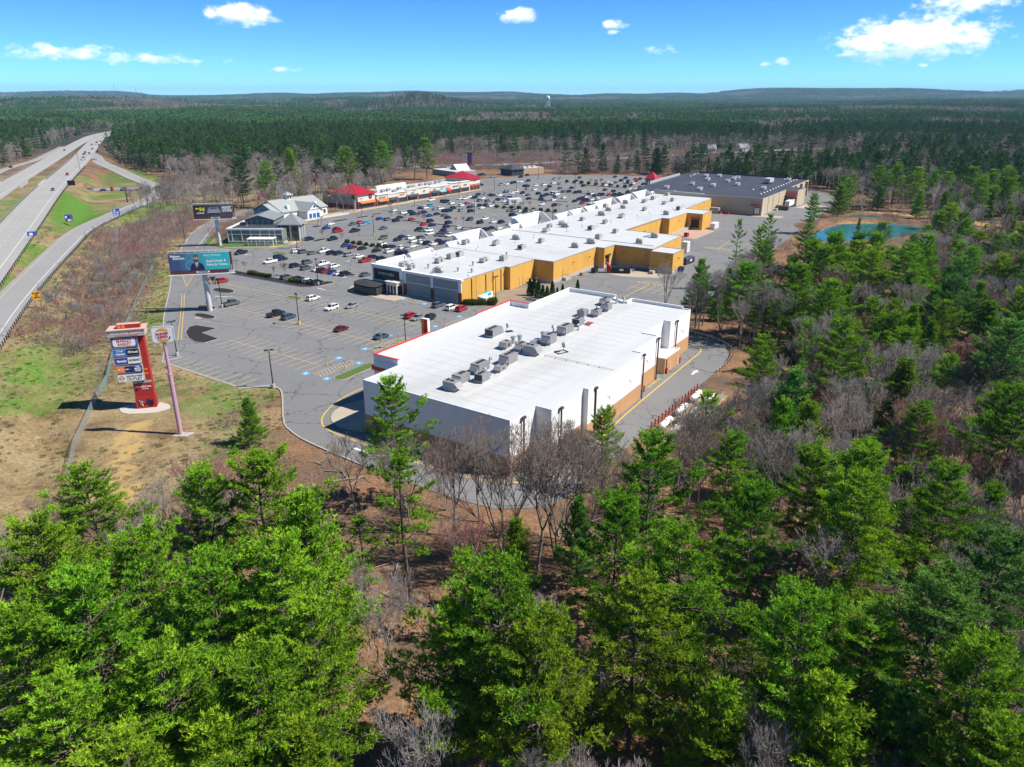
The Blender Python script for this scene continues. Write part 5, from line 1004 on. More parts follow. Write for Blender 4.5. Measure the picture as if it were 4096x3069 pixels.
def pine(seed, kind='pine', lod=0):
    g = np.random.default_rng(seed); H, R_ = PDIM[kind] if lod == 0 else (20.0, 5.0)
    cb = {'pine': .22, 'thin': .42, 'spruce': .06, 'young': .05}[kind] + .06 * g.random(); zb = H * cb
    dz = {'pine': 1.15, 'thin': 1.2, 'spruce': .55, 'young': .75}[kind] * (1 if lod == 0 else 1.8)
    bend = g.normal(size=2) * .35
    def axis(z): f = z / H; return np.array([bend[0] * math.sin(f * 3), bend[1] * math.sin(f * 2.4), z])
    S = []; zs = np.linspace(0, H * .97, 12 if lod == 0 else 5)
    for a, b in zip(zs[:-1], zs[1:]): S.append([*axis(a), .27 * (1 - a / H) ** .8 + .03, *axis(b), .27 * (1 - b / H) ** .8 + .03])
    C = []; D = []; TI = []
    sect = 1 + .35 * np.sin(np.linspace(0, 2 * math.pi, 16) * 2 + g.random() * 6) * g.random() + .18 * g.normal(size=16)
    z = zb
    while z < H - .35:
        u = (z - zb) / (H - zb); nb = int(g.integers(4, 7) if kind != 'thin' else g.integers(2, 5))
        if kind == 'pine': prof = min(1, .55 + 1.6 * u) * (1 - u) ** .62
        elif kind == 'thin': prof = (.75 + .25 * math.sin(u * 9 + seed)) * (1 - u) ** .5
        elif kind == 'spruce': prof = (1 - u) ** .85
        else: prof = (1 - u) ** .75
        a0 = g.random() * 6.28; lay = 1 + .3 * math.sin(z * 1.9 + seed)
        for j in range(nb):
            az = a0 + 6.283 * j / nb + g.normal() * .25; L = R_ * prof * sect[int(az / 6.283 * 16) % 16] * lay * (.5 + .68 * g.random()) + .35
            if kind == 'pine' and u < .15 and g.random() < .4: L *= .6
            el = {'pine': -.05 + .75 * u, 'thin': .05 + .6 * u, 'spruce': -.25 + .6 * u, 'young': .25 + .6 * u}[kind] + g.normal() * .08
            dr = np.array([math.cos(az) * math.cos(el), math.sin(az) * math.cos(el), math.sin(el)]); side = np.array([-math.sin(az), math.cos(az), 0])
            o = axis(z); cur = (.10 if kind != 'spruce' else -.03) * L
            ts = np.linspace(0, 1, 5 if lod == 0 else 2); P = np.array([o + dr * L * t + np.array([0, 0, cur * t * t]) for t in ts]); rb = .028 + .011 * L
            if lod == 0 or (kind != 'spruce' and g.random() < .5):
                for q in range(len(ts) - 1): S.append([*P[q], rb * (1 - ts[q] * .85), *P[q + 1], rb * (1 - ts[q + 1] * .85)])
            up_ = np.array([0, 0, 1.])
            if lod == 0:                                        # needle clumps at the ends of side branchlets
                m_ = max(3, int(L * {'pine': 2.5, 'thin': 2.2, 'spruce': 3.2, 'young': 3.0}[kind])); q_ = {'pine': 11, 'thin': 10, 'spruce': 7, 'young': 9}[kind]
                tc = (.28 if kind != 'spruce' else .12) + (.74 if kind != 'spruce' else .9) * g.random(m_) ** .7; tc[0] = 1.0
                lc = g.uniform(-1, 1, m_) * (.12 + .34 * np.clip(1.12 - tc, 0, 1)) * L; lc[0] = 0; vc = g.normal(size=m_) * .10
                t = np.repeat(tc, q_) + g.normal(size=m_ * q_) * .34 / (L + .4); lat = np.repeat(lc, q_) + g.normal(size=m_ * q_) * .27; n = m_ * q_
                vert = np.repeat(vc, q_) + np.abs(g.normal(size=n)) * (.13 if kind != 'young' else .2)
            else:
                n = max(2, int(L * 2.6)); t = .2 + .8 * g.random(n) ** .75; lat = g.normal(size=n) * (.10 + .3 * t * (1.15 - t)) * L; vert = g.normal(size=n) * .15
            c = o + dr * (L * t)[:, None] + side * lat[:, None] + up_ * (cur * t * t + vert - (.10 * np.abs(lat) if kind == 'spruce' else 0))[:, None]
            C.append(c); D.append(unit(dr[None] + side[None] * (lat / (L + .1) * 1.5)[:, None])); TI.append(np.clip(.0 + .62 * t + .2 * g.normal(size=n) + (np.repeat(g.normal(size=m_), q_) * .16 if lod == 0 else 0) + .1 * g.normal(), 0, 1))  # tint: paler outer growth, plus shade painted into needles near the trunk
            if lod == 0 and L > 1.6:
                for q in range(int(L * 1.3)):
                    tt = .3 + .6 * g.random(); b0 = o + dr * L * tt + np.array([0, 0, cur * tt * tt]); b1 = b0 + side * g.choice([-1, 1]) * L * .3 * g.random() + dr * .5; S.append([*b0, .022, *b1, .01])
        z += dz * (.75 + .5 * g.random()) * (1 if u < .7 else .75)
    if lod == 0 and kind in ('pine', 'thin'):                     # dead lower stubs
        for q in range(14):
            zz = zb * (.35 + .65 * g.random()); az = g.random() * 6.28; L = .8 + 1.8 * g.random(); o = axis(zz); S.append([*o, .03, *(o + np.array([math.cos(az) * L, math.sin(az) * L, -.2 * L * g.random()])), .01])
    C.append(np.array([axis(H - .15 * q) for q in range(6)])); D.append(np.tile([0, 0, 1.], (6, 1))); TI.append(np.full(6, .8))
    C, D, TI = np.concatenate(C), np.concatenate(D), np.concatenate(TI)
    if lod == 0: V, T, ti = tufts(C, D, 6, {'pine': .36, 'thin': .36, 'spruce': .30, 'young': .34}[kind], .054, g, TI, up={'pine': .5, 'thin': .4, 'spruce': -.05, 'young': .9}[kind], rnd=.62)
    elif lod == 1: V, T, ti = tufts(C, D, 6, .9, .17, g, TI, up=.4, rnd=.8)
    return segs_mesh(S, 5 if lod == 0 else 3), (V, T, ti)
def bare(seed, lod=0, H=15.0, spread=.55, multi=False):
    g = np.random.default_rng(seed); S = []; maxd = 7 if lod == 0 else 5
    rmin = .014 if lod == 0 else .04
    def grow(p, d, L, r, dep):
        n = 3 if dep < 2 else 2; q = p
        for k in range(n):
            d = unit(d + g.normal(size=3) * (.05 if dep == 0 else .11) + np.array([0, 0, .06])); e = q + d * L / n; r2 = max(rmin * .8, r * (1 - .3 * (k + 1) / n)); S.append([*q, max(r * (1 - .3 * k / n), rmin), *e, r2])
            if dep > 0 and dep < maxd - 1 and g.random() < (.55 if lod == 0 else .3): 
                a = unit(d + g.normal(size=3) * .8); S2 = e + a * L * .45; S.append([*e, max(rmin, r * .4), *S2, rmin * .7])
                if lod == 0:
                    for _ in range(2): S.append([*(e + a * L * .25), rmin, *(e + a * L * .25 + unit(a + g.normal(size=3) * .7) * L * .3), rmin * .6])
            q = e
        if dep >= maxd: return
        nb = 2 + (g.random() < (.55 if dep else .8)) ; 
        for j in range(nb):
            ang = spread * (.55 + .7 * g.random()); a = unit(np.cross(d, g.normal(size=3))); nd_ = unit(d * math.cos(ang) + a * math.sin(ang) + np.array([0, 0, .26])); grow(q, nd_, L * (.64 + .2 * g.random()), max(rmin, r * (.62 if j else .74)), dep + 1)
    for k in range(1 if not multi else 3):
        d = unit(np.array([g.normal() * .06 + (.25 * math.cos(k * 2.1) if multi else 0), g.normal() * .06 + (.25 * math.sin(k * 2.1) if multi else 0), 1]))
        grow(np.array([0., 0, -.1]), d, H * .36, .17 if not multi else .12, 0)
    S = np.array(S); zt = S[:, 6].max(); S[:, [0, 1, 2, 4, 5, 6]] *= H / zt
    return S
VEG = bpy.data.collections.new('plant shapes')                 # sources for the scattered masses; not part of the scene itself
# --- shapes
PINES = {}
for kind, seeds in (('pine', (11, 12, 13, 14, 15)), ('thin', (21, 22)), ('spruce', (31, 32)), ('young', (41, 42, 43))):
    PINES[kind] = []
    for sd in seeds:
        (sv, st_), (lv, lt, ti) = pine(sd, kind); PINES[kind].append((np_mesh('trunk', sv, st_, M_bark), lv, lt, ti))
CROWN = {}
def crown(kind, i, m):
    k = (kind, i)
    if k not in CROWN: _, lv, lt, ti = PINES[kind][i]; CROWN[k] = np_mesh('crown', lv, lt, m, ti)
    return CROWN[k]
BARES = []
for sd, H_, sp, mu in ((51, 15, .42, False), (52, 15, .5, False), (53, 15, .36, False), (54, 15, .42, True), (55, 15, .4, True), (56, 15, .55, False)):
    S = bare(sd, 0, H_, sp, mu); th = S[:, 3] > .05
    BARES.append((np_mesh_ := segs_mesh(S[th], 5), segs_mesh(S[~th], 3)))
BM = [(np_mesh('trunk', *a, M_greybark), b) for a, b in BARES]
BCR = {}
def bcrown(i, m):
    if i not in BCR: BCR[i] = np_mesh('crown', *BM[i][1], m)
    return BCR[i]
def dress(o, m): o.material_slots[0].link = 'OBJECT'; o.material_slots[0].material = m; return o
LOTP = np.array(LOT)
cen = None
def lotdist(x, y):
    d, _ = polydist(np.atleast_1d(np.array(x, float)), np.atleast_1d(np.array(y, float)), np.array([(*p, 0) for p in LOT] + [(*LOT[0], 0)])); ins = inpoly(np.atleast_1d(x), np.atleast_1d(y), LOT); return np.where(ins, -d, d)
FOOT = [[W(*p) for p in q] for q in ([(300, 306), (424, 306), (424, 342), (300, 342)], [(250, 298), (286, 298), (286, 338), (244, 336)])] + [[(-128, 310), (-88, 310), (-88, 356), (-128, 356)], [(-40, 600), (40, 600), (40, 670), (-90, 670)]]
def blocked(x, y, pad=3.0):
    x = np.atleast_1d(np.array(x, float)); y = np.atleast_1d(np.array(y, float))
    m = lotdist(x, y) < pad
    for P, hw in ((HWY1, 10), (HWY2, 9), (RAMP, 6.5), (EXIT, 5.5), (RAMP3, 5.5), (CROSS, 8.5)):
        d, _ = polydist(x, y, P); m |= d < hw + pad
    for P in FOOT + [POND, POND2]: m |= inpoly(x, y, P)
    m |= (np.hypot(x + 75, y - 136) < 14)
    return m
def inview(x, y, pad=12): return (y > 12) & (np.abs(x) < .72 * (y * math.cos(PITCH) + 22) + pad)
TREES = []                                                     # (species, x, y, H, R, shape, variant, material)
def add_tree(sp, x, y, H, R_, kind, var, m): TREES.append([sp, x, y, H, R_, kind, var, m])
HERO = [(165, 1008, 17, 4.4, 'pine', 0), (60, 1120, 20, 5.2, 'pine', 0), (300, 1150, 20, 4.6, 'pine', 0), (430, 1022, 18, 4.2, 'pine', 0), (560, 985, 20, 5.2, 'pine', 0), (655, 1075, 18, 4.4, 'young', 1), (600, 1165, 21, 5.2, 'pine', 0), (450, 1215, 20, 4.8, 'pine', 0), (180, 1250, 21, 5.2, 'pine', 0),
        (20, 1330, 20, 5, 'pine', 0), (330, 1400, 19, 4.6, 'pine', 1), (120, 1480, 18, 4.5, 'pine', 0), (560, 1420, 19, 4.5, 'pine', 1), (680, 1310, 19, 4.2, 'pine', 1), (450, 1565, 16, 4, 'young', 1), (250, 1590, 17, 4.2, 'pine', 1), (640, 1590, 14, 3.5, 'young', 1),
        (870, 980, 19, 3.4, 'thin', 0), (905, 768, 19, 3.3, 'pine', 0), (545, 845, 0, 2.6, 'young', 0), (1070, 1205, 21, 5.6, 'pine', 0), (975, 1310, 17, 4.0, 'pine', 1), (1175, 1340, 18, 4.4, 'pine', 1), (1400, 945, 22, 4.6, 'pine', 0), (1345, 1070, 19, 4, 'pine', 0), (1465, 1135, 20, 4.6, 'pine', 0), (1385, 1250, 18, 4.6, 'pine', 1),
        (1310, 872, 14, 2.9, 'pine', 0), (1525, 850, 15, 3.3, 'pine', 0), (1640, 1050, 17, 3.7, 'pine', 0), (1745, 1270, 19, 4.3, 'pine', 0), (1790, 1470, 15, 4, 'young', 1), (2040, 1255, 20, 5.2, 'pine', 2), (2125, 1400, 19, 4.6, 'pine', 0), (1560, 1480, 13, 3.4, 'young', 1), (1950, 1510, 13, 3.4, 'young', 2),
        (1650, 722, 18, 3.5, 'pine', 0), (1720, 682, 11, 2.2, 'spruce', 3), (1800, 632, 17, 3.1, 'young', 0), (1870, 735, 14, 3.0, 'spruce', 3), (2000, 870, 17, 3.8, 'pine', 0), (2080, 560, 24, 4.2, 'pine', 2), (2140, 650, 18, 4.2, 'spruce', 3), (1600, 475, 22, 2.5, 'thin', 0), (1642, 485, 22, 2.4, 'thin', 0), (1655, 520, 19, 3.6, 'pine', 0),
        (1748, 482, 16, 4.2, 'pine', 0), (1722, 590, 13, 3.2, 'spruce', 1), (1857, 470, 13, 1.4, 'spruce', 1), (1905, 480, 14, 4, 'pine', 2), (1975, 505, 15, 3.6, 'pine', 0), (2060, 1000, 18, 4, 'pine', 0), (1960, 775, 15, 3.6, 'spruce', 3), (1885, 960, 16, 3.8, 'pine', 0), (1765, 965, 16, 3.6, 'pine', 0), (2170, 830, 17, 4, 'pine', 0), (2190, 1150, 19, 4.6, 'pine', 2), (1590, 935, 14, 3, 'pine', 0), (1700, 870, 16, 3.2, 'young', 0),
        (770, 1120, 12, 2.6, 'thin', 0), (1480, 1300, 12, 3, 'young', 1), (1290, 1420, 9, 2.4, 'young', 1), (1880, 1330, 17, 4, 'pine', 0), (2150, 1560, 15, 4, 'pine', 1), (1640, 1330, 12, 3, 'pine', 1)]
PM = [M_pine, M_young, M_blue, M_spruce]
for i, (u, v, H, R_, kind, mi_) in enumerate(HERO):
    if H == 0: x, y = px('X', 545, 962, 0); H = 9.2
    else:
        H *= 1.14 if v > 900 else 1.05; R_ *= (1.38 if H > 17 else 1.25) if v > 900 else 1.25; x, y = px('X', u, v, H)
    if kind == 'pine' and (u, v) == (905, 768): x, y = -18.5, 101; H = 21; R_ = 5.4
    k = 0
    while lotdist(x, y)[0] < 2.2 and k < 40: x, y = (x * .98, y * .98) if y < 110 else (x + .6, y - .5); k += 1
    add_tree('spruce' if kind == 'spruce' else 'pine', x, y, H, R_, kind, i % len(PINES[kind]), PM[mi_])
# row of tall pines behind the restaurants
for i, (q, top, rr, kind) in enumerate([((380, 700), 270, 4.6, 'pine'), ((600, 720), 310, 3.6, 'pine'), ((700, 650), 300, 3, 'thin'), ((810, 600), 200, 3.4, 'spruce'), ((1050, 590), 290, 3.8, 'pine'), ((1290, 580), 190, 5.6, 'pine'), ((1430, 540), 175, 5.4, 'pine'), ((1590, 520), 150, 4.4, 'pine'), ((1850, 480), 165, 3.6, 'thin'), ((1960, 470), 115, 4.6, 'pine'), ((1480, 545), 330, 3.4, 'pine'), ((1190, 600), 430, 2.4, 'spruce')]):
    x, y = px('B', *q); d = math.hypot(x, y); v = 500 + top / 2.1572; yc = -(v - 1534.5) / 2938; Y = yc * math.sin(PITCH) + math.cos(PITCH); Z = yc * math.cos(PITCH) - math.sin(PITCH); H = CAMH + Z * y / Y
    add_tree('spruce' if kind == 'spruce' else 'pine', x, y, H, rr * 1.9, kind, i % len(PINES[kind]), M_pine if i % 2 else M_midpine)
def zone(x, y):
    """woods: (tree density 0..1, share of pines)"""
    x = np.asarray(x, float); y = np.asarray(y, float); s, t = ST(x, y)
    n = vnoise(x / 55, y / 55, 31); dens = np.zeros(x.shape); pf = np.full(x.shape, .33)
    right = (x > 0) | ((y < 112) & (x > -46)) | ((y < 86) & (x > -75)); right &= (y < 640); dens = np.where(right, 1.0, dens)
    pf = np.where(right, np.where(y < 60, .25, .34 + .6 * (n - .3)), pf)
    pf = np.where((x > 45) & (y > 140) & (y < 330), .44 + .7 * (n - .35), pf)
    mar = (x > 175) & (x < 330) & (y > 270) & (y < 385); dens = np.where(mar, .35, dens); pf = np.where(mar, .10, pf)          # open wet ground by the pond
    dens = np.where((x > 128) & (x < 215) & (y > 318) & (y < 420), 0.12, dens)
    ew = right & (y >= 385); pf = np.where(ew, .45 + .9 * (n - .45), pf)
    lw = (x < -86) & (y > 395) & (y < 720) & (x > -245 - .05 * (y - 500)); dens = np.where(lw, .95, dens); pf = np.where(lw, .5 * sst(640, 700, y), pf)
    strip = (x > -190) & (x < -112) & (y > 196) & (y < 400); d, _ = polydist(x, y, RAMP); dens = np.where(strip & (d > 11) & (d < 46) & ((y > 330) | (x < -115 - .38 * (y - 215))), .8, dens); pf = np.where(strip, 0, pf)
    far = (y > 640) & (x > -86); dens = np.where(far, 1, dens); mead = far & (y < 850 + .25 * x) & (x > -80) & (x < 330); dens = np.where(mead, .13, dens); pf = np.where(far, np.where(y < 985 + .1 * x, .12 + .4 * (n - .3), .5 + 1.3 * (vnoise(x / 130, y / 130, 33) - .45)), pf); pf = np.where(mead, .08, pf)
    d2, _ = polydist(x, y, HWY2); lh = (x < -180 - .4 * (y - 300)) & (d2 > 34) & (y > 300); dens = np.where(lh & ~lw, np.where(y < 690, .75, 1), dens); pf = np.where(lh & ~lw, np.where(d2 < 70, .25, .75), pf)
    up = (y > 720) & (x <= -86); d1, _ = polydist(x, y, EXIT); dens = np.where(up, 1, dens); pf = np.where(up & ~lh, np.where(y > 742, .62 + 1.2 * (vnoise(x / 90, y / 90, 37) - .5), .12), pf)
    med = (d2 < 34) & (y < 1500); dens = np.where(med, 0, dens); d3, _ = polydist(x, y, HWY1); dens = np.where(d3 < 21, 0, dens)
    tri = (x < -245) & (y < 700) & (d3 < 110) & (x > -420) & (y > 520) & (d1 < 60); rs = (x > np.interp(y, EXIT[::-1, 1], EXIT[::-1, 0])) & (x < -86) & (y > 552) & (y < 760); dens = np.where(rs & (d1 > 17), .95, dens); pf = np.where(rs, np.where(y > 640, .55, .12), pf); dens = np.where((d1 < 16) & (y < 760), 0, dens)
    hx1 = np.interp(y, HWY1[:, 1], HWY1[:, 0]); ex = np.interp(y, EXIT[::-1, 1], EXIT[::-1, 0]); rx = np.interp(y, RAMP[:, 1], RAMP[:, 0]); btw = (x > hx1 - 5) & (y < 745) & (x < np.where(y < 525, rx, ex) + 4); dens = np.where(btw, 0, dens)
    dens = np.where((t > 37) & (t < 50) & (s > 90) & (s < 190), 0, dens); dens = np.where((y > 76) & (y < 116) & (x > -46) & (x < 26), .28, dens); dens = np.where(np.hypot(x + 238, y - 528) < 42, 0, dens)
    los = (x > .36 * y) & (x < .56 * y) & (y > 225) & (y < 336); dens = np.where(los, .3, dens); pf = np.where(los, .12, pf)
    farn = vnoise(x / 420, y / 300, 35) * .6 + vnoise(x / 150, y / 150, 36) * .4
    pf = np.where(y > 1250, np.clip((farn - .36) * 4.2, .05, .95), pf)
    return dens, np.clip(pf, 0, 1)
# near woods on a jittered grid
def jitter(x0, x1, y0, y1, c, g):
    X, Y = np.meshgrid(np.arange(x0, x1, c), np.arange(y0, y1, c)); X = X.ravel() + g.uniform(-.45, .45, X.size) * c; Y = Y.ravel() + g.uniform(-.45, .45, Y.size) * c; return X, Y
g4 = np.random.default_rng(99)
X, Y = jitter(-260, 460, 18, 640, 6.2, g4); k = inview(X, Y) & ~blocked(X, Y, 3.2); X, Y = X[k], Y[k]
dn, pf = zone(X, Y); k = g4.random(len(X)) < dn * .86; X, Y, pf = X[k], Y[k], pf[k]; isp = g4.random(len(X)) < pf
# clear the ground the photograph shows open
open_ = ((np.abs(X + 4) < 24) & (Y > 62) & (Y < 74)) & (g4.random(len(X)) < .6); X, Y, isp = X[~open_], Y[~open_], isp[~open_]
hx = np.array([t[1] for t in TREES]); hy = np.array([t[2] for t in TREES]); hr = np.array([t[4] for t in TREES])
REST = []                                                      # what is beyond the countable trees
cand = []
for x, y, p_ in zip(X, Y, isp):
    dd = np.hypot(hx - x, hy - y) 
    if p_ and (dd < hr + 2.6).any(): continue
    if not p_ and (dd < hr * .55).any(): continue
    if y < 60 and (p_ or x < 12) and x < -8: continue
    if p_ and 82 < y < 120 and x < 26: continue
    dist = math.hypot(x, y); r = g4.random()
    if p_:
        kind = 'pine' if r < .5 else 'young' if r < .7 else 'spruce' if r < .85 else 'thin'; H = g4.uniform(14, 24) * (.72 if kind in ('young', 'spruce') else 1); Rr = {'pine': .27, 'young': .28, 'spruce': .23, 'thin': .18}[kind] * H * g4.uniform(.85, 1.2)
        if y < 130 and x < 30: H = min(H, 13); Rr = min(Rr, 2.8)
        if .36 * y < x < .56 * y and 225 < y < 336: H *= .4; Rr *= .5
        cand.append((dist, 'spruce' if kind == 'spruce' else 'pine', x, y, H, Rr, kind, int(g4.integers(len(PINES[kind]))), [M_pine, M_pine, M_young, M_blue, M_pine][int(g4.integers(5))] if kind != 'spruce' else M_spruce))
    else:
        H = g4.uniform(10, 18)
        if -70 < x < 8 and 85 < y < 122: H = g4.uniform(6, 11)
        if x < -100 and y < 400: H = g4.uniform(4, 7.5)
        if .36 * y < x < .56 * y and 225 < y < 336: H = g4.uniform(3.5, 6)
        if -46 < x < -16 and 84 < y < 116: H = g4.uniform(3.5, 8)
        cand.append((dist, 'bare', x, y, H, H * .27, 'bare', int(g4.integers(6)), [M_twig, M_twig, M_twig2, M_redtwig][int(g4.choice(4, p=[.4, .22, .23, .15]))]))
for x, y, H in [(-8.5, 92, 17), (-1, 86, 20), (3.5, 84, 22), (-15, 93, 15), (10, 90, 18), (-24, 98, 13), (6, 86, 21), (-5, 96, 16), (15, 84, 17)]: cand.append((0, 'bare', x, y, H, H * .2, 'bare', int(g4.integers(6)), M_twig2))
cand.sort(key=lambda c: c[0]); npi = sum(t[0] != 'bare' for t in TREES); nbr = 0
for c in cand:
    if c[1] == 'bare':
        if nbr < 300: add_tree(*c[1:]); nbr += 1
        else: REST.append(c)
    else:
        if npi < 290: add_tree(*c[1:]); npi += 1
        else: REST.append(c)
def region(x, y):
    s, t = ST(x, y)
    if x < -86 and y > 380: return 'behind the two restaurants'
    if x < -86: return 'beside the highway ramp'
    if y < 62: return 'at the very bottom of the picture'
    if y < 84: return 'in the second row of the near woods'
    if y < 118 and x < 25: return 'just below the white cinema'
    if y < 118: return 'right of the cinema near corner'
    if y < 165: return 'beside the white gas tanks'
    if y < 235: return 'right of the cinema far end'
    if y < 320: return 'right of the service lot'
    if y < 430: return 'around the blue pond'
    return 'beyond the black roofed supermarket'
grp = {}
for t in TREES: grp.setdefault((t[0], region(t[1], t[2])), []).append(t)
NAMES = {'pine': ('pine_tree', 'pine tree', 'pine trees'), 'spruce': ('hemlock_tree', 'dark conical evergreen', 'conical evergreens'), 'bare': ('bare_tree', 'leafless tree', 'leafless trees')}
BN = {M_twig.name: 'grey', M_twig2.name: 'brown', M_redtwig.name: 'reddish', M_pine.name: 'green', M_young.name: 'yellow green', M_blue.name: 'bluish green', M_spruce.name: 'deep green', M_midpine.name: 'dark green'}
TH = dict(zip([id(t) for t in TREES], height(np.array([t[1] for t in TREES]), np.array([t[2] for t in TREES]))))
for (sp, rg), lst in grp.items():
    lst.sort(key=lambda t: t[1] / t[2]); nm, word, gname = NAMES[sp]
    for i, tt in enumerate(lst):
        _, x, y, H, R_, kind, var, m = tt
        o = thing(nm, '%s %s %s, %s from left' % (BN[m.name], word, rg, ordn(i)), 'tree', (x, y, float(TH[id(tt)]) - .05), g4.random() * 6.28, gname)
        if sp == 'bare':
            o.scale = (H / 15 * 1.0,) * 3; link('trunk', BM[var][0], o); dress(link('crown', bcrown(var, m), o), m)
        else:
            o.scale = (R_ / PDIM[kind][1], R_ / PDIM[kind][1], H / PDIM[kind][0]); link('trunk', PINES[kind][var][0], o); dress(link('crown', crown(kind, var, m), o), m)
print('trees', len(TREES), 'rest', len(REST))

# --- scattered masses (nobody could count these)
def proto(me): o = bpy.data.objects.new('shape%03d' % len(VEG.objects), me); VEG.objects.link(o); return len(VEG.objects) - 1
P_MID = []; P_BARE = []
for sd in range(5):
    (sv, s4), (lv, lt, ti) = pine(100 + sd, ['pine', 'pine', 'young', 'spruce', 'thin'][sd], 1)
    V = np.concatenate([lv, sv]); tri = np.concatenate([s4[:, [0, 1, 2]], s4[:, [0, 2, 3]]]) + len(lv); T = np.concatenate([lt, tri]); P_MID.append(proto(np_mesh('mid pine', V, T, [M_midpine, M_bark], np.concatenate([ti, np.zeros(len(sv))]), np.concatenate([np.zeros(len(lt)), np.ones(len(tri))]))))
for sd, m in enumerate([M_twig, M_twig2, M_twig, M_redtwig]): S = bare(200 + sd, 1, 14, .5); P_BARE.append(proto(np_mesh('mid bare', *segs_mesh(S, 3), m)))
def brush(seed, m, h, n):
    g = np.random.default_rng(seed); S = []
    for i in range(n):
        p = np.array([g.normal() * 1.1, g.normal() * 1.1, -.1]); d = unit(np.array([g.normal() * .35, g.normal() * .35, 1])); L = h * (.4 + .7 * g.random()); q = p + d * L * .5; S.append([*p, .03, *q, .022])
        for j in range(5): e = q + unit(d + g.normal(size=3) * .45) * L * .5 * g.random(); S.append([*q, .02, *e, .011]); f = e + unit(g.normal(size=3) + d) * L * .2; S.append([*e, .014, *f, .009])
    return proto(np_mesh('brush', *segs_mesh(S, 3), m))
P_BRUSH = [brush(1, M_twig2, 1.7, 26), brush(2, M_redtwig, 1.9, 28), brush(3, M_twig, 1.5, 24), brush(4, M_twig2, 2.6, 22), brush(5, mat('straw', (.34, .25, .14), 1, .2, 1), 1.0, 40)]
def fallen(seed):
    g = np.random.default_rng(seed); S = []
    for i in range(5): a = g.random() * 6.28; p = np.array([g.normal() * 2, g.normal() * 2, .15]); q = p + np.array([math.cos(a), math.sin(a), .05]) * g.uniform(2, 6); S.append([*p, .11, *q, .05]); [S.append([*(p + (q - p) * f), .03, *(p + (q - p) * f + g.normal(size=3) * .8 + np.array([0, 0, .5])), .012]) for f in (.5, .6, .75, .9)]
    return proto(np_mesh('fallen branches', *segs_mesh(S, 4), M_greybark))
P_FALL = [fallen(1), fallen(2)]
def far_patch(seed, size, n, pfrac):
    """a stand of distant trees in one piece"""
    g = np.random.default_rng(seed); VV = []; TT = []; MI = []; TI = []; off = 0
    for i in range(n):
        x, y = g.uniform(-size / 2, size / 2, 2); H = g.uniform(15, 25)
        if g.random() < pfrac:
            k = 26; u = g.random(k) ** .8; r = (1 - u) ** .7 * H * .21 * (.5 + .6 * g.random(k)); az = g.random(k) * 6.28; C = np.stack([x + r * np.cos(az), y + r * np.sin(az), H * (.2 + .8 * u)], 1); D = np.stack([np.cos(az), np.sin(az), np.full(k, .2)], 1)
            V, T, ti = tufts(C, D, 2, 2.6, .8, g, np.clip(.2 + .5 * u + .2 * g.normal(size=k), 0, 1), up=.35, rnd=.5); mi_ = np.zeros(len(T))
        else:
            S = []; m2 = int(g.integers(1, 4)); H *= .78
            S.append([x, y, 0, .16, x, y, H * .5, .12])
            for j in range(15): az = g.random() * 6.28; e = g.uniform(.5, 1.2); z0 = H * g.uniform(.3, .65); L = H * g.uniform(.25, .45); S.append([x, y, z0, .11, x + L * math.cos(az) * math.cos(e), y + L * math.sin(az) * math.cos(e), z0 + L * math.sin(e), .05])
            V, T4 = segs_mesh(S, 3); T = np.concatenate([T4[:, [0, 1, 2]], T4[:, [0, 2, 3]]]); mi_ = np.full(len(T), m2); ti = np.zeros(len(V))
        VV.append(V); TT.append(T + off); MI.append(mi_); TI.append(ti); off += len(V)
    return proto(np_mesh('stand', np.concatenate(VV), np.concatenate(TT), [M_midpine, M_twig, M_twig2, M_redtwig], np.concatenate(TI), np.concatenate(MI)))
P_FAR = [[far_patch(300 + 10 * a + b, 56, 62, f) for b in range(2)] for a, f in enumerate((.04, .3, .6, .93))]
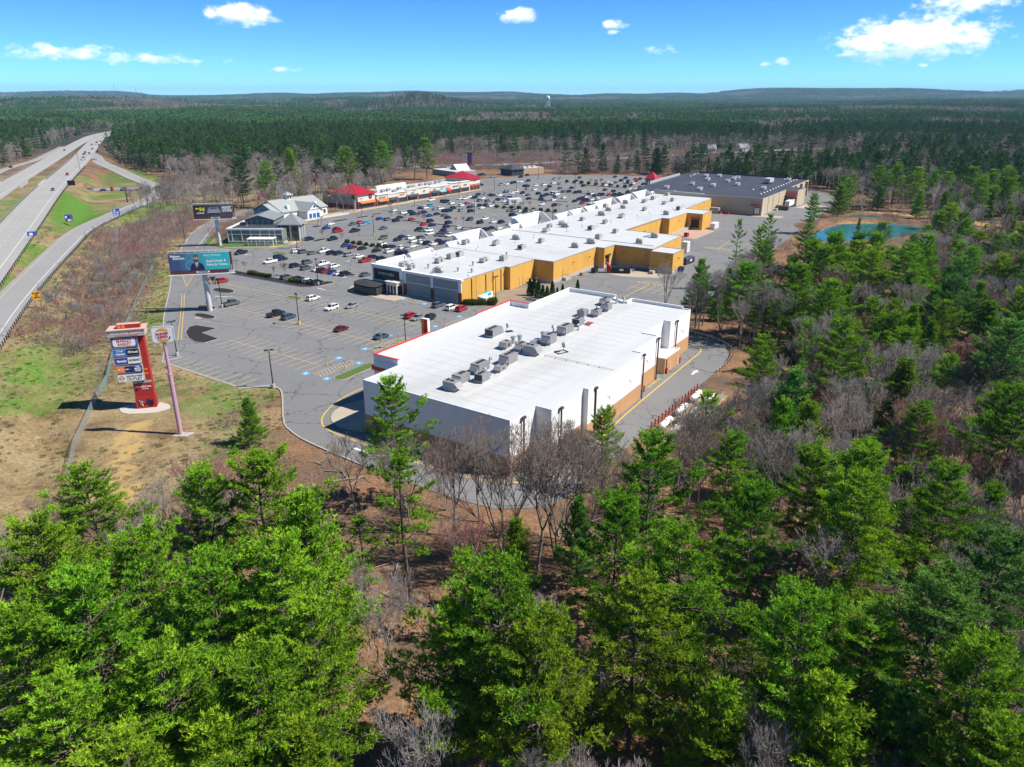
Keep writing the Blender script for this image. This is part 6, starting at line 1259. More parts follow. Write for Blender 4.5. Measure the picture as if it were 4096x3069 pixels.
def gn_scatter(name, pts, idx, rot, scl, label):
    me = bpy.data.meshes.new(name); me.vertices.add(len(pts)); me.vertices.foreach_set('co', np.asarray(pts, np.float32).ravel())
    for nm, ty, v in (('idx', 'INT', np.asarray(idx, np.int32)), ('rotz', 'FLOAT', np.asarray(rot, np.float32))): a = me.attributes.new(nm, ty, 'POINT'); a.data.foreach_set('value', v)
    a = me.attributes.new('scl', 'FLOAT_VECTOR', 'POINT'); a.data.foreach_set('vector', np.asarray(scl, np.float32).ravel()); me.update()
    o = stuff(link(name, me)); o['label'] = label; o['category'] = 'vegetation'; LABELS[label] = 1
    ng = bpy.data.node_groups.get('scatter')
    if not ng:
        ng = bpy.data.node_groups.new('scatter', 'GeometryNodeTree'); ng.interface.new_socket('Geometry', in_out='INPUT', socket_type='NodeSocketGeometry'); ng.interface.new_socket('Geometry', in_out='OUTPUT', socket_type='NodeSocketGeometry')
        gi = ng.nodes.new('NodeGroupInput'); go = ng.nodes.new('NodeGroupOutput'); ip = ng.nodes.new('GeometryNodeInstanceOnPoints'); ci = ng.nodes.new('GeometryNodeCollectionInfo')
        ci.inputs[0].default_value = VEG; ci.inputs[1].default_value = True; ci.inputs[2].default_value = True; ip.inputs['Pick Instance'].default_value = True
        def na(nm, ty): n = ng.nodes.new('GeometryNodeInputNamedAttribute'); n.data_type = ty; n.inputs[0].default_value = nm; return n.outputs[0]
        cx = ng.nodes.new('ShaderNodeCombineXYZ'); L = ng.links.new
        L(na('rotz', 'FLOAT'), cx.inputs[2]); L(cx.outputs[0], ip.inputs['Rotation']); L(na('idx', 'INT'), ip.inputs['Instance Index']); L(na('scl', 'FLOAT_VECTOR'), ip.inputs['Scale']); L(gi.outputs[0], ip.inputs['Points']); L(ci.outputs[0], ip.inputs['Instance']); L(ip.outputs[0], go.inputs[0])
    md = o.modifiers.new('scatter', 'NODES'); md.node_group = ng; return o
# middle distance woods: single trees beyond the counted ones
pts = []; idx = []; scl = []
def put(x, y, z, i, sx, sz): pts.append((x, y, z)); idx.append(i); scl.append((sx, sx, sz))
RZ = height(np.array([c[2] for c in REST]), np.array([c[3] for c in REST]))
for c, z in zip(REST, RZ):
    _, sp, x, y, H, R_, kind, var, m = c
    if sp == 'bare': put(x, y, z, random.choice(P_BARE[:3] if m != M_redtwig else P_BARE), H / 14, H / 14)
    else: put(x, y, z, random.choice(P_MID), R_ / 5, H / 20)
X, Y = jitter(-900, 860, 300, 1250, 7.6, g4); k = inview(X, Y, 20) & ((Y > 640) | ((X < -200))) & ~blocked(X, Y, 4); X, Y = X[k], Y[k]; dn, pf = zone(X, Y); k = g4.random(len(X)) < dn * .9; X, Y, pf = X[k], Y[k], pf[k]; Z = height(X, Y)
for x, y, z, f in zip(X, Y, Z, pf):
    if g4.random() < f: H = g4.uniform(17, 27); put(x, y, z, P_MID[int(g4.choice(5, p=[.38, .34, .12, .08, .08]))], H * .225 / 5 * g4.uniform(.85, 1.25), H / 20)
    else: H = g4.uniform(11, 18); put(x, y, z, P_BARE[int(g4.choice(4, p=[.3, .3, .28, .12]))], H / 14, H / 14)
X, Y = jitter(-800, 80, 2580, 3660, 13, g4); k = np.hypot((X + 360) / 440, (Y - 3120) / 540) < 1; X, Y = X[k], Y[k]; Z = height(X, Y)
for x, y, z in zip(X, Y, Z):
    if g4.random() < .4: put(x, y, z, P_MID[int(g4.integers(5))], .8, .8)
    else: put(x, y, z, P_BARE[int(g4.integers(3))], .95, .85)
gn_scatter('distant_trees', pts, idx, g4.random(len(pts)) * 6.28, scl, 'mixed pine and leafless woods in the middle distance'); print('mid', len(pts))
pts = []; idx = []; scl = []
for y0, y1, c, s in ((1250, 3000, 50, 1.0), (3000, 9600, 92, 1.75)):
    X, Y = jitter(-.80 * y1, .80 * y1, y0, y1, c, g4); k = inview(X, Y, 80); X, Y = X[k], Y[k]; _, pf = zone(X, Y); dd, _ = polydist(X, Y, HWY1); k = (dd > 55) & (np.hypot((X + 360) / 420, (Y - 3120) / 520) > 1); X, Y, pf = X[k], Y[k], pf[k]; Z = height(X, Y)
    for x, y, z, f in zip(X, Y, Z, pf): put(x, y, z - .5, random.choice(P_FAR[min(3, int(f * 4))]), s, 1.0 if s == 1 else 1.15)
gn_scatter('far_forest', pts, idx, g4.random(len(pts)) * 6.28, scl, 'far forest of pines and leafless trees reaching the horizon'); print('far', len(pts))
# brush and fallen wood on the forest floor, along the ramp and in the wet meadow
pts = []; idx = []; scl = []
X, Y = jitter(-200, 340, 22, 460, 3.6, g4); k = inview(X, Y, 2) & ~blocked(X, Y, 1.2); X, Y = X[k], Y[k]; dn, pf = zone(X, Y); dens = np.where(dn > .2, .40, np.where(dn > .1, .5, .0))
strip = (X > -190) & (X < -106) & (Y > 172) & (Y < 400); d, _ = polydist(X, Y, RAMP); ins = strip & (d > 9) & ((Y > 330) | (X < -104 - .36 * (Y - 190))); dens = np.where(ins, .95, dens)
fence_strip = polydist(X, Y, np.array([(-82, 127, 0), (-91, 154, 0), (-110, 204, 0), (-130, 260, 0)]))[0]; dens = np.where((fence_strip < 3.2), np.maximum(dens, .4), dens)
dens = np.where((np.hypot(X + 55, Y - 128) < 9), .25, dens)
k = g4.random(len(X)) < dens; X, Y, ins = X[k], Y[k], ins[k]; Z = height(X, Y)
for x, y, z, s in zip(X, Y, Z, ins):
    r = g4.random()
    if s: k = g4.uniform(1.0, 2.1); put(x, y, z, P_BRUSH[int(g4.choice(5, p=[.3, .3, .1, .25, .05]))], k, k)
    elif r < .12 and y < 330: put(x, y, z, random.choice(P_FALL), 1, 1)
    else: k = g4.uniform(.6, 1.5); put(x, y, z, P_BRUSH[int(g4.choice(5, p=[.34, .14, .3, .12, .10]))], k, k)
def grass_tuft(seed, m):
    g = np.random.default_rng(seed); n = 60; a = g.random(n) * 6.28; r = .5 * np.sqrt(g.random(n)); C = np.stack([r * np.cos(a), r * np.sin(a), np.zeros(n)], 1); D = np.stack([np.cos(a), np.sin(a), np.full(n, 1.2)], 1); V, T, ti = tufts(C, D, 1, .34, .03, g, g.random(n), up=1.0, rnd=.4, outw=.4); return proto(np_mesh('tuft', V, T, m, ti))
P_TUFT = [grass_tuft(1, mat('straw', (.34, .25, .14))), grass_tuft(2, mat('pale straw', (.42, .35, .22), 1, .2, 1)), grass_tuft(3, leaf_mat('grass blades', (.05, .10, .012), (.16, .24, .04))), grass_tuft(4, mat('brown weeds', (.19, .13, .08), 1, .2, 1))]
X, Y = jitter(-215, -44, 86, 330, 1.35, g4); k = inview(X, Y, 2) & ~blocked(X, Y, .4); X, Y = X[k], Y[k]; k = g4.random(len(X)) < .62; X, Y = X[k], Y[k]; Z = height(X, Y); nn = vnoise(X / 26, Y / 26, 21) * .6 + vnoise(X / 9, Y / 9, 22) * .4
for x, y, z, q in zip(X, Y, Z, nn): k = g4.uniform(.5, 1.3); put(x, y, z - .02, P_TUFT[2] if q + .25 * g4.normal() > .62 else P_TUFT[int(g4.choice([0, 1, 3]))], k, k)
X, Y = jitter(-90, 330, 640, 860, 4.5, g4); k = inview(X, Y, 2) & ~blocked(X, Y, 3); X, Y = X[k], Y[k]
for x, y in zip(X, Y): k = g4.uniform(1.2, 2.3); put(x, y, 0, P_BRUSH[int(g4.choice(5, p=[.3, .2, .3, .1, .1]))], k, k)
gn_scatter('undergrowth', pts, idx, g4.random(len(pts)) * 6.28, scl, 'leafless brush and fallen branches on the forest floor'); print('brush', len(pts))
# ------------------------------------------------------------------ signs
HP = math.pi / 2
def flat(parent, name, m, x0, x1, z0, z1, y): return MB().quad((x0, y, z0), (x1, y, z0), (x1, y, z1), (x0, y, z1)).build(name, m, parent)
def letters(parent, txt, size, m, x, z, y, **k): return lettering('lettering', txt, size, m, parent, (x, y, z), (HP, 0, 0), .012, **k)
def C_(n, c): return mat('ink ' + n, c, .5, .03, 1)
K_blue, K_lblue, K_navy, K_black, K_white, K_red, K_orange, K_purple, K_grey = C_('blue', (.02, .05, .36)), C_('light blue', (.03, .16, .52)), C_('navy', (.008, .02, .10)), C_('black', (.008, .008, .01)), C_('white', (.78, .78, .77)), C_('red', (.50, .015, .03)), C_('orange', (.80, .20, .015)), C_('purple', (.035, .02, .32)), C_('grey', (.40, .37, .35))
cx, cy = -75.6, 139.4
tw = thing('pylon_sign', 'tall red brick pylon sign with stacked shop name panels', 'sign', (cx + .25, cy, 0), R(16)); tw.scale = (.86, 1, 1)
M_rb = mat('bright red brick', (.36, .022, .018), .8, .12, 1.2, .2, 8, dirt=(.22, .015, .015), dscale=.5)
MB().box(-2.0, 2.1, 0, 1.8, -.2, 15.9).build('brick_tower', M_rb, tw); MB().box(-2.15, 2.25, -.12, 1.95, -.2, 2.6).build('plinth', M_rb, tw)
cap = MB().box(-4.9, 2.8, -1.1, 2.2, 15.9, 17.2).build('header', mat('grey header', (.42, .37, .34), .8, .1, 1), tw); MB().box(-5.1, 3.0, -1.3, 2.4, 17.2, 17.35).build('header_cap', mat('pink cap', (.55, .35, .30), .7), cap)
letters(cap, 'BRICKYARD SQUARE', .88, K_white, -1.05, 16.72, -1.12, bold=.015, sx=.80); letters(cap, 'EPPING, NEW HAMPSHIRE', .34, K_orange, -1.0, 16.15, -1.12, spacing=1.2, sx=1.0)
MB().box(-3.0, 1.9, -.4, .9, 17.35, 18.2, 0, 1).build('crown', [M_rb, mat('pink cap', (.55, .35, .30))], tw); flat(tw, 'crown_window', K_orange, -2.8, -2.1, 17.5, 18.1, -.42); flat(tw, 'crown_window', K_orange, -1.9, -1.2, 17.5, 18.1, -.42)
def panel(z0, z1, cells):
    p = MB().box(-4.7, .9, -.85, -.02, z0, z1).build('sign_cabinet', mat('cabinet frame', (.33, .34, .35), .5), tw); x = -4.6
    for wd, m in cells: flat(p, 'sign_face', m, x, x + wd, z0 + .09, z1 - .09, -.862); x += wd
    return p
p = panel(13.6, 15.6, [(5.4, K_blue)]); 
def rrect(parent, name, m, x0, x1, z0, z1, r, y, n=5):
    P = []
    for cx_, cz_, a0 in ((x1 - r, z1 - r, 0), (x0 + r, z1 - r, HP), (x0 + r, z0 + r, 2 * HP), (x1 - r, z0 + r, 3 * HP)):
        for k in range(n): a = a0 + HP * k / (n - 1); P.append((cx_ + r * math.cos(a), y, cz_ + r * math.sin(a)))
    me = MB().add(P, [tuple(range(len(P)))]).mesh(name, m)
    if me.polygons[0].normal.y > 0: me.flip_normals()
    return link(name, me, parent)
rrect(p, 'rounded_field', K_grey, -4.35, .55, 13.8, 15.4, .45, -.868); rrect(p, 'rounded_field', K_white, -4.22, .42, 13.9, 15.3, .42, -.874)
letters(p, 'MARKET\nBASKET', .80, K_red, -1.9, 14.62, -.88, bold=.012, shear=.08, sx=1.05)
p = panel(11.85, 13.3, [(2.75, K_lblue), (2.65, K_black)]); letters(p, "O'neil", .55, K_white, -3.2, 12.9, -.88, bold=.008); letters(p, 'cinemas', .68, K_white, -3.2, 12.3, -.88, bold=.02, sx=.86); letters(p, 'Michaels', .72, K_white, -.5, 12.6, -.88, shear=.25, bold=.012, sx=.86)
p = panel(10.1, 11.55, [(2.75, K_blue), (2.65, K_white)]); letters(p, 'Marshalls', .66, K_white, -3.2, 10.8, -.88, shear=.15, bold=.025, sx=.82); letters(p, 'PET', .56, K_red, -1.2, 10.85, -.88, bold=.02, sx=.9); letters(p, 'SMART', .56, K_lblue, .0, 10.9, -.88, bold=.02, sx=.84)
p = panel(8.3, 9.75, [(1.75, K_orange), (1.8, K_navy), (1.85, K_purple)]); letters(p, 'ULTA', .58, K_white, -3.72, 9.0, -.88, bold=.008, sx=.95); flat(p, 'lettering', K_white, -2.7, -2.05, 8.95, 9.15, -.88); flat(p, 'lettering', K_lblue, -2.0, -1.5, 8.95, 9.15, -.88); letters(p, 'THE\nBEACH\nPLUM', .45, K_white, -.12, 9.02, -.88, bold=.02)
p = panel(6.4, 8.0, [(5.4, K_white)]); letters(p, 'LIQUOR & WINE', .46, K_black, -1.15, 7.55, -.88); letters(p, 'OUTLET', .80, K_black, -1.15, 6.92, -.88, sx=1.1)
a = MB().disc((-3.85, -.87, 7.2), .58, 20, 'y', 0, .46).build('emblem', K_red, p); [flat(a, 'emblem_bar', K_red, -4.15 + .16 * k, -4.08 + .16 * k, 6.95, 7.45, -.875) for k in range(4)]; flat(a, 'emblem_band', K_black, -4.62, -3.08, 7.1, 7.16, -.872)
flat(tw, 'notice_strip', K_grey, -2.0, 2.1, 5.6, 6.15, -.03); flat(tw, 'notice_strip', K_black, .1, .5, 5.75, 6.0, -.04); flat(tw, 'notice_strip', K_black, -1, -.2, 5.75, 5.85, -.04)
letters(tw, 'WATERSTONE', .46, K_white, .3, 4.75, -.03, bold=.012); letters(tw, 'PROPERTIES', .26, K_white, .45, 4.3, -.03, bold=.008); letters(tw, 'W', .9, K_white, -1.45, 4.7, -.03, shear=.3)
for z in (8.3, 7.4): flat(tw, 'small_window', K_orange, 1.05, 1.75, z, z + .4, -.03)
g_ = np.random.default_rng(5)
for k in range(9):                                             # scrawled graffiti on the plinth
    x = -1.8 + g_.random() * 3.4; P = [(x + g_.normal() * .35, -.16, .5 + 1.6 * g_.random()) for _ in range(6)]; MB().tube(P, .06, 3, caps=False).build('graffiti', K_black if k < 5 else K_purple if k < 8 else K_white, tw)
pad = [(cx + r * math.cos(a) * 1.25, cy - .2 + r * math.sin(a) * .75) for a, r in zip(np.linspace(0, 6.28, 16, endpoint=False), 3.6 + .9 * g_.random(16))]
struct(MB().prism(pad, -.2, .1).build('sign_pad', mat('pale pad concrete', (.46, .42, .37), .9, .12, 1)))
# burger sign on a tall pole
bx_, by_ = -63.13, 126.86
bk = thing('pole_sign', 'square burger restaurant sign on a tall faded pink pole', 'sign', (bx_, by_, float(height(bx_, by_))), R(12))
M_pinkpole = mat('faded purple paint', (.50, .27, .36), .7, .12, .8, dirt=(.24, .26, .44), dscale=.6, damt=.9)
MB().tube([(0, 0, -.2), (0, 0, 12.2)], .42, 12).build('lower_pole', M_pinkpole, bk); MB().tube([(0, 0, 12.2), (0, 0, 18.5)], .30, 12).build('upper_pole', M_pinkpole, bk); MB().tube([(0, 0, 12.1), (0, 0, 12.35)], .47, 12).build('collar', M_pinkpole, bk)
cab = MB(); P = []
for cx_, cz_, a0 in ((1.45, 20.95, 0), (-1.45, 20.95, HP), (-1.45, 18.85, 2 * HP), (1.45, 18.85, 3 * HP)):
    for k in range(5): a = a0 + HP * k / 4; P.append((cx_ + .45 * math.cos(a), cz_ + .45 * math.sin(a)))
n = len(P); cab.add([(x, -.35, z) for x, z in P] + [(x, .35, z) for x, z in P], [tuple(range(n)), tuple(range(2 * n - 1, n - 1, -1))] + [((i + 1) % n, i, n + i, n + (i + 1) % n) for i in range(n)]); cab = cab.build('cabinet', mat('cabinet grey', (.30, .34, .35), .5), bk)
rrect(cab, 'sign_face', K_white, -1.78, 1.78, 18.5, 21.3, .4, -.36)
def arcpoly(a0, a1, r0, r1, n=18): return [(r0 * math.cos(a), r0 * math.sin(a)) for a in np.linspace(a0, a1, n)] + [(r1 * math.cos(a), r1 * math.sin(a)) for a in np.linspace(a1, a0, n)]
def shape(parent, name, m, P, x, z, y):
    me = MB().add([(x + a, y, z + b) for a, b in P], [tuple(range(len(P)))]).mesh(name, m)
    if me.polygons[0].normal.y > 0: me.flip_normals()
    return link(name, me, parent)
for s, z in ((1, 20.35), (-1, 19.35)):
    P = [(1.0 * math.cos(a), s * .62 * math.sin(a)) for a in np.linspace(.1, math.pi - .1, 16)]; shape(cab, 'bun', C_('bun', (.80, .33, .03)), P, .08, z + s * .16, -.372)
shape(cab, 'blue_swoosh', K_blue, arcpoly(R(70), R(250), 1.27, 1.2), .05, 19.88, -.368); shape(cab, 'blue_swoosh', K_blue, arcpoly(R(225), R(345), 1.36, 1.12), .05, 19.88, -.369)
letters(cab, 'BURGER', .56, K_red, .02, 20.14, -.38, bold=.014, sx=.98).rotation_euler = (HP, R(-6), 0); letters(cab, 'KING', .72, K_red, .02, 19.55, -.38, bold=.02, sx=1.0).rotation_euler = (HP, R(-6), 0)
struct(MB().prism([(bx_ - 1.2, by_ - 1), (bx_ + 1.6, by_ - 1.1), (bx_ + 2.4, by_ + .7), (bx_ - .8, by_ + .9)], -.2, .08).build('pole_pad', M_conc))
# billboards
def billboard(x, y, rz, label, design, w=16.6, z0=12.7, z1=17.75):
    b = thing('billboard', label, 'billboard', (x, y, 0), rz)
    MB().tube([(0, 0, -.3), (0, 0, 11.6)], .75, 16).build('column', M_rtuw, b)
    off = w * .04; f = MB().box(-w / 2 - off, w / 2 - off, -1.35, -1.05, z0, z1).build('front_panel', mat('panel edge', (.5, .5, .5)), b)
    MB().box(-w / 2 - off, w / 2 - off - .6, -1.5, -1.0, 11.75, 12.6).build('apron', mat('maroon apron', (.10, .025, .03), .6), b); MB().box(-w / 2 - 1.2, w / 2 + .6, -2.3, -1.55, 11.5, 11.62).build('catwalk', M_rtuw, b)
    a = MB(); a.add([(-w / 2 - 1.2, 2.6, 11.7), (w / 2, -.4, 11.7), (w / 2, -.4, z1 - .2), (-w / 2 - 1.2, 2.6, z1 - .2)], [(0, 1, 2, 3), (3, 2, 1, 0)][:1]); a.build('rear_panel', mat('brown panel back', (.16, .085, .06), .8), b)
    MB().box(-w / 2, w / 2, -.5, .5, 11.4, 12.1).build('torsion_beam', M_rtuw, b)
    for k in range(6): MB().tube([(-w / 2 + (k + .5) * w / 6, -1.0, 11.8), (-w / 2 + (k + .5) * w / 6, .4, 14.5), (-w / 2 + (k + .5) * w / 6, -1.0, z1)], .08, 4).build('bracing', M_rtuw, b)
    mb = MB(); mb.tube([(-w / 2 - off, .6, z1 + .35), (w / 2 - off, .3, z1 + .35)], .08, 4); mb.tube([(-w / 2 - off, -.6, z1 + .35), (w / 2 - off, -.6, z1 + .35)], .08, 4); [mb.tube([(-w / 2 - off + k * w / 9, -.6, z1 - .1), (-w / 2 - off + k * w / 9, -.6, z1 + .35), (-w / 2 - off + k * w / 9, .5, z1 + .35)], .06, 4) for k in range(10)]; mb.build('top_rail', M_rtuw, b)
    mb = MB(); [mb.tube([(w / 2 - off + q, -1.5, 11.4), (w / 2 - off + q, -1.5, 14)], .06, 4) for q in (.3, 1.0)]; [mb.tube([(w / 2 - off + .3, -1.5, 11.4 + k * .6), (w / 2 - off + 1.0, -1.5, 11.4 + k * .6)], .05, 4) for k in range(5)]; mb.build('side_ladder', M_rtuw, b)
    flat(b, 'maker_plate', K_white, -1.8, 1.8, 11.95, 12.45, -1.52); letters(b, 'OUTFRONT/', .5, K_navy, 0, 12.2, -1.53, bold=.02)
    design(f, -w / 2 - off, w, z0, z1, -1.362); return b
def grad_mat(name, c0, c1, x0, x1):
    m = bpy.data.materials.new(name); m.use_nodes = True; nt = m.node_tree; b = nt.nodes['Principled BSDF']; b.inputs['Roughness'].default_value = .5
    tc = nd(nt, 'ShaderNodeTexCoord'); sx = nd(nt, 'ShaderNodeSeparateXYZ'); nt.links.new(tc.outputs['Object'], sx.inputs[0]); mr = nd(nt, 'ShaderNodeMapRange'); nt.links.new(sx.outputs[0], mr.inputs[0]); mr.inputs[1].default_value = x0; mr.inputs[2].default_value = x1
    mx = nd(nt, 'ShaderNodeMix', data_type='RGBA'); nt.links.new(mr.outputs[0], mx.inputs[0]); mx.inputs[6].default_value = (*c0, 1); mx.inputs[7].default_value = (*c1, 1); nt.links.new(mx.outputs[2], b.inputs['Base Color']); return m
def ad_lawyer(f, x, w, z0, z1, y):
    flat(f, 'print', grad_mat('teal print', (.045, .07, .19), (.02, .44, .47), x + w * .15, x + w * .72), x, x + w, z0, z1, y)
    K_fig = C_('pale figure', (.10, .25, .38))
    for zc, r in ((z0 + 3.7, .95), (z0 + 1.5, 1.35)): shape(f, 'print_curl', K_fig, arcpoly(0, 6.2, r, r * .68, 24), x + w * .345, zc, y - .006)
    K_suit, K_skin, K_hair, K_tie = C_('suit', (.012, .016, .075)), C_('skin print', (.50, .27, .20)), C_('hair print', (.025, .015, .012)), C_('tie', (.13, .01, .04)); X0 = x + w * .455
    shape(f, 'printed_suit', K_suit, [(-1.95, 0), (2.0, 0), (1.95, .8), (1.5, 1.75), (.75, 2.25), (-.65, 2.25), (-1.4, 1.8), (-1.85, .9)], X0, z0 + .02, y - .012)
    shape(f, 'printed_shirt', K_white, [(-.42, 2.3), (.42, 2.3), (.2, .9), (0, .1), (-.25, .9)], X0, z0 + .05, y - .018); shape(f, 'printed_tie', K_tie, [(-.13, 1.95), (.13, 1.95), (.2, .5), (0, .1), (-.18, .5)], X0, z0 + .05, y - .024)
    shape(f, 'printed_neck', K_skin, [(-.36, 2.1), (.36, 2.1), (.36, 2.7), (-.36, 2.7)], X0, z0, y - .021); shape(f, 'printed_head', K_skin, [(.68 * math.cos(a), .92 * math.sin(a)) for a in np.linspace(0, 6.28, 22, endpoint=False)], X0, z0 + 3.4, y - .03)
    shape(f, 'printed_hair', K_hair, [(.74 * math.cos(a), .98 * math.sin(a)) for a in np.linspace(.25, 2.9, 14)] + [(-.45, .5), (.4, .55)], X0, z0 + 3.45, y - .036); shape(f, 'printed_beard', K_hair, [(.68 * math.cos(a), .95 * math.sin(a)) for a in np.linspace(3.3, 6.12, 14)] + [(.4, -.3), (0, -.2), (-.4, -.3)], X0, z0 + 3.38, y - .036)
    shape(f, 'printed_mouth', K_skin, [(-.2, -.42), (.2, -.42), (.15, -.5), (-.15, -.5)], X0, z0 + 3.4, y - .042); [flat(f, 'printed_eye', K_hair, X0 + q - .1, X0 + q + .1, z0 + 3.5, z0 + 3.58, y - .042) for q in (-.26, .26)]
    letters(f, 'Shaheen', .82, K_white, x + w * .115, z1 - .78, y - .02, bold=.03); letters(f, '&Gordon', .82, K_white, x + w * .17, z1 - 1.45, y - .02, bold=.03); letters(f, "It's different here.", .36, C_('cyan ink', (.10, .40, .48)), x + w * .14, z1 - 2.1, y - .02)
    letters(f, 'Meet Anthony', .95, K_white, x + w * .72, z1 - .85, y - .02, shear=.25, sx=.86); letters(f, 'Good Lawyer &', .92, K_white, x + w * .775, z0 + 2.55, y - .02, bold=.028, sx=.92); letters(f, 'Voice for Victims', .92, K_white, x + w * .785, z0 + 1.45, y - .02, bold=.028, sx=.92); flat(f, 'underline', K_white, x + w * .615, x + w * .71, z0 + 2.08, z0 + 2.15, y - .02)
def ad_octane(f, x, w, z0, z1, y):
    flat(f, 'print', grad_mat('slate print', (.012, .012, .016), (.045, .048, .055), x, x + w * .6), x, x + w, z0, z1, y); K_st = C_('streak', (.16, .16, .18)); K_body = C_('silver print', (.30, .30, .34)); K_y = C_('yellow ink', (.80, .62, .01))
    g2 = np.random.default_rng(3)
    for k in range(14): zz = z0 + .2 + 4.6 * g2.random(); X = x + w * (.3 + .5 * g2.random()); shape(f, 'print_streak', K_st, [(0, 0), (2 + g2.random() * 2, .35), (2 + g2.random() * 2, .45), (0, .05)], X, zz, y - .004)
    X0 = x + w * .52; shape(f, 'printed_car', K_body, [(-2.5, .9), (2.5, .9), (2.6, 2.0), (2.0, 2.6), (1.5, 3.5), (-1.5, 3.5), (-2.0, 2.6), (-2.6, 2.0)], X0, z0 + .4, y - .012); shape(f, 'printed_rear_glass', K_black, [(-1.5, 2.65), (1.5, 2.65), (1.15, 3.35), (-1.15, 3.35)], X0, z0 + .4, y - .018)
    flat(f, 'printed_bumper', K_black, X0 - 2.3, X0 + 2.3, z0 + .9, z0 + 1.5, y - .018); flat(f, 'printed_wing', K_body, X0 - 2.4, X0 + 2.4, z0 + 3.2, z0 + 3.35, y - .02); [flat(f, 'printed_lamp', K_red, X0 + q - .5, X0 + q + .5, z0 + 2.2, z0 + 2.35, y - .02) for q in (-1.7, 1.7)]
    letters(f, '94', 2.3, K_y, x + w * .21, z0 + 3.0, y - .02, bold=.05, shear=.2); letters(f, 'OCTANE', .72, K_white, x + w * .17, z0 + 1.55, y - .02, bold=.03, shear=.2); flat(f, 'print_flash', K_y, x + w * .06, x + w * .14, z0 + 3.2, z0 + 3.7, y - .02)
    letters(f, 'HIGHEST\nOCTANE', 1.45, K_white, x + w * .85, z0 + 3.0, y - .02, bold=.05, sx=.66)
billboard(-90.6, 213.3, R(13), 'nearer billboard with a bearded man in a suit on teal', ad_lawyer); billboard(-125.6, 316, R(13), 'farther billboard with a silver sports car on black', ad_octane, 15.6, 12.6, 17.6)

# ------------------------------------------------------------------ fences and guardrails
def alpha_mat(name, col, a):
    m = bpy.data.materials.new(name); m.use_nodes = True; b = m.node_tree.nodes['Principled BSDF']; b.inputs['Base Color'].default_value = (*col, 1); b.inputs['Alpha'].default_value = a; b.inputs['Roughness'].default_value = .8; return m
M_mesh = alpha_mat('green screen fabric', (.17, .30, .25), .72); M_link = alpha_mat('chain link', (.36, .38, .37), .38)
FN = [(-74, 108), (-80, 121), (-82, 127), (-88, 144), (-91, 154), (-97, 168), (-104, 187), (-110, 204), (-117, 223), (-130, 260), (-138, 282)]
fe = thing('chain_link_fence', 'chain link fence with torn green screening beside the grassy slope', 'fence', (-97, 168, 0), 0)
acc = 0
for i in range(len(FN) - 1):
    a, b = Vector(FN[i]), Vector(FN[i + 1]); L = (b - a).length; n = max(1, round(L / 3))
    for k in range(n):
        p, q = a.lerp(b, k / n), a.lerp(b, (k + 1) / n); zp, zq = float(height(p.x, p.y)), float(height(q.x, q.y)); P = lambda v, z: (v.x + 97, v.y - 168, z)
        MB().tube([P(p, zp - .2), P(p, zp + 1.9)], .05, 5).build('fence_post', M_steel, fe)
        w_ = .25 * math.sin(acc * 1.7); acc += 1
        MB().quad(P(p, zp + .05), P(q, zq + .05), P(q, zq + 1.8), P(p, zp + 1.8)).build('fence_panel', M_mesh if (acc % 7) not in (0, 3) and i > 2 else M_link, fe)
        MB().tube([P(p, zp + 1.85), P(q, zq + 1.85)], .03, 4).build('top_rail', M_steel, fe)
def guardrail(P, label, sp=1.95, h=.72, side=1, blk=True, mpost=None, zfun=None):
    P = [Vector((p[0], p[1], p[2] if len(p) > 2 else 0)) for p in P]; o = P[len(P) // 2].copy()
    gr = thing('guardrail', label, 'guardrail', tuple(o), 0); mb = MB(); prof = [(0, -.16), (.05, -.1), (0, -.03), (0, .03), (.05, .1), (0, .16)]; vs = []; fs = []
    for i, p in enumerate(P):
        d = (P[min(i + 1, len(P) - 1)] - P[max(i - 1, 0)]).normalized(); n = Vector((-d.y, d.x, 0)) * side
        for a, b in prof: v = p - o + n * (a + .1) + Vector((0, 0, h + b)); vs.append(tuple(v))
    k = len(prof)
    for i in range(len(P) - 1):
        for j in range(k - 1): fs.append((i * k + j, (i + 1) * k + j, (i + 1) * k + j + 1, i * k + j + 1))
    mb.add(vs, fs); mb.build('beam', M_steel, gr)
    acc = 0; pm = None
    for i in range(len(P) - 1):
        L = (P[i + 1] - P[i]).length; t = -acc % sp if acc else 0
        d = (P[i + 1] - P[i]).normalized(); rz = math.atan2(d.y, d.x)
        while t < L:
            if pm is None: pm = MB().box(-.09, .09, -.12, .12, -.5, h + .22).mesh('post', mpost or mat('dark timber', (.05, .045, .04), .9))
            link('post', pm, gr, tuple(P[i] + d * t - o - Vector((-d.y, d.x, 0)) * side * .06), rz); t += sp
        acc += L
    return gr
guardrail([tuple(q) for q in offs(RAMP, -5.6, 0)[6:47]], 'long guardrail with dark posts along the near highway ramp', 2.6, side=1)
guardrail([tuple(q) for q in offs(HWY1, -8.9, 0)[10:38]], 'guardrail on the right shoulder of the nearer highway lanes', 4.0, side=1)
guardrail([tuple(q) for q in offs(HWY1, 8.9, 0)[16:42]], 'pale guardrail on the median side of the nearer highway lanes', 4.0, side=-1, mpost=M_steel)
guardrail([tuple(q) for q in offs(HWY2, 8.2, 0)[12:30]], 'guardrail on the far shoulder of the farther highway lanes', 4.0, side=-1, mpost=M_steel)
guardrail([tuple(q) for q in offs(RAMP, 5.6, 0)[42:52]], 'short pale guardrail on the grass side of the ramp', 3, side=-1, mpost=M_steel)
guardrail([(*W(*q), 0) for q in catmull([(185.5, 69), (184.8, 64.5), (183.4, 60), (180.4, 55), (176, 51.7), (168, 50.2), (159.5, 49.9)], 5)], 'curved guardrail round the turn behind the cinema drive', 2, side=-1, mpost=M_steel)
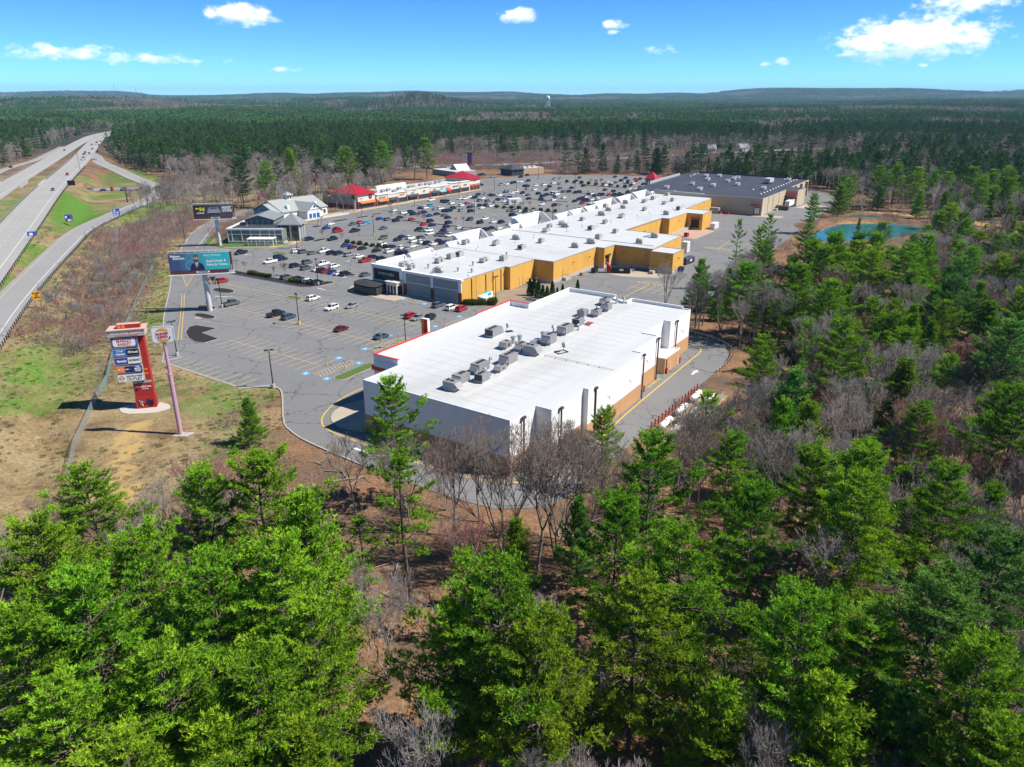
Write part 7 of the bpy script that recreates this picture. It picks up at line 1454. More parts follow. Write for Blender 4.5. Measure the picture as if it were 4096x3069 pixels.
guardrail([(*W(*q), 0) for q in catmull([(551, 124), (533, 104.5), (500, 91.8), (470, 89)], 5)], 'guardrail along the bend behind the supermarket', 3, side=-1, mpost=M_steel)

# ------------------------------------------------------------------ posts, lamps, bollards
def lamp_post(x, y, label, h=9.0, base='conc', heads=2, rz=0.0, m=None):
    l = thing('lamp_post', label, 'street lamp', (x, y, .02), rz, 'parking lot lamp posts'); m = m or M_black
    MB().tube([(0, 0, 0), (0, 0, 1.0)], .42, 12).build('base', M_conc if base == 'conc' else M_yellow, l); MB().tube([(0, 0, 1.0), (0, 0, h)], [.14, .09], 8).build('pole', m, l)
    for k in range(heads): 
        s = 1 if k == 0 else -1; MB().box(min(s * .15, s * 1.0), max(s * .15, s * 1.0), -.28, .28, h - .05, h + .14).build('lamp_head', m, l)
def px0(c, x, y): return px(c, x, y, 0)
LP = [('F', 640, 645, 'y', 'yellow based lamp post in the middle of the near parking bays'), ('F', 418, 1192, 'conc', 'lamp post at the near edge of the parking by the small pine'), ('B', 1020, 1380, 'conc', 'lamp post at the end of the mulch strip before the black tent'), ('E', 1530, 915, 'conc', 'lamp post beside the tall pole sign on the lot corner'),
      ('E', 1918, 498, 'conc', 'lamp post standing by the grey pickup with a cap'), ('B', 1502, 957, 'y', 'yellow based lamp post alone in the open aisle of the far lot'), ('B', 1400, 782, 'conc', 'lamp post on an island before the nearer red roof'), ('B', 840, 1062, 'conc', 'lamp post on the corner before the sage green restaurant'), ('B', 1022, 862, 'conc', 'lamp post at the island near the white gabled restaurant'),
      ('B', 1852, 700, 'conc', 'lamp post on an island before the cream shops'), ('A', 1600, 1452, 'conc', 'lamp post left of the drive beneath the farther billboard'), ('C', 645, 765, 'y', 'yellow based lamp post among cars of the crowded lot'), ('C', 815, 572, 'conc', 'lamp post near the far corner of the shop row'), ('C', 510, 602, 'conc', 'lamp post at the kerb before the far shops'),
      ('C', 1512, 552, 'y', 'yellow based lamp post far across the crowded lot'), ('C', 1616, 712, 'conc', 'lamp post just beyond the mall parapets'), ('C', 1005, 622, 'conc', 'lamp post beside the white container in the crowded lot'), ('C', 880, 430, 'conc', 'lamp post at the far lot entrance'), ('C', 1195, 470, 'conc', 'lamp post near the small tan restaurant'), ('C', 1750, 440, 'conc', 'lamp post at the far kerb of the crowded lot'),
      ('C', 990, 820, 'conc', 'lamp post between parked cars near the big parapet'), ('J', 1736, 400, 'conc', 'lamp post beside the silver car behind the cinema'), ('G', 396, 690, 'conc', 'brown lamp post beside the patio hedge between cinema and mall')]
for c, x, y, b, lab in LP: lamp_post(*px0(c, x, y), lab, 8.8, b, 2, random.random() * 3)
lamp_post(-27.0, 177.4, 'lamp post rising behind the cinema blade sign', 9, 'conc', 2, .5); lamp_post(20.6, 377.4, 'lamp post standing just behind the mall parapet row', 9, 'conc', 2, .2)
def bollard(x, y, label, m, h=1.2, r=.13, group='bollards'):
    b = thing('bollard', label, 'bollard', (x, y, .02), 0, group); MB().tube([(0, 0, 0), (0, 0, h)], r, 10).build('post', m, b); MB().tube([(0, 0, h), (0, 0, h + .06)], [r, r * .5], 10).build('cap', m, b)
for i, k in enumerate(np.linspace(121.8, 146, 15)): bollard(*W(k, 49.75), 'red bollard, %s from the near end of the tank row' % ordn(i), M_red, 1.7, .14, 'red bollards by the tanks')
for i, (c, x, y) in enumerate([('J', 1241, 1118), ('J', 1437, 962), ('J', 1550, 868), ('J', 1612, 722), ('I', 1345, 1622), ('I', 1566, 1645)]):
    bollard(*px0(c, x, y), ['red bollard by the tall brown downspout on the cinema drive', 'red bollard at the near corner of the tan annex', 'red bollard past the tan annex doors', 'red bollard at the far corner of the cinema', 'red bollard before the shaded end wall of the cinema', 'red bollard at the near corner of the cinema'][i], M_red, 1.5, .17, 'red bollards by the cinema')
for i, (c, x, y) in enumerate([('G', 905, 525), ('G', 1075, 485), ('G', 1818, 412), ('G', 1912, 412), ('G', 655, 520), ('G', 705, 500), ('E', 1822, 300), ('E', 1868, 300), ('E', 1838, 255), ('C', 1770, 1268)]):
    bollard(*px0(c, x, y), 'yellow bollard ' + ['at the ochre wall corner facing the cinema', 'beside the ochre stair by the service lot', 'at the corner of the deep ochre wing', 'at the foot of the rear block stair', 'left of the landing stair by the shrubs', 'right of the landing stair by the shrubs', 'nearest on the small machine island', 'right one on the small machine island', 'behind on the small machine island', 'beside the red compactor chute'][i], M_yellow, 1.3, .14, 'yellow bollards')
def post_sign(x, y, label, board, h=2.2, w=.5, hh=.6, col=None, txt='', tcol=None, rz=0.0, base=None, posts=1, z=None, size=None, cat='sign', octo=False, dia=False, name='road_sign', bold=.0):
    z = float(height(x, y)) if z is None else z; s = thing(name, label, cat, (x, y, z), rz)
    for k in range(posts): xx = 0 if posts == 1 else (-w * .32 if k == 0 else w * .32); MB().tube([(xx, .06, -.3), (xx, .06, h + hh)], .05 if w < 1.5 else .08, 6).build('post', M_steel, s)
    if base: MB().tube([(0, .06, 0), (0, .06, 1.1)], .16, 10).build('base', base, s)
    if octo or dia:
        n = 8 if octo else 4; P = [(w / 2 * math.cos(a) * (1.08 if octo else 1.2), w / 2 * math.sin(a) * (1.08 if octo else 1.2)) for a in (np.arange(n) * 2 * math.pi / n + (math.pi / 8 if octo else 0))]; b = shape(s, 'board', board, P, 0, h + w / 2, -.01); shape(s, 'board_back', M_steel, P[::-1], 0, h + w / 2, .0)
    else: b = MB().box(-w / 2, w / 2, -.03, .03, h, h + hh).build('board', board, s)
    if txt: letters(b, txt, size or w * .3, tcol or K_white, 0, h + (w / 2 if (octo or dia) else hh / 2), -.05, bold=bold)
    return s
for i, (c, x, y) in enumerate([('F', 878, 997), ('F', 1034, 1032), ('F', 1352, 797), ('F', 1496, 808), ('F', 1897, 662), ('F', 1090, 175), ('F', 850, 262)]):
    post_sign(*px0(c, x, y), 'accessible parking sign on a yellow base, %s from the left' % ordn([1, 2, 4, 5, 6, 3, 0][i]), mat('sign pale', (.45, .5, .55)), 1.9, .4, .6, base=M_yellow, name='parking_sign')
for (c, x, y, lab) in [('E', 1812, 310, 'red stop sign on the small machine island'), ('E', 1797, 520, 'red stop sign beside the nearer billboard column'), ('B', 197, 1050, 'red stop sign by the farther billboard column'), ('F', 1130, 345, 'small red stop sign left of the black tent')]:
    post_sign(*px0(c, x, y), lab, K_red, 1.9, .95, octo=True, txt='STOP', size=.32, name='stop_sign', bold=.01)
K_sb, K_sg, K_sy = C_('highway blue', (.02, .10, .42)), C_('highway green', (.01, .17, .10)), C_('warning yellow', (.75, .36, .02))
post_sign(-135.1, 203.4, 'yellow ramp speed sign beside the near guardrail', K_sy, 2.4, 2.1, 2.4, posts=2, txt='RAMP\n30\nMPH', tcol=K_black, size=.72, rz=R(30), bold=.01)
s = post_sign(-209.6, 352, 'blue services sign with six logo plates on the green slope', K_sb, 2.2, 3.4, 3.4, posts=2, rz=R(22))
for k in range(6): flat(s, 'logo_plate', [K_red, K_white, K_sy, K_white, K_navy, K_red][k], -1.5 + 1.0 * (k % 3), -.65 + 1.0 * (k % 3), 2.5 + 1.5 * (k // 3), 3.4 + 1.5 * (k // 3), -.05)
s = post_sign(-200.5, 378, 'blue services sign standing by the ramp guardrail', K_sb, 2.0, 3.2, 3.2, posts=2, rz=R(22)); [flat(s, 'logo_plate', K_white, -1.2 + 1.3 * (k % 2), -.3 + 1.3 * (k % 2), 2.3 + 1.0 * (k // 2), 2.8 + 1.0 * (k // 2), -.05) for k in range(5)]
s = post_sign(-193, 297, 'small blue sign low between highway and ramp', K_sb, 2.0, 3.4, 1.7, posts=2, rz=R(22)); flat(s, 'logo_plate', K_white, -1.0, .2, 2.2, 3.2, -.05); 
post_sign(-269, 462, 'black backed sign beside the highway overpass', K_black, 4.0, 4.2, 3.0, posts=2, rz=R(20))
for x, y, lab in [(-196, 384, 'yellow diamond sign beside the ramp curve'), (-343, 600, 'yellow diamond sign on the highway shoulder before the gore'), (-266, 560, 'yellow diamond sign under the traffic signals'), (-292, 612, 'yellow diamond sign along the exit ramp')]: post_sign(x, y, lab, K_sy, 2.0, 1.5, dia=True, rz=R(20))
gs = thing('gantry_sign', 'two green highway signs on a cantilever over the ramp', 'sign', (-233.2, 455, float(height(-233.2, 455))), R(8))
MB().tube([(0, 0, -.3), (0, 0, 8.3)], .35, 10).build('column', M_black, gs); 
mb = MB(); [mb.tube([(0, 0, z), (23, 0, z)], .12, 5) for z in (7.0, 8.2)]; [mb.tube([(k * 1.9, 0, 7.0), (k * 1.9 + .95, 0, 8.2), (k * 1.9 + 1.9, 0, 7.0)], .07, 4) for k in range(12)]; mb.build('arm', M_steel, gs)
for x0 in (9.5, 17): b = MB().box(x0, x0 + 5, -.3, -.15, 5.6, 9.2).build('green_board', K_sg, gs); letters(b, 'SOUTH\nHampton\nKEEP RIGHT', .85, K_white, x0 + 2.5, 7.5, -.32)
# traffic signals and utility poles
ts = thing('traffic_signal', 'mast arm with amber traffic signals at the ramp junction', 'traffic light', (-253.5, 566, 0), 0)
MB().tube([(0, 0, 0), (0, 0, 10.5)], [.22, .14], 8).build('mast', M_steel, ts); MB().tube([(0, 0, 6.2), (-19, 0, 6.6)], [.16, .09], 6).build('arm', M_steel, ts); MB().tube([(0, 0, 10.4), (-3, -2, 10.9)], .08, 5).build('lamp_arm', M_steel, ts)
for x in (-18, -12.5, -8): b = MB().box(x - .25, x + .25, -.25, .25, 5.6, 6.9).build('signal_head', C_('amber', (.70, .22, .02)), ts); [MB().disc((x, -.27, 5.85 + .42 * k), .15, 10, 'y').build('lens', K_black, b) for k in range(3)]
b = MB().box(-2.6, -.6, -.1, .1, 6.0, 6.7).build('street_name', K_sg, ts)
ts = thing('traffic_signal', 'mast arm with traffic signals beyond the far shops', 'traffic light', (*px0('C', 585, 365), 0), 0); MB().tube([(0, 0, 0), (0, 0, 9)], [.22, .14], 8).build('mast', M_steel, ts); MB().tube([(0, 0, 7.5), (-17, 0, 7.8)], .12, 6).build('arm', M_steel, ts)
for x in (-16, -11, -7): MB().box(x - .3, x + .3, -.3, .3, 6.9, 8.2).build('signal_head', C_('amber', (.70, .22, .02)), ts)
M_wood = mat('pole timber', (.13, .10, .08), .9)
UP = []
for c, x, y, h, lab in [('A', 1370, 912, 13.5, 'utility pole behind the traffic signals'), ('A', 705, 888, 15, 'utility pole beside the highway shoulder'), ('C', 530, 368, 12, 'utility pole beyond the white gabled shop'), ('C', 645, 345, 13, 'utility pole right of the far signals'), ('C', 925, 318, 12, 'utility pole left of the small tan restaurant'), ('C', 1155, 330, 12, 'utility pole above the small tan restaurant'), ('C', 1860, 300, 13, 'utility pole in the scrub beyond the far kerb'), ('D', 505, 265, 13, 'utility pole behind the black roofed supermarket')]:
    x_, y_ = px0(c, x, y); u = thing('utility_pole', lab, 'utility pole', (x_, y_, max(0, float(height(x_, y_)))), R(-30), 'utility poles'); MB().tube([(0, 0, -.3), (0, 0, h)], [.2, .13], 7).build('pole', M_wood, u); MB().box(-1.4, 1.4, -.08, .08, h - 1.0, h - .8).build('crossarm', M_wood, u); MB().tube([(.4, 0, h - 3.4), (.4, 0, h - 2.2)], .28, 8).build('transformer', M_rtu, u); UP.append((x_, y_, h - .75))
chain = [UP[3], UP[4], UP[5], UP[6], UP[7], (330, 905, 14)]
w_ = thing('power_line', 'power line wires sagging across the far scrub', 'wires', (chain[0][0], chain[0][1], 0), 0)
for i in range(len(chain) - 1):
    for dz in (0, .35, -1.6):
        a, b = Vector(chain[i]), Vector(chain[i + 1]); mb = MB(); mb.tube([tuple(a.lerp(b, k / 8) + Vector((-chain[0][0], -chain[0][1], dz - 1.6 * (1 - (2 * k / 8 - 1) ** 2)))) for k in range(9)], .06, 3, caps=False); mb.build('wire', M_rtu, w_)
# tall pier sign beyond the far signals
t2 = thing('pylon_sign', 'small dark brick pylon sign beyond the far traffic signals', 'sign', (*px0('C', 608, 372), 0), R(20)); MB().box(-2, 2, 0, 2, 0, 13).build('brick_tower', M_brick, t2); MB().box(-2.4, 1, -.4, 0, 5, 12).build('sign_cabinet', K_navy, t2); MB().box(-2.5, 2.5, -.5, 2.5, 13, 13.8).build('header', M_brick, t2)
# ------------------------------------------------------------------ service yard things
def tank(s, t, label):
    k = thing('gas_tank', label, 'gas tank', (*W(s, t), 0), FR, 'white gas tanks'); P = [(-2.5, 0, 1.05), (-2.35, 0, 1.05), (-2.1, 0, 1.05), (2.1, 0, 1.05), (2.35, 0, 1.05), (2.5, 0, 1.05)]; MB().tube(P, [.12, .42, .62, .62, .42, .12], 16).build('vessel', M_white, k)
    for x in (-1.4, 1.4): MB().box(x - .2, x + .2, -.5, .5, 0, .55).build('saddle', M_conc, k)
    MB().tube([(0, 0, 1.6), (0, 0, 1.9)], .25, 10).build('valve_dome', M_white, k)
for i, (s, t) in enumerate([(124.5, 47.9), (132.6, 47.9), (141, 48.1), (122.6, 45.2), (132.4, 45.2), (141.2, 45.5)]): tank(s, t, 'white gas tank, %s' % ['nearest in the row behind the red bollards', 'middle one in the row behind the red bollards', 'farthest in the row behind the red bollards', 'nearest in the rear row under the pine', 'middle one in the rear row', 'farthest in the rear row'][i])
tf = thing('tank_fence', 'chain link enclosure round the white gas tanks', 'fence', (*W(120.5, 43.5), 0), FR)
for a, b in (((0, 0), (25, 0)), ((25, 0), (25, 5.6)), ((0, 0), (0, 5.6))):
    a, b = Vector(a), Vector(b); n = max(1, round((b - a).length / 3))
    for k in range(n + 1): p = a.lerp(b, k / n); MB().tube([(p.x, p.y, 0), (p.x, p.y, 1.9)], .05, 5).build('fence_post', M_steel, tf)
    for k in range(n): p, q = a.lerp(b, k / n), a.lerp(b, (k + 1) / n); MB().quad((p.x, p.y, .05), (q.x, q.y, .05), (q.x, q.y, 1.85), (p.x, p.y, 1.85)).build('fence_panel', M_link, tf)
struct(MB().prism([W(119.5, 43), W(147, 43), W(147, 49.3), W(119.5, 49.3)], -.1, .06).build('tank_pad', mat('sandy gravel', (.34, .25, .15), 1, .25, 2, .5, 9)))
def dumpster(x, y, rz, label, m, L=2.0, w=1.6, h=1.4, lid=None):
    d = thing('dumpster', label, 'dumpster', (x, y, .06), rz); MB().add([(-L / 2, -w / 2, .12), (L / 2, -w / 2, .12), (L / 2, w / 2, .12), (-L / 2, w / 2, .12), (-L / 2 - .1, -w / 2 - .1, h), (L / 2 + .1, -w / 2 - .1, h), (L / 2 + .1, w / 2 + .1, h + .25), (-L / 2 - .1, w / 2 + .1, h + .25)], [(3, 2, 1, 0), (4, 5, 6, 7), (0, 1, 5, 4), (1, 2, 6, 5), (2, 3, 7, 6), (3, 0, 4, 7)]).build('bin', m, d)
    for s in (-1, 1): MB().add([(s * L / 4 - L / 4.3, -w / 2 - .15, h + .04), (s * L / 4 + L / 4.3, -w / 2 - .15, h + .04), (s * L / 4 + L / 4.3, w / 2 + .1, h + .32), (s * L / 4 - L / 4.3, w / 2 + .1, h + .32)], [(0, 1, 2, 3)]).build('lid', lid or K_black, d); MB().box(s * L / 2 - (.18 if s < 0 else 0), s * L / 2 + (.18 if s > 0 else 0), -.5, .5, .7, .9).build('fork_pocket', m, d)
    return d
M_drd = mat('dumpster red', (.48, .02, .02), .5, .15, 1)
for c, x, y, m, lab, L in [('D', 530, 965, M_drd, 'red dumpster on the pinkish loading pad', 2.2), ('D', 818, 765, M_drd, 'left red dumpster by the supermarket wall', 2.2), ('D', 883, 770, M_drd, 'right red dumpster by the supermarket wall', 2.0), ('C', 1678, 1275, mat('dumpster black', (.03, .035, .035), .5), 'small black dumpster against the ochre wall', 2.2), ('D', 487, 1262, mat('dumpster blue', (.03, .08, .25), .5), 'blue bin beside the rear ochre block', 2.0)]:
    dumpster(*px0(c, x, y), FR + random.choice((0, .2)), lab, m, L)
def compactor(x, y, rz, label, mb_, red):
    d = thing('compactor', label, 'compactor', (x, y, .08), rz); MB().add([(-3.6, -1.2, .2), (3.4, -1.2, .2), (3.4, 1.2, .2), (-3.6, 1.2, .2), (-3.6, -1.2, 2.1), (3.2, -1.2, 2.1), (3.2, 1.2, 2.1), (-3.6, 1.2, 2.1), (-3.4, -.8, 2.5), (3.0, -.8, 2.5), (3.0, .8, 2.5), (-3.4, .8, 2.5)], [(3, 2, 1, 0), (0, 1, 5, 4), (1, 2, 6, 5), (2, 3, 7, 6), (3, 0, 4, 7), (4, 5, 9, 8), (5, 6, 10, 9), (6, 7, 11, 10), (7, 4, 8, 11), (8, 9, 10, 11)]).build('container', mb_, d)
    for k in range(6): MB().box(-3.2 + k * 1.15, -3.05 + k * 1.15, -1.26, 1.26, .25, 2.05).build('rib', mb_, d)
    flat(d, 'label_plate', K_white, -.6, .9, 1.0, 1.7, -1.28)
    if red: MB().add([(-5.2, -1.1, .1), (-3.6, -1.1, .1), (-3.6, 1.1, .1), (-5.2, 1.1, .1), (-5.3, -1.1, 3.8), (-3.7, -1.1, 2.2), (-3.7, 1.1, 2.2), (-5.3, 1.1, 3.8)], [(3, 2, 1, 0), (4, 5, 6, 7), (0, 1, 5, 4), (1, 2, 6, 5), (2, 3, 7, 6), (3, 0, 4, 7)]).build('hopper', M_drd, d)
compactor(*px0('C', 1905, 1278), R(-8), 'long black trash compactor with red hopper at the ochre dock', mat('compactor black', (.012, .022, .02), .45), True); compactor(*px0('D', 540, 1195), R(50), 'dark compactor beside the rear ochre block', mat('compactor grey', (.05, .055, .07), .45), False)
compactor(*px0('D', 1352, 735), FR + HP, 'brown compactor beside the supermarket dock', mat('compactor brown', (.10, .06, .045), .6), False)
def container(x, y, rz, L, w, h, m, label, name='storage_container'):
    c = thing(name, label, 'container', (x, y, .08), rz); MB().box(-L / 2, L / 2, -w / 2, w / 2, .1, h).build('body', m, c)
    mb = MB(); [mb.box(-L / 2 + .25 + k * .5, -L / 2 + .4 + k * .5, -w / 2 - .04, w / 2 + .04, .2, h - .1) for k in range(int(L / .5) - 1)]; mb.build('corrugation', m, c)
    for s in (-1, 1): MB().box(-L / 2 - .05, -L / 2, s * w / 4 - w / 4 + .05, s * w / 4 + w / 4 - .05, .2, h - .1).build('door', m, c)
container(*px0('D', 768, 895), FR, 6, 2.4, 2.8, M_dock, 'white storage container beside the pinkish loading pad'); container(*px0('D', 757, 760), FR + HP, 7, 2.6, 3, mat('grey container', (.30, .33, .34), .6), 'grey storage container at the supermarket corner'); container(*px0('C', 985, 685), R(20), 8, 4, 3.4, M_dock, 'white box container among parked cars of the crowded lot'); container(*px0('D', 520, 1100), FR, 3, 2.4, 4.4, M_dock, 'white tall box behind the rear ochre block')
jb = thing('concrete_barrier', 'pale concrete barrier beside the conical shrubs', 'barrier', (*px0('G', 702, 655), 0), R(-33)); MB().add([(-1.9, -.35, 0), (1.9, -.35, 0), (1.9, .35, 0), (-1.9, .35, 0), (-1.9, -.12, .85), (1.9, -.12, .85), (1.9, .12, .85), (-1.9, .12, .85)], [(3, 2, 1, 0), (4, 5, 6, 7), (0, 1, 5, 4), (1, 2, 6, 5), (2, 3, 7, 6), (3, 0, 4, 7)]).build('body', M_conc, jb); [MB().box(x - .2, x + .2, -.4, .4, -.02, .1).build('foot', M_conc, jb) for x in (-1.4, 1.4)]
gt = thing('transformer_box', 'dark green electrical cabinet right of the silver car', 'cabinet', (*px0('J', 1795, 375), 0), R(20)); MB().box(-1.1, 1.1, -1, 1, 0, 2.3).build('cabinet', mat('cabinet green', (.03, .06, .05), .5), gt); MB().box(-1.2, 1.2, -1.1, 1.1, 2.3, 2.42).build('lid', mat('cabinet green', (.03, .06, .05)), gt); [MB().box(x - .5, x + .5, -1.04, -1, .2, 2.1).build('door', mat('cabinet green', (.03, .06, .05)), gt) for x in (-.55, .55)]
pl = thing('pallet_stack', 'stack of wooden pallets against the ochre wall', 'pallets', (*px0('C', 1567, 1300), .05), FR); [MB().box(-.6, .6, -.5, .5, .16 * k, .16 * k + .11).build('pallet', mat('pallet wood', (.35, .18, .08), .9), pl) for k in range(7)]
um = thing('umbrella', 'turquoise patio umbrella behind the hedge', 'umbrella', (*px0('G', 325, 640), .05), 0); MB().tube([(0, 0, 0), (0, 0, 2.4)], .04, 6).build('pole', M_steel, um); mb = MB(); mb.add([(1.6 * math.cos(a), 1.6 * math.sin(a), 2.1) for a in np.linspace(0, 6.28, 8, endpoint=False)] + [(0, 0, 2.7)], [(k, (k + 1) % 8, 8) for k in range(8)]); mb.build('canopy', C_('turquoise', (.02, .45, .50)), um)
sw = thing('patio_wall', 'low white patio screen wall behind the hedge', 'wall', (*W(177.5, 132.5), 0), FR); MB().box(0, 8, -.1, .1, 0, 2.2).build('panel', M_wtrim, sw); MB().box(-.1, 8.1, -.2, .2, 2.2, 2.35).build('cap', M_wtrim, sw); MB().box(-.1, .1, -3.4, -.1, 0, 2.2).build('panel', M_wtrim, sw)
# ATM-like machine island
am = thing('drive_up_machine', 'small drive up machine with yellow guard posts on a mulch island', 'machine', (*px0('E', 1842, 290), .17), R(20)); MB().box(-.6, .6, -.5, .5, 0, 1.9).build('cabinet', M_rtu, am); MB().box(-.9, .9, -.8, .8, 1.9, 2.1).build('canopy', M_black, am); flat(am, 'screen', K_navy, -.35, .35, 1.0, 1.6, -.52)
# water tower and radio masts on the horizon
wt = thing('water_tower', 'pale blue legged water tower on the far horizon', 'water tower', (141, 3100, 0), 0)
mb = MB(); mb.tube([(0, 0, 44), (0, 0, 47), (0, 0, 50), (0, 0, 57), (0, 0, 59.5), (0, 0, 61), (0, 0, 61.6)], [2, 6.5, 8.4, 8.4, 7, 4, .3], 24); mb.build('tank', mat('tower paint', (.55, .66, .70), .5), wt); MB().tube([(0, 0, 0), (0, 0, 45)], 1.1, 10).build('riser', mat('tower paint', (.55, .66, .70)), wt)
for k in range(6): a = k * math.pi / 3; MB().tube([(9.5 * math.cos(a), 9.5 * math.sin(a), 0), (8.2 * math.cos(a), 8.2 * math.sin(a), 50)], .6, 6).build('leg', mat('tower paint', (.55, .66, .70)), wt)
MB().tube([(8.9 * math.cos(a), 8.9 * math.sin(a), 26) for a in np.linspace(0, 6.2832, 13)], .25, 4).build('ring', mat('tower paint', (.55, .66, .70)), wt)
for x, y, h, lab in [(-2010, 4000, 124, 'taller radio mast on the left horizon'), (-1975, 4150, 112, 'shorter radio mast right of the taller one')]:
    z = float(height(x, y)); rm = thing('radio_mast', lab, 'mast', (x, y, z), 0, 'radio masts'); [MB().tube([(1.4 * math.cos(a), 1.4 * math.sin(a), 0), (.5 * math.cos(a), .5 * math.sin(a), h - z)], .35, 4).build('leg', M_rtu, rm) for a in (0, 2.1, 4.2)]; MB().tube([(0, 0, h - z - 4), (0, 0, h - z)], 1.3, 8).build('antenna', M_white, rm)
# ------------------------------------------------------------------ shrubs and planted saplings
def shrub_mesh(seed, kind):
    g = np.random.default_rng(seed); n = 900; u = g.random(n)
    if kind == 'cone': z = u ** .8 * 4.0; r = (1 - z / 4.2) ** .7 * .95 * g.random(n) ** .3
    else: z = .15 + .95 * g.random(n); r = .8 * np.sqrt(g.random(n)) * np.where(z > .9, .8, 1)
    a = g.random(n) * 6.28; C = np.stack([r * np.cos(a), r * np.sin(a), z], 1); D = unit(np.stack([np.cos(a), np.sin(a), np.full(n, .8)], 1)); V, T, ti = tufts(C, D, 4, .28, .06, g, np.clip(.4 + .25 * g.normal(size=n), 0, 1), up=.6, rnd=.7); return V, T, ti
M_hedge = leaf_mat('hedge leaves', (.045, .085, .012), (.19, .22, .035)); M_arb = leaf_mat('arborvitae leaves', (.022, .06, .008), (.09, .17, .02))
sh = {'cone': [np_mesh('foliage', *shrub_mesh(i, 'cone')[:2], M_arb, shrub_mesh(i, 'cone')[2]) for i in range(2)], 'ball': [np_mesh('foliage', *shrub_mesh(9 + i, 'ball')[:2], M_hedge, shrub_mesh(9 + i, 'ball')[2]) for i in range(3)]}
stem_me = MB().tube([(0, 0, -.05), (0, 0, 1.0)], .05, 5).mesh('stem', M_bark)
def shrub(x, y, k, label, kind, group, z=.17):
    s = thing('shrub', label, 'shrub', (x, y, z), random.random() * 6, group); s.scale = (k, k, k * random.uniform(.9, 1.1)); link('foliage', random.choice(sh[kind]), s); link('stem', stem_me, s)
for i, (x, y, k) in enumerate([(690, 610, 1.25), (725, 612, 1.5), (762, 632, 1.35), (800, 630, 1.0), (838, 628, 1.0), (882, 605, 1.05), (925, 610, .7), (970, 605, .8), (1100, 560, .8)]): shrub(*px0('G', x, y), k, 'conical evergreen shrub between cinema and mall, %s from the left' % ordn(i), 'cone', 'conical evergreen shrubs', .05)
for i in range(9): x, y = W(174.2 + i * .62, 134.6 - i * .82); shrub(x, y, 1.25 if i < 8 else 1.8, 'patio hedge shrub, %s from the brick pier' % ordn(i), 'ball', 'patio hedge shrubs', .1)
def rowsh(c, x0, y0, x1, y1, n, label, k=.95):
    for i in range(n): f = i / (n - 1); shrub(*px0(c, x0 + (x1 - x0) * f, y0 + (y1 - y0) * f), k * random.uniform(.85, 1.15), label % ordn(i), 'ball', 'hedges on the parking islands')
rowsh('B', 430, 1290, 600, 1318, 8, 'low hedge shrub in the left clump of the mulch strip, %s from left'); rowsh('B', 785, 1355, 955, 1380, 8, 'low hedge shrub in the right clump of the mulch strip, %s from left'); rowsh('B', 1270, 1022, 1600, 1065, 7, 'shrub on the strip before the mall, %s from left', 1.1); rowsh('C', 835, 718, 1340, 755, 9, 'shrub on the crowded lot strip, %s from left', 1.3); rowsh('C', 1440, 500, 1940, 545, 9, 'shrub on the farthest strip, %s from left', 1.5)
SAP = [('B', 390, 1282), ('B', 640, 1325), ('B', 735, 1300), ('B', 315, 1262), ('B', 1062, 1005), ('B', 1225, 1010), ('B', 1055, 870), ('B', 885, 1062), ('B', 785, 1070), ('B', 1650, 800), ('B', 1710, 822), ('B', 1775, 832), ('B', 1885, 848), ('B', 1935, 850), ('C', 480, 872), ('C', 550, 880), ('C', 622, 885), ('C', 985, 728), ('C', 1050, 732), ('C', 1118, 738), ('C', 1370, 752), ('C', 1440, 755), ('C', 1640, 522), ('C', 1690, 525), ('C', 1735, 520), ('B', 1695, 720), ('B', 1640, 742), ('C', 385, 640), ('C', 430, 640), ('C', 1620, 1, )][:-1]
SAP.sort(key=lambda q: CR[q[0]][0] + q[1] / 2.157)
M_saptwig = mat('sapling twigs', (.21, .16, .13), .95, .2, 1)
for i, (c, x, y) in enumerate(SAP):
    X_, Y_ = px0(c, x, y); v = i % 6; o = thing('sapling', 'leafless sapling on the parking islands, %s from the left' % ordn(i), 'tree', (X_, Y_, .1), random.random() * 6, 'leafless parking lot saplings'); k = random.uniform(4.2, 5.6) / 15; o.scale = (k, k, k); link('trunk', BM[v][0], o); dress(link('crown', bcrown(v, M_saptwig), o), M_saptwig)
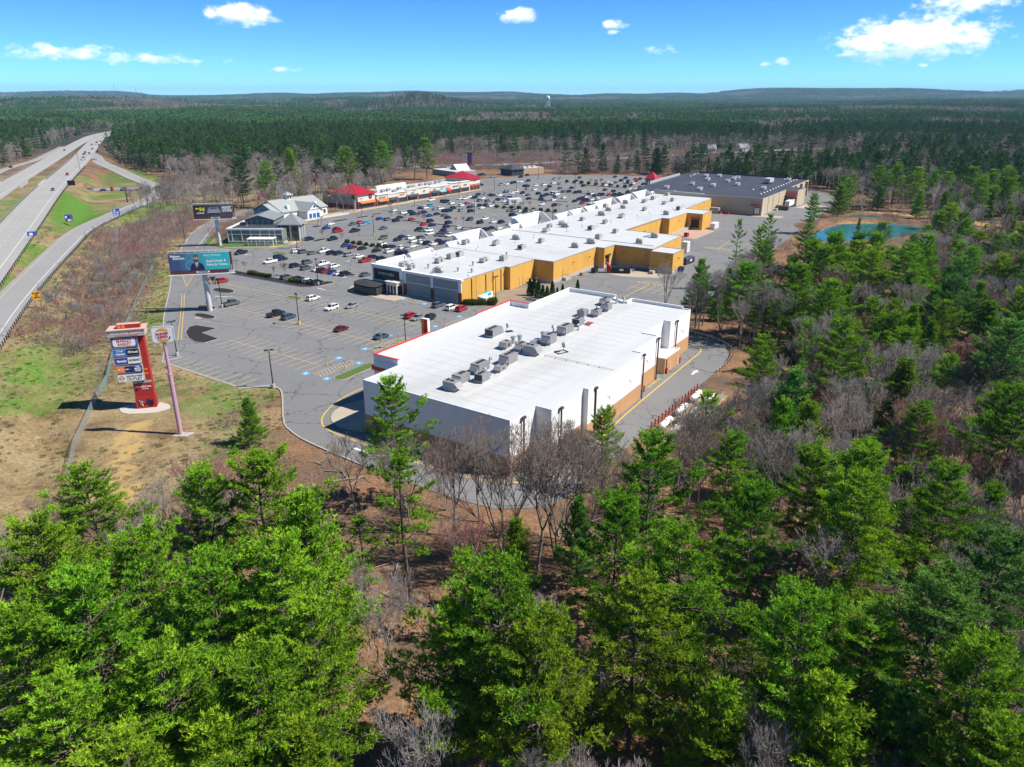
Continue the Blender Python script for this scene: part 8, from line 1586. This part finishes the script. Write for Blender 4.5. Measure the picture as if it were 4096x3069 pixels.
# ------------------------------------------------------------------ people
PERS = {}
def person(x, y, rz, label, shirt, legs=(.02, .025, .05), z=.1):
    root = thing('person', label, 'person', (x, y, z), rz)
    V = [(0, 0, .95), (0, 0, 1.2), (0, 0, 1.42), (0, 0, 1.52), (0, .02, 1.66), (0, .02, 1.76), (-.2, 0, 1.4), (-.27, .02, 1.15), (-.26, .12, .92), (.2, 0, 1.4), (.27, .02, 1.15), (.26, .12, .92), (-.1, 0, .88), (-.11, .06, .5), (-.11, 0, .08), (-.11, .15, .04), (.1, 0, .88), (.11, -.04, .5), (.11, -.08, .08), (.11, .07, .04)]
    Ed = [(0, 1), (1, 2), (2, 3), (3, 4), (4, 5), (2, 6), (6, 7), (7, 8), (2, 9), (9, 10), (10, 11), (0, 12), (12, 13), (13, 14), (14, 15), (0, 16), (16, 17), (17, 18), (18, 19)]
    Rd = [.15, .14, .15, .06, .10, .075, .07, .05, .04, .07, .05, .04, .09, .065, .045, .04, .09, .065, .045, .04]
    if 'skin' not in PERS:
        me = bpy.data.meshes.new('body'); me.from_pydata(V, Ed, []); o = bpy.data.objects.new('tmp', me); COL.objects.link(o); md = o.modifiers.new('s', 'SKIN'); sv = me.skin_vertices[0].data
        for i, r in enumerate(Rd): sv[i].radius = (r, r * .8); sv[i].use_root = i == 0
        o.modifiers.new('b', 'SUBSURF').levels = 1; dg = bpy.context.evaluated_depsgraph_get(); PERS['skin'] = bpy.data.meshes.new_from_object(o.evaluated_get(dg)); bpy.data.objects.remove(o)
    m2 = PERS['skin'].copy()
    m2.materials.clear(); [m2.materials.append(q) for q in (mat('cloth %s' % label[:18], shirt, .8), mat('trousers', legs, .8), mat('skin', (.45, .27, .19), .6), mat('hair', (.03, .02, .015), .8))]
    for p in m2.polygons: zc = p.center.z; p.material_index = 3 if zc > 1.72 else 2 if zc > 1.5 or (abs(p.center.x) > .2 and zc < 1.05 and zc > .85) else 0 if zc > .93 else 1; p.use_smooth = True
    link('body', m2, root)
person(*px0('G', 1580, 412), 2.5, 'person in a red top standing beside the black compactor', (.55, .02, .04)); person(*px0('B', 1550, 1090), .6, 'person in an orange top walking past the hedge strip', (.6, .12, .06)); person(*px0('B', 1498, 1080), 1.6, 'person in a teal top beside a parked blue car', (.05, .25, .28)); person(*px0('C', 1707, 565), .3, 'person in a red coat crossing the far lot', (.5, .03, .04)); person(*px0('C', 1552, 640), 2, 'person in a red jacket among far parked cars', (.5, .03, .04))
# ------------------------------------------------------------------ vehicles
M_tyre = mat('tyre rubber', (.015, .015, .016), .85); M_rim = mat('alloy rim', (.35, .36, .37), .4, metal=.7); M_cglass = glass('car glass', (.012, .016, .02), .06)
M_hl = mat('headlamp', (.65, .66, .68), .2); M_tl = mat('tail lamp', (.32, .01, .01), .3); M_trimk = mat('black trim', (.018, .018, .02), .6)
PAINT = {k: mat('paint ' + n, c, .32, .03, 1, spec=.5, coat=.6, metal=mt) for k, n, c, mt in [('W', 'white', (.72, .72, .71), 0), ('S', 'silver', (.42, .44, .46), .5), ('G', 'grey', (.14, .155, .17), .4), ('K', 'black', (.012, .013, .016), .1), ('N', 'dark navy', (.012, .022, .06), .3), ('B', 'blue', (.015, .05, .32), .3), ('R', 'red', (.42, .012, .02), .1), ('C', 'bright cyan', (.03, .35, .55), .2), ('M', 'maroon', (.13, .01, .025), .3), ('T', 'olive grey', (.16, .17, .14), .3), ('L', 'slate blue', (.06, .12, .17), .4), ('D', 'dark green', (.015, .035, .02), .2), ('O', 'orange', (.7, .2, .02), 0), ('Y', 'tan', (.40, .30, .17), 0)]}
CN = {'W': 'white', 'S': 'silver', 'G': 'grey', 'K': 'black', 'N': 'dark navy', 'B': 'blue', 'R': 'red', 'C': 'cyan', 'M': 'maroon', 'T': 'olive grey', 'L': 'slate blue', 'D': 'dark green', 'O': 'orange', 'Y': 'tan'}
# body sections: x, half width, sill z, top z of the lower body; then the cabin: x, half width, z
SHP = {'s': dict(L=4.65, low=[(-2.32, .72, .42, .78), (-2.2, .86, .30, .96), (-1.5, .91, .24, 1.0), (-.6, .92, .22, .95), (.7, .92, .22, .93), (1.5, .90, .24, .88), (2.1, .82, .28, .74), (2.33, .66, .40, .58)], cab=[(-1.75, .76, 1.0), (-1.0, .66, 1.38), (.25, .66, 1.43), (1.15, .76, .93)], wb=(-1.38, 1.4), wr=.33, name='sedan'),
       'u': dict(L=4.7, low=[(-2.35, .78, .48, .95), (-2.25, .90, .36, 1.08), (-1.5, .94, .30, 1.08), (-.6, .95, .28, 1.05), (.8, .95, .28, 1.04), (1.5, .93, .30, 1.0), (2.15, .86, .34, .88), (2.36, .7, .46, .72)], cab=[(-2.25, .80, 1.08), (-1.85, .72, 1.62), (.35, .71, 1.68), (1.2, .80, 1.04)], wb=(-1.4, 1.42), wr=.37, name='suv'),
       'p': dict(L=5.7, low=[(-2.85, .88, .55, 1.15), (-2.8, .96, .45, 1.18), (-1.6, .98, .38, 1.18), (-.6, .98, .36, 1.18), (.9, .98, .36, 1.15), (1.6, .97, .38, 1.14), (2.5, .92, .42, 1.08), (2.85, .8, .52, .92)], cab=[(-.75, .82, 1.16), (-.6, .78, 1.83), (.85, .76, 1.86), (1.6, .84, 1.14)], wb=(-1.75, 1.85), wr=.42, name='pickup'),
       'v': dict(L=5.6, low=[(-2.8, .86, .45, 1.3), (-2.75, .96, .35, 1.4), (-1.6, .99, .32, 1.4), (-.4, .99, .30, 1.4), (1.0, .99, .30, 1.3), (1.8, .97, .32, 1.15), (2.5, .9, .36, .98), (2.8, .75, .48, .8)], cab=[(-2.75, .93, 1.4), (-2.7, .86, 2.3), (1.0, .85, 2.35), (2.0, .9, 1.12)], wb=(-1.7, 1.75), wr=.38, name='van')}
def car_parts(k):
    c = SHP[k]; mb = MB(); gl = MB()
    rings = [[(x, -hw, z0), (x, -hw * 1.0, z0 + (z1 - z0) * .55), (x, -hw * .93, z1), (x, hw * .93, z1), (x, hw, z0 + (z1 - z0) * .55), (x, hw, z0)] for x, hw, z0, z1 in c['low']]
    vs = [v for r in rings for v in r]; n = 6; fs = []
    for i in range(len(rings) - 1):
        for j in range(n): fs.append((i * n + j, i * n + (j + 1) % n, (i + 1) * n + (j + 1) % n, (i + 1) * n + j))
    mb.add(vs, fs, 0, False); mb.add(vs, [tuple(range(n)), tuple(range((len(rings) - 1) * n + n - 1, (len(rings) - 1) * n - 1, -1))], 0)
    a, b, d, e = c['cab']; P = lambda q, s: (q[0], s * q[1], q[2])
    A, B, Cc, E_ = P(a, -1), P(b, -1), P(d, -1), P(e, -1); A2, B2, C2, E2 = P(a, 1), P(b, 1), P(d, 1), P(e, 1)
    mb.add([(b[0] - .02, -b[1], b[2]), (d[0] + .02, -d[1], d[2]), (d[0] + .02, d[1], d[2]), (b[0] - .02, b[1], b[2]), (b[0] + .15, -b[1] * .8, b[2] + .06), (d[0] - .15, -d[1] * .8, d[2] + .05), (d[0] - .15, d[1] * .8, d[2] + .05), (b[0] + .15, b[1] * .8, b[2] + .06)], [(0, 1, 5, 4), (1, 2, 6, 5), (2, 3, 7, 6), (3, 0, 4, 7), (4, 5, 6, 7)], 0)   # roof
    for s in (-1, 1):                                           # pillars
        for (p, q, w) in ((a, b, .10), (d, e, .09), ((.5 * (a[0] + e[0]) - .1, a[1], .5 * (a[2] + e[2])), (.5 * (b[0] + d[0]) - .1, b[1], .5 * (b[2] + d[2])), .06)):
            mb.add([(p[0] - w, s * (p[1] + .012), p[2]), (p[0] + w, s * (p[1] + .012), p[2]), (q[0] + w, s * (q[1] + .012), q[2]), (q[0] - w, s * (q[1] + .012), q[2])], [(0, 1, 2, 3)], 0)
    gl.add([A, B, Cc, E_], [(0, 3, 2, 1)]); gl.add([A2, B2, C2, E2], [(0, 1, 2, 3)]); gl.add([Cc, E_, E2, C2], [(0, 1, 2, 3)]); gl.add([A, B, B2, A2], [(0, 1, 2, 3)])
    if k == 'p':
        mb.add([(-2.7, -.8, 1.19), (-.85, -.8, 1.19), (-.85, .8, 1.19), (-2.7, .8, 1.19)], [(0, 1, 2, 3)], 1)
    if k == 'v': mb.add([(-2.72, -.90, 1.4), (-.3, -.92, 1.4), (-.3, -.86, 2.3), (-2.7, -.87, 2.3), (-2.72, .90, 1.4), (-.3, .92, 1.4), (-.3, .86, 2.3), (-2.7, .87, 2.3)], [(0, 1, 2, 3), (7, 6, 5, 4), (0, 3, 7, 4)], 0)
    wh = MB(); r = c['wr']; wh.tube([(0, -.11, 0), (0, .11, 0)], r, 14); rm = MB(); rm.disc((0, -.115, 0), r * .62, 10, 'y'); rm.disc((0, .115, 0), r * .62, 10, 'y')
    x1 = c['low'][-2][0]; x0 = c['low'][1][0]; hw1, hw0 = c['low'][-2][1], c['low'][1][1]; zt, zb = c['low'][-2][3], c['low'][1][3]
    hl = MB().box(x1 - .05, x1 + .18, -.16, .16, zt - .22, zt - .06); tl = MB().box(x0 - .13, x0 + .03, -.13, .13, zb - .32, zb - .05)
    return dict(body=mb, glass=gl, wheel=wh, rim=rm, hl=hl, tl=tl, hy=hw1 - .22, ty=hw0 - .16, c=c)
CP = {k: car_parts(k) for k in SHP}; CM = {}
for k, p in CP.items():
    CM[k] = dict(body=p['body'].mesh('body', [None, M_trimk]), glass=p['glass'].mesh('windows', M_cglass), wheel=p['wheel'].mesh('wheel', M_tyre), rim=p['rim'].mesh('rim', M_rim), hl=p['hl'].mesh('headlight', M_hl), tl=p['tl'].mesh('taillight', M_tl))
    j = MB()                                                    # one-piece version for cars only a few pixels long
    for nm, mi in (('body', 0), ('glass', 1)): q = p[nm]; j.add(q.v, [], 0); b = len(j.v) - len(q.v); [(j.f.append([b + i for i in f]), j.m.append(mi if not (nm == 'body' and m_) else 2), j.sm.append(False)) for f, m_ in zip(q.f, q.m)]
    for x in p['c']['wb']:
        for s in (-1, 1): j.tube([(x, s * .82 - .1, p['c']['wr']), (x, s * .82 + .1, p['c']['wr'])], p['c']['wr'], 8, 2)
    for s in (-1, 1): y0 = s * p['ty']; x0 = p['c']['low'][1][0]; zb = p['c']['low'][1][3]; j.box(x0 - .13, x0 + .03, y0 - .13, y0 + .13, zb - .32, zb - .05, 3); x1 = p['c']['low'][-2][0]; zt = p['c']['low'][-2][3]; y0 = s * p['hy']; j.box(x1 - .05, x1 + .18, y0 - .16, y0 + .16, zt - .22, zt - .06, 4)
    CM[k]['one'] = j.mesh('car', [None, M_cglass, M_tyre, M_tl, M_hl])
def paint_slot(o, m): o.material_slots[0].link = 'OBJECT'; o.material_slots[0].material = m
def car(x, y, rz, kind, col, label, parts, z=.035, group='parked cars'):
    M = CM[kind]; nm = {'s': 'sedan', 'u': 'suv', 'p': 'pickup_truck', 'v': 'van'}[kind]; catn = {'s': 'car', 'u': 'car', 'p': 'pickup truck', 'v': 'van'}[kind]
    if not parts:
        o = link(nm, M['one'], None, (x, y, z), rz); paint_slot(o, PAINT[col]); tag(o, label, catn, group); return o
    r = thing(nm, label, catn, (x, y, z), rz, group); b = link('body', M['body'], r); paint_slot(b, PAINT[col]); link('windows', M['glass'], r); p = CP[kind]
    for wx in p['c']['wb']:
        for s in (-1, 1): w = link('wheel', M['wheel'], r, (wx, s * .84, p['c']['wr'])); link('rim', M['rim'], w)
    for s in (-1, 1): link('headlight', M['hl'], r, (0, s * p['hy'], 0)); link('taillight', M['tl'], r, (0, s * p['ty'], 0))
    return r
# parked cars read off the photograph: crop, row text, then x,y,kind,colour,heading (+ nose away, - nose towards the camera)
ROWS = [('B', 'on the near parking bays', 1, '975,1490uW+ 1135,1572uW- 1310,1555sS- 655,1625pK+ 765,1650uL+ 270,1535pG+ 190,1340uR+'),
        ('F', 'on the bays left of the cinema front', 1, '1005,672sM+ 1350,738sL+ 1605,562uR+ 1662,578sS- 1758,583uK- 1842,470uG+ 1955,492uW+ 2040,502uR+'),
        ('B', 'behind the mulch strip with hedges', 1, '745,1310uG+ 845,1325uN+ 940,1345uW+ 1010,1355uN+'),
        ('B', 'in the row facing the black tent', 1, '820,1210uN+ 925,1180uG+ 915,1230uG+ 1060,1195pW+ 1155,1215uW+ 1010,1240sW+ 1055,1250uK+ 1097,1258sR+ 1150,1264sB+ 1200,1275sW+ 1255,1280uK+ 605,1175pW- 680,1135uN+ 712,1150sN+ 1425,1285sG+ 352,1098pK-'),
        ('B', 'in the second row before the mall corner', 1, '828,1085uW+ 890,1090uG+ 970,1100sT+ 1065,1085pW+ 1135,1100uN+ 1198,1103uN+ 1285,1115uS+ 1370,1130sW+ 1425,1165pR+ 1492,1138uK+ 1565,1150uK+ 1570,1180sW+'),
        ('B', 'beside the low hedge strip', 0, '1315,1050sM+ 1400,1060sK+ 1525,1078sN+ 1630,1085uW+ 1570,1025uW+ 1655,1045sN+ 1745,1055uW+ 1792,1060sS+ 1720,1100uK+ 1768,1102uN+ 1260,1035sB+ 1835,1040sW+'),
        ('B', 'in the row left of the mall parapets', 0, '1580,970uT- 1705,985sN+ 1742,960sN+ 1815,970uW+ 1907,970uG+ 1840,998uW+ 1912,1005uW+ 1960,1015uN+ 2015,1022sW+ 2060,995sN+ 2140,1000sS+ 1990,1068uS+ 2095,1012sN+'),
        ('B', 'in the aisle before the green restaurant', 0, '1580,888sG- 1335,910pK- 1190,912pR+ 1180,892sN+ 1090,885sB+ 1125,850sW+ 1315,852sG- 1382,836sR+ 1398,858uS+ 1435,843sC+ 945,980uN+ 1145,980pK+'),
        ('B', 'in the row this side of the sapling strip', 0, '1885,900uN- 1920,905sG- 1970,905uW- 1980,932uW- 2055,942sG- 2092,915uN- 2100,945sG- 2150,948uW- 2120,930sR-'),
        ('B', 'beside the sapling strip of the crowded lot', 0, '1550,805sB+ 1620,812uT+ 1692,822uK+ 1725,795sK+ 1828,810sR+ 1932,852sR+ 2003,860sN+ 1988,825uN+ 1982,778sB+ 2045,765sN+ 2110,775sG+ 2140,795sN+ 2145,840uN+ 2125,875sN+'),
        ('B', 'in the row before the cream shops', 0, '1755,755uW+ 1820,747uN+ 1843,765uN+ 1905,755sG+ 1932,752uN+ 1668,735sW- 1995,645pW- 1905,712sN+ 1945,712uW+ 1990,695uC+ 2030,722sS+ 2075,718uW+ 2115,738uN+ 2150,735uN+ 2185,715uN+ 2130,660pN+ 2100,655uN+ 2170,672uW+'),
        ('C', 'in the first row of the crowded lot', 0, '425,738uD- 530,735uS+ 612,740uN+ 600,812uK- 692,838uN+ 730,805uW- 803,832sW+ 876,835uN+ 510,883sW+ 557,890sS+ 682,898uN+ 742,900uN+ 790,885sN+ 855,885sW+ 852,918sW+ 945,850sW+'),
        ('C', 'in the middle rows of the crowded lot', 0, '945,735sS+ 985,735uS+ 1035,740sW+ 1078,742sK+ 1155,748uW+ 968,772uN+ 1022,775uW+ 1097,780sW+ 1137,785sN+ 780,695uW+ 745,690uN+ 707,712sW+ 655,690uW+ 577,675sR+ 530,690uW+ 603,705sN+ 640,685uW+ 690,690sN+ 825,662sS+ 757,655uT+ 710,630uW- 690,648uT+'),
        ('C', 'in the rows beside the white container', 0, '900,655uW- 940,660uB- 900,625uS- 942,627uB- 1112,632sN+ 1078,600sW- 1055,585uN- 1000,572uW- 965,585sW- 912,575uN- 855,603uW- 800,605sN- 640,625uN- 590,618uW- 560,632uW- 520,632uW- 840,645uN- 780,600sN- 735,595sS- 670,600uN-'),
        ('C', 'in the farther rows of the crowded lot', 0, '1220,640uN+ 1245,655sG+ 1322,645uW+ 1335,622sB+ 1412,625sW+ 1222,680uW- 1332,690uN- 1268,600uN+ 1230,612uN+ 1352,597vW+ 1322,592vW+ 1195,590uN+ 1105,600sG+ 1550,575uN+ 1655,582sS+ 1460,572uN+ 1410,572sG+ 1520,580uN+ 1620,600uN- 1650,590uW+'),
        ('C', 'near the far entrance of the lot', 0, '1100,548sS+ 1160,555uW+ 1168,520uW- 1100,525uN+ 1240,515pW+ 1322,500uW+ 1292,530uN+ 1262,557sN- 1382,543sG+ 1380,507uS+ 1482,540sK+ 870,512uS- 920,508uW- 962,500uN- 1000,490sW- 1040,488sW- 1105,480uN- 940,498uW- 985,495uN- 1080,525uN+ 1330,465uS- 1380,460sS- 1095,432uN- 1040,447uN-'),
        ('C', 'in the rows before the supermarket', 0, '1540,640uN- 1605,640sN- 1652,640uW- 1705,628sW+ 1742,600uN- 1770,557sN+ 1845,570uN+ 1870,605uN- 1910,605uN- 1962,580uN- 2002,575uS- 2042,575uN- 2030,545uW- 1505,655sN- 1570,672sR- 1640,672uW- 1690,662uN- 1580,655uN- 1600,620uW- 1670,615uN- 1720,600uN- 1845,600uN- 1890,590sN- 1640,690sN- 1550,718sW- 1800,600sR- 1570,632uN- 1620,650sN-'),
        ('C', 'in the farthest rows by the red tower', 0, '1768,518pW+ 1832,525sS- 1862,495sG+ 1910,478uN+ 1945,457uN- 1968,480sN+ 1940,497sW+ 2012,500uW+ 2070,465uN- 2040,482uR- 1990,520uN- 2100,510uN- 2060,540uN- 2100,550uN- 1790,490sW+ 1820,500sW+ 1520,480sN- 1550,452sN+ 1585,522uN+ 1980,550sW- 2030,465sR- 1960,500sN- 1855,446sN-')]
ncar = 0; H1 = {'+': FR, '-': FR + math.pi}
for c, rowname, parts, txt in ROWS:
    items = []
    for it in txt.split():
        xs, rest = it.split(','); k = 0
        while rest[k].isdigit(): k += 1
        items.append((int(xs), int(rest[:k]), rest[k], rest[k + 1], rest[k + 2]))
    items.sort()
    for i, (xx, yy, kind, colr, hd) in enumerate(items):
        x, y = px(c, xx, yy, .8); ncar += 1
        rz = H1[hd] + random.gauss(0, .035)
        word = {'s': 'sedan', 'u': 'suv', 'p': 'pickup', 'v': 'van'}[kind]
        car(x, y, rz, kind, colr, '%s %s %s, %s from left there' % (CN[colr], word, rowname, ordn(i)), bool(parts) or y < 300)
car(*px('J', 1650, 338, .8), FR + math.pi + .05 - HP * 0 + R(120), 'u', 'S', 'silver suv parked by the lamp post behind the cinema', True); car(*px('J', 1815, 225, .8), FR + R(130), 'p', 'N', 'dark navy pickup at the edge of the service lot', True)
# traffic on the highway and junction
def dirat(P, x, y): i = int(np.argmin(np.hypot(P[:, 0] - x, P[:, 1] - y))); i = min(max(i, 0), len(P) - 2); d = P[i + 1] - P[i]; return math.atan2(d[1], d[0]), P[i][2]
for i, (xx, yy, kind, colr, P, sg) in enumerate([(455, 985, 's', 'G', HWY1, -1), (580, 855, 'u', 'R', HWY1, -1), (770, 673, 's', 'N', HWY1, -1), (735, 668, 'u', 'N', HWY1, -1), (722, 682, 's', 'K', HWY1, -1), (797, 637, 's', 'N', HWY1, -1), (790, 600, 's', 'M', HWY1, -1), (842, 656, 'u', 'N', HWY1, -1), (853, 605, 's', 'K', HWY1, -1), (846, 555, 'u', 'W', HWY1, -1), (865, 572, 'u', 'D', HWY1, -1), (878, 548, 's', 'W', HWY1, -1), (555, 647, 's', 'K', HWY2, 1), (815, 527, 's', 'W', HWY2, 1), (93, 792, 'u', 'N', RAMP3, 1)]):
    x, y = px('A', xx, yy, 6.8); a, z = dirat(P, x, y); car(x, y, a + (0 if sg > 0 else math.pi), kind, colr, '%s %s driving on the highway, %s of those listed upwards' % (CN[colr], {'s': 'sedan', 'u': 'suv'}[kind], ordn(i)) if 0 else '%s %s on the highway %s' % (CN[colr], {'s': 'sedan', 'u': 'suv'}[kind], ['beside the black backed sign', 'nearing the overpass', 'trailing the box truck on the right', 'beside the box truck', 'just left of the box truck', 'ahead of the merge', 'in the left lane before the red truck', 'at the merge point', 'behind the red truck', 'leading the distant queue', 'second in the distant queue', 'farthest in the distant queue', 'alone on the far lanes', 'at the far end of the far lanes', 'on the leftmost ramp'][i]), False, z + .03, 'highway traffic')
for i, (xx, yy, kind, colr, a) in enumerate([(1400, 945, 's', 'W', .3), (1543, 935, 'u', 'W', .2), (1630, 932, 's', 'W', .2), (780, 987, 'u', 'S', .1), (893, 992, 's', 'B', .1), (1375, 995, 'u', 'R', 2.0), (1420, 1012, 's', 'R', 2.0), (1347, 1055, 'u', 'W', 1.9), (1425, 980, 'u', 'W', 2.0)]):
    x, y = px('A', xx, yy, .8); car(x, y, a, kind, colr, '%s %s at the ramp junction, %s' % (CN[colr], {'s': 'sedan', 'u': 'suv'}[kind], ['turning left past the green signs', 'waiting right of the trucks', 'farthest right', 'leftmost under the overpass', 'behind the leftmost car', 'beside the dark truck', 'behind the red car by the truck', 'nearest on the ramp', 'stopped before the dark truck'][i]), False, .08, 'junction traffic')
for i, (c, xx, yy, colr) in enumerate([('C', 690, 355, 'W'), ('C', 640, 352, 'G'), ('C', 740, 350, 'K'), ('C', 905, 340, 'W'), ('C', 800, 445, 'S'), ('C', 715, 425, 'N'), ('C', 690, 428, 'N'), ('C', 695, 515, 'N')]):
    x, y = px(c, xx, yy, .8); car(x, y, .5, 'u' if i % 2 else 's', colr, '%s car on the far road beyond the shops, %s' % (CN[colr], ['third from left', 'leftmost', 'fourth from left', 'rightmost', 'by the entrance bend', 'right one by the white shop', 'left one by the white shop', 'at the shop row end'][i]), False, .08, 'cars on the far road')
# trucks
def box_truck(x, y, rz, label, mbox, mcab, L=6.5, h=3.4, z=.05, name='box_truck'):
    t = thing(name, label, 'truck', (x, y, z), rz); MB().box(-L / 2 - .6, L / 2 - 1.6, -1.2, 1.2, .9, h).build('box', mbox, t); mb = MB(); mb.add([(L / 2 - 1.5, -1.1, .5), (L / 2 + .6, -1.1, .5), (L / 2 + .6, 1.1, .5), (L / 2 - 1.5, 1.1, .5), (L / 2 - 1.5, -1.1, 2.6), (L / 2 + .1, -1.0, 2.6), (L / 2 + .1, 1.0, 2.6), (L / 2 - 1.5, 1.1, 2.6), (L / 2 + .6, -1.1, 1.5), (L / 2 + .6, 1.1, 1.5)], [(3, 2, 1, 0), (4, 5, 6, 7), (0, 1, 8, 5, 4), (3, 7, 6, 9, 2), (1, 2, 9, 8), (0, 4, 7, 3)]); mb.build('cab', mcab, t)
    MB().add([(L / 2 + .58, -1.0, 1.58), (L / 2 + .58, 1.0, 1.58), (L / 2 + .14, .92, 2.5), (L / 2 + .14, -.92, 2.5)], [(0, 1, 2, 3)]).build('windscreen', M_cglass, t).location = (.03, 0, 0)
    for wx in (-L / 2 + .4, L / 2 - .4):
        for s in (-1, 1): MB().tube([(wx, s * 1.05 - .14, .48), (wx, s * 1.05 + .14, .48)], .48, 12).build('wheel', M_tyre, t)
    MB().box(-L / 2 - .5, L / 2, -.5, .5, .5, .88).build('chassis', M_trimk, t); return t
a, z = dirat(HWY1, *px('A', 722, 720, 6.8)); box_truck(*px('A', 722, 718, 7.5), a + math.pi, 'tan box truck driving on the nearer highway lanes', PAINT['Y'], PAINT['W'], 7, 3.6, z + .03)
a, z = dirat(HWY1, *px('A', 835, 585, 6.8)); box_truck(*px('A', 835, 588, 7.5), a + math.pi, 'red box truck among the distant highway queue', PAINT['R'], PAINT['W'], 7, 3.6, z + .03)
box_truck(*px('A', 1490, 975, 1.5), 2.0, 'dark green box truck at the ramp junction', PAINT['D'], PAINT['D'], 7, 3.6, .08); box_truck(*px('B', 1125, 290, 1), .4, 'orange truck standing far behind the pine row', PAINT['O'], PAINT['O'], 5, 3, .3)
ct = thing('car_carrier', 'flatbed trailer with a red hauler carrying cars under the green signs', 'truck', (*px('A', 1060, 995, .5), .08), R(5)); MB().box(-6, 7, -1.1, 1.1, .8, 1.05).build('deck', M_steel, ct); MB().box(-7.6, -6.1, -1.1, 1.1, .5, 2.9).build('cab', PAINT['R'], ct)
for wx in (-6.8, -1, 0, 5.5):
    for s in (-1, 1): MB().tube([(wx, s * 1.0 - .13, .45), (wx, s * 1.0 + .13, .45)], .45, 10).build('wheel', M_tyre, ct)
x, y = px('A', 1060, 995, .5); q = car(x + 1.0, y + .1, R(5), 's', 'S', 'silver car riding on the flatbed trailer', False, 1.14, 'junction traffic'); q = car(x + 11, y + 1.2, R(5), 'p', 'R', 'red pickup following the flatbed trailer', False, .08, 'junction traffic')
tl = thing('semi_trailer', 'white semi trailer backed into the supermarket dock', 'trailer', (*W(449.6, 109.4), .05), FR); MB().box(-6, 5.8, -1.25, 1.25, 1.1, 4.0).build('box', M_dock, tl); MB().box(-6.04, -6, -1.15, 1.15, 1.2, 3.9).build('nose_panel', M_rtuw, tl)
for wx in (3.2, 4.4):
    for s in (-1, 1): MB().tube([(wx, s * 1.0 - .2, .5), (wx, s * 1.0 + .2, .5)], .5, 12).build('wheel', M_tyre, tl)
for s in (-1, 1): MB().box(-4.2, -4.0, s * .8 - .1, s * .8 + .1, 0, 1.1).build('landing_leg', M_steel, tl)
print('cars', ncar, 'labels', len(LABELS))
# ------------------------------------------------------------------ haze
def haze():
    zt = 260; MBz = MB().box(-21000, 21000, -4500, 20000, -40, zt); m = bpy.data.materials.new('haze'); m.use_nodes = True; nt = m.node_tree; nt.nodes.remove(nt.nodes['Principled BSDF'])
    v = nd(nt, 'ShaderNodeVolumePrincipled'); v.inputs['Color'].default_value = (.44, .72, 1.0, 1); v.inputs['Density'].default_value = 5.5e-5; v.inputs['Anisotropy'].default_value = 0.0
    nt.links.new(v.outputs[0], nt.nodes['Material Output'].inputs['Volume']); m.volume_intersection_method = 'FAST' if hasattr(m, 'volume_intersection_method') else None
    o = MBz.build('haze', m); stuff(o); o.display_type = 'WIRE'
haze()
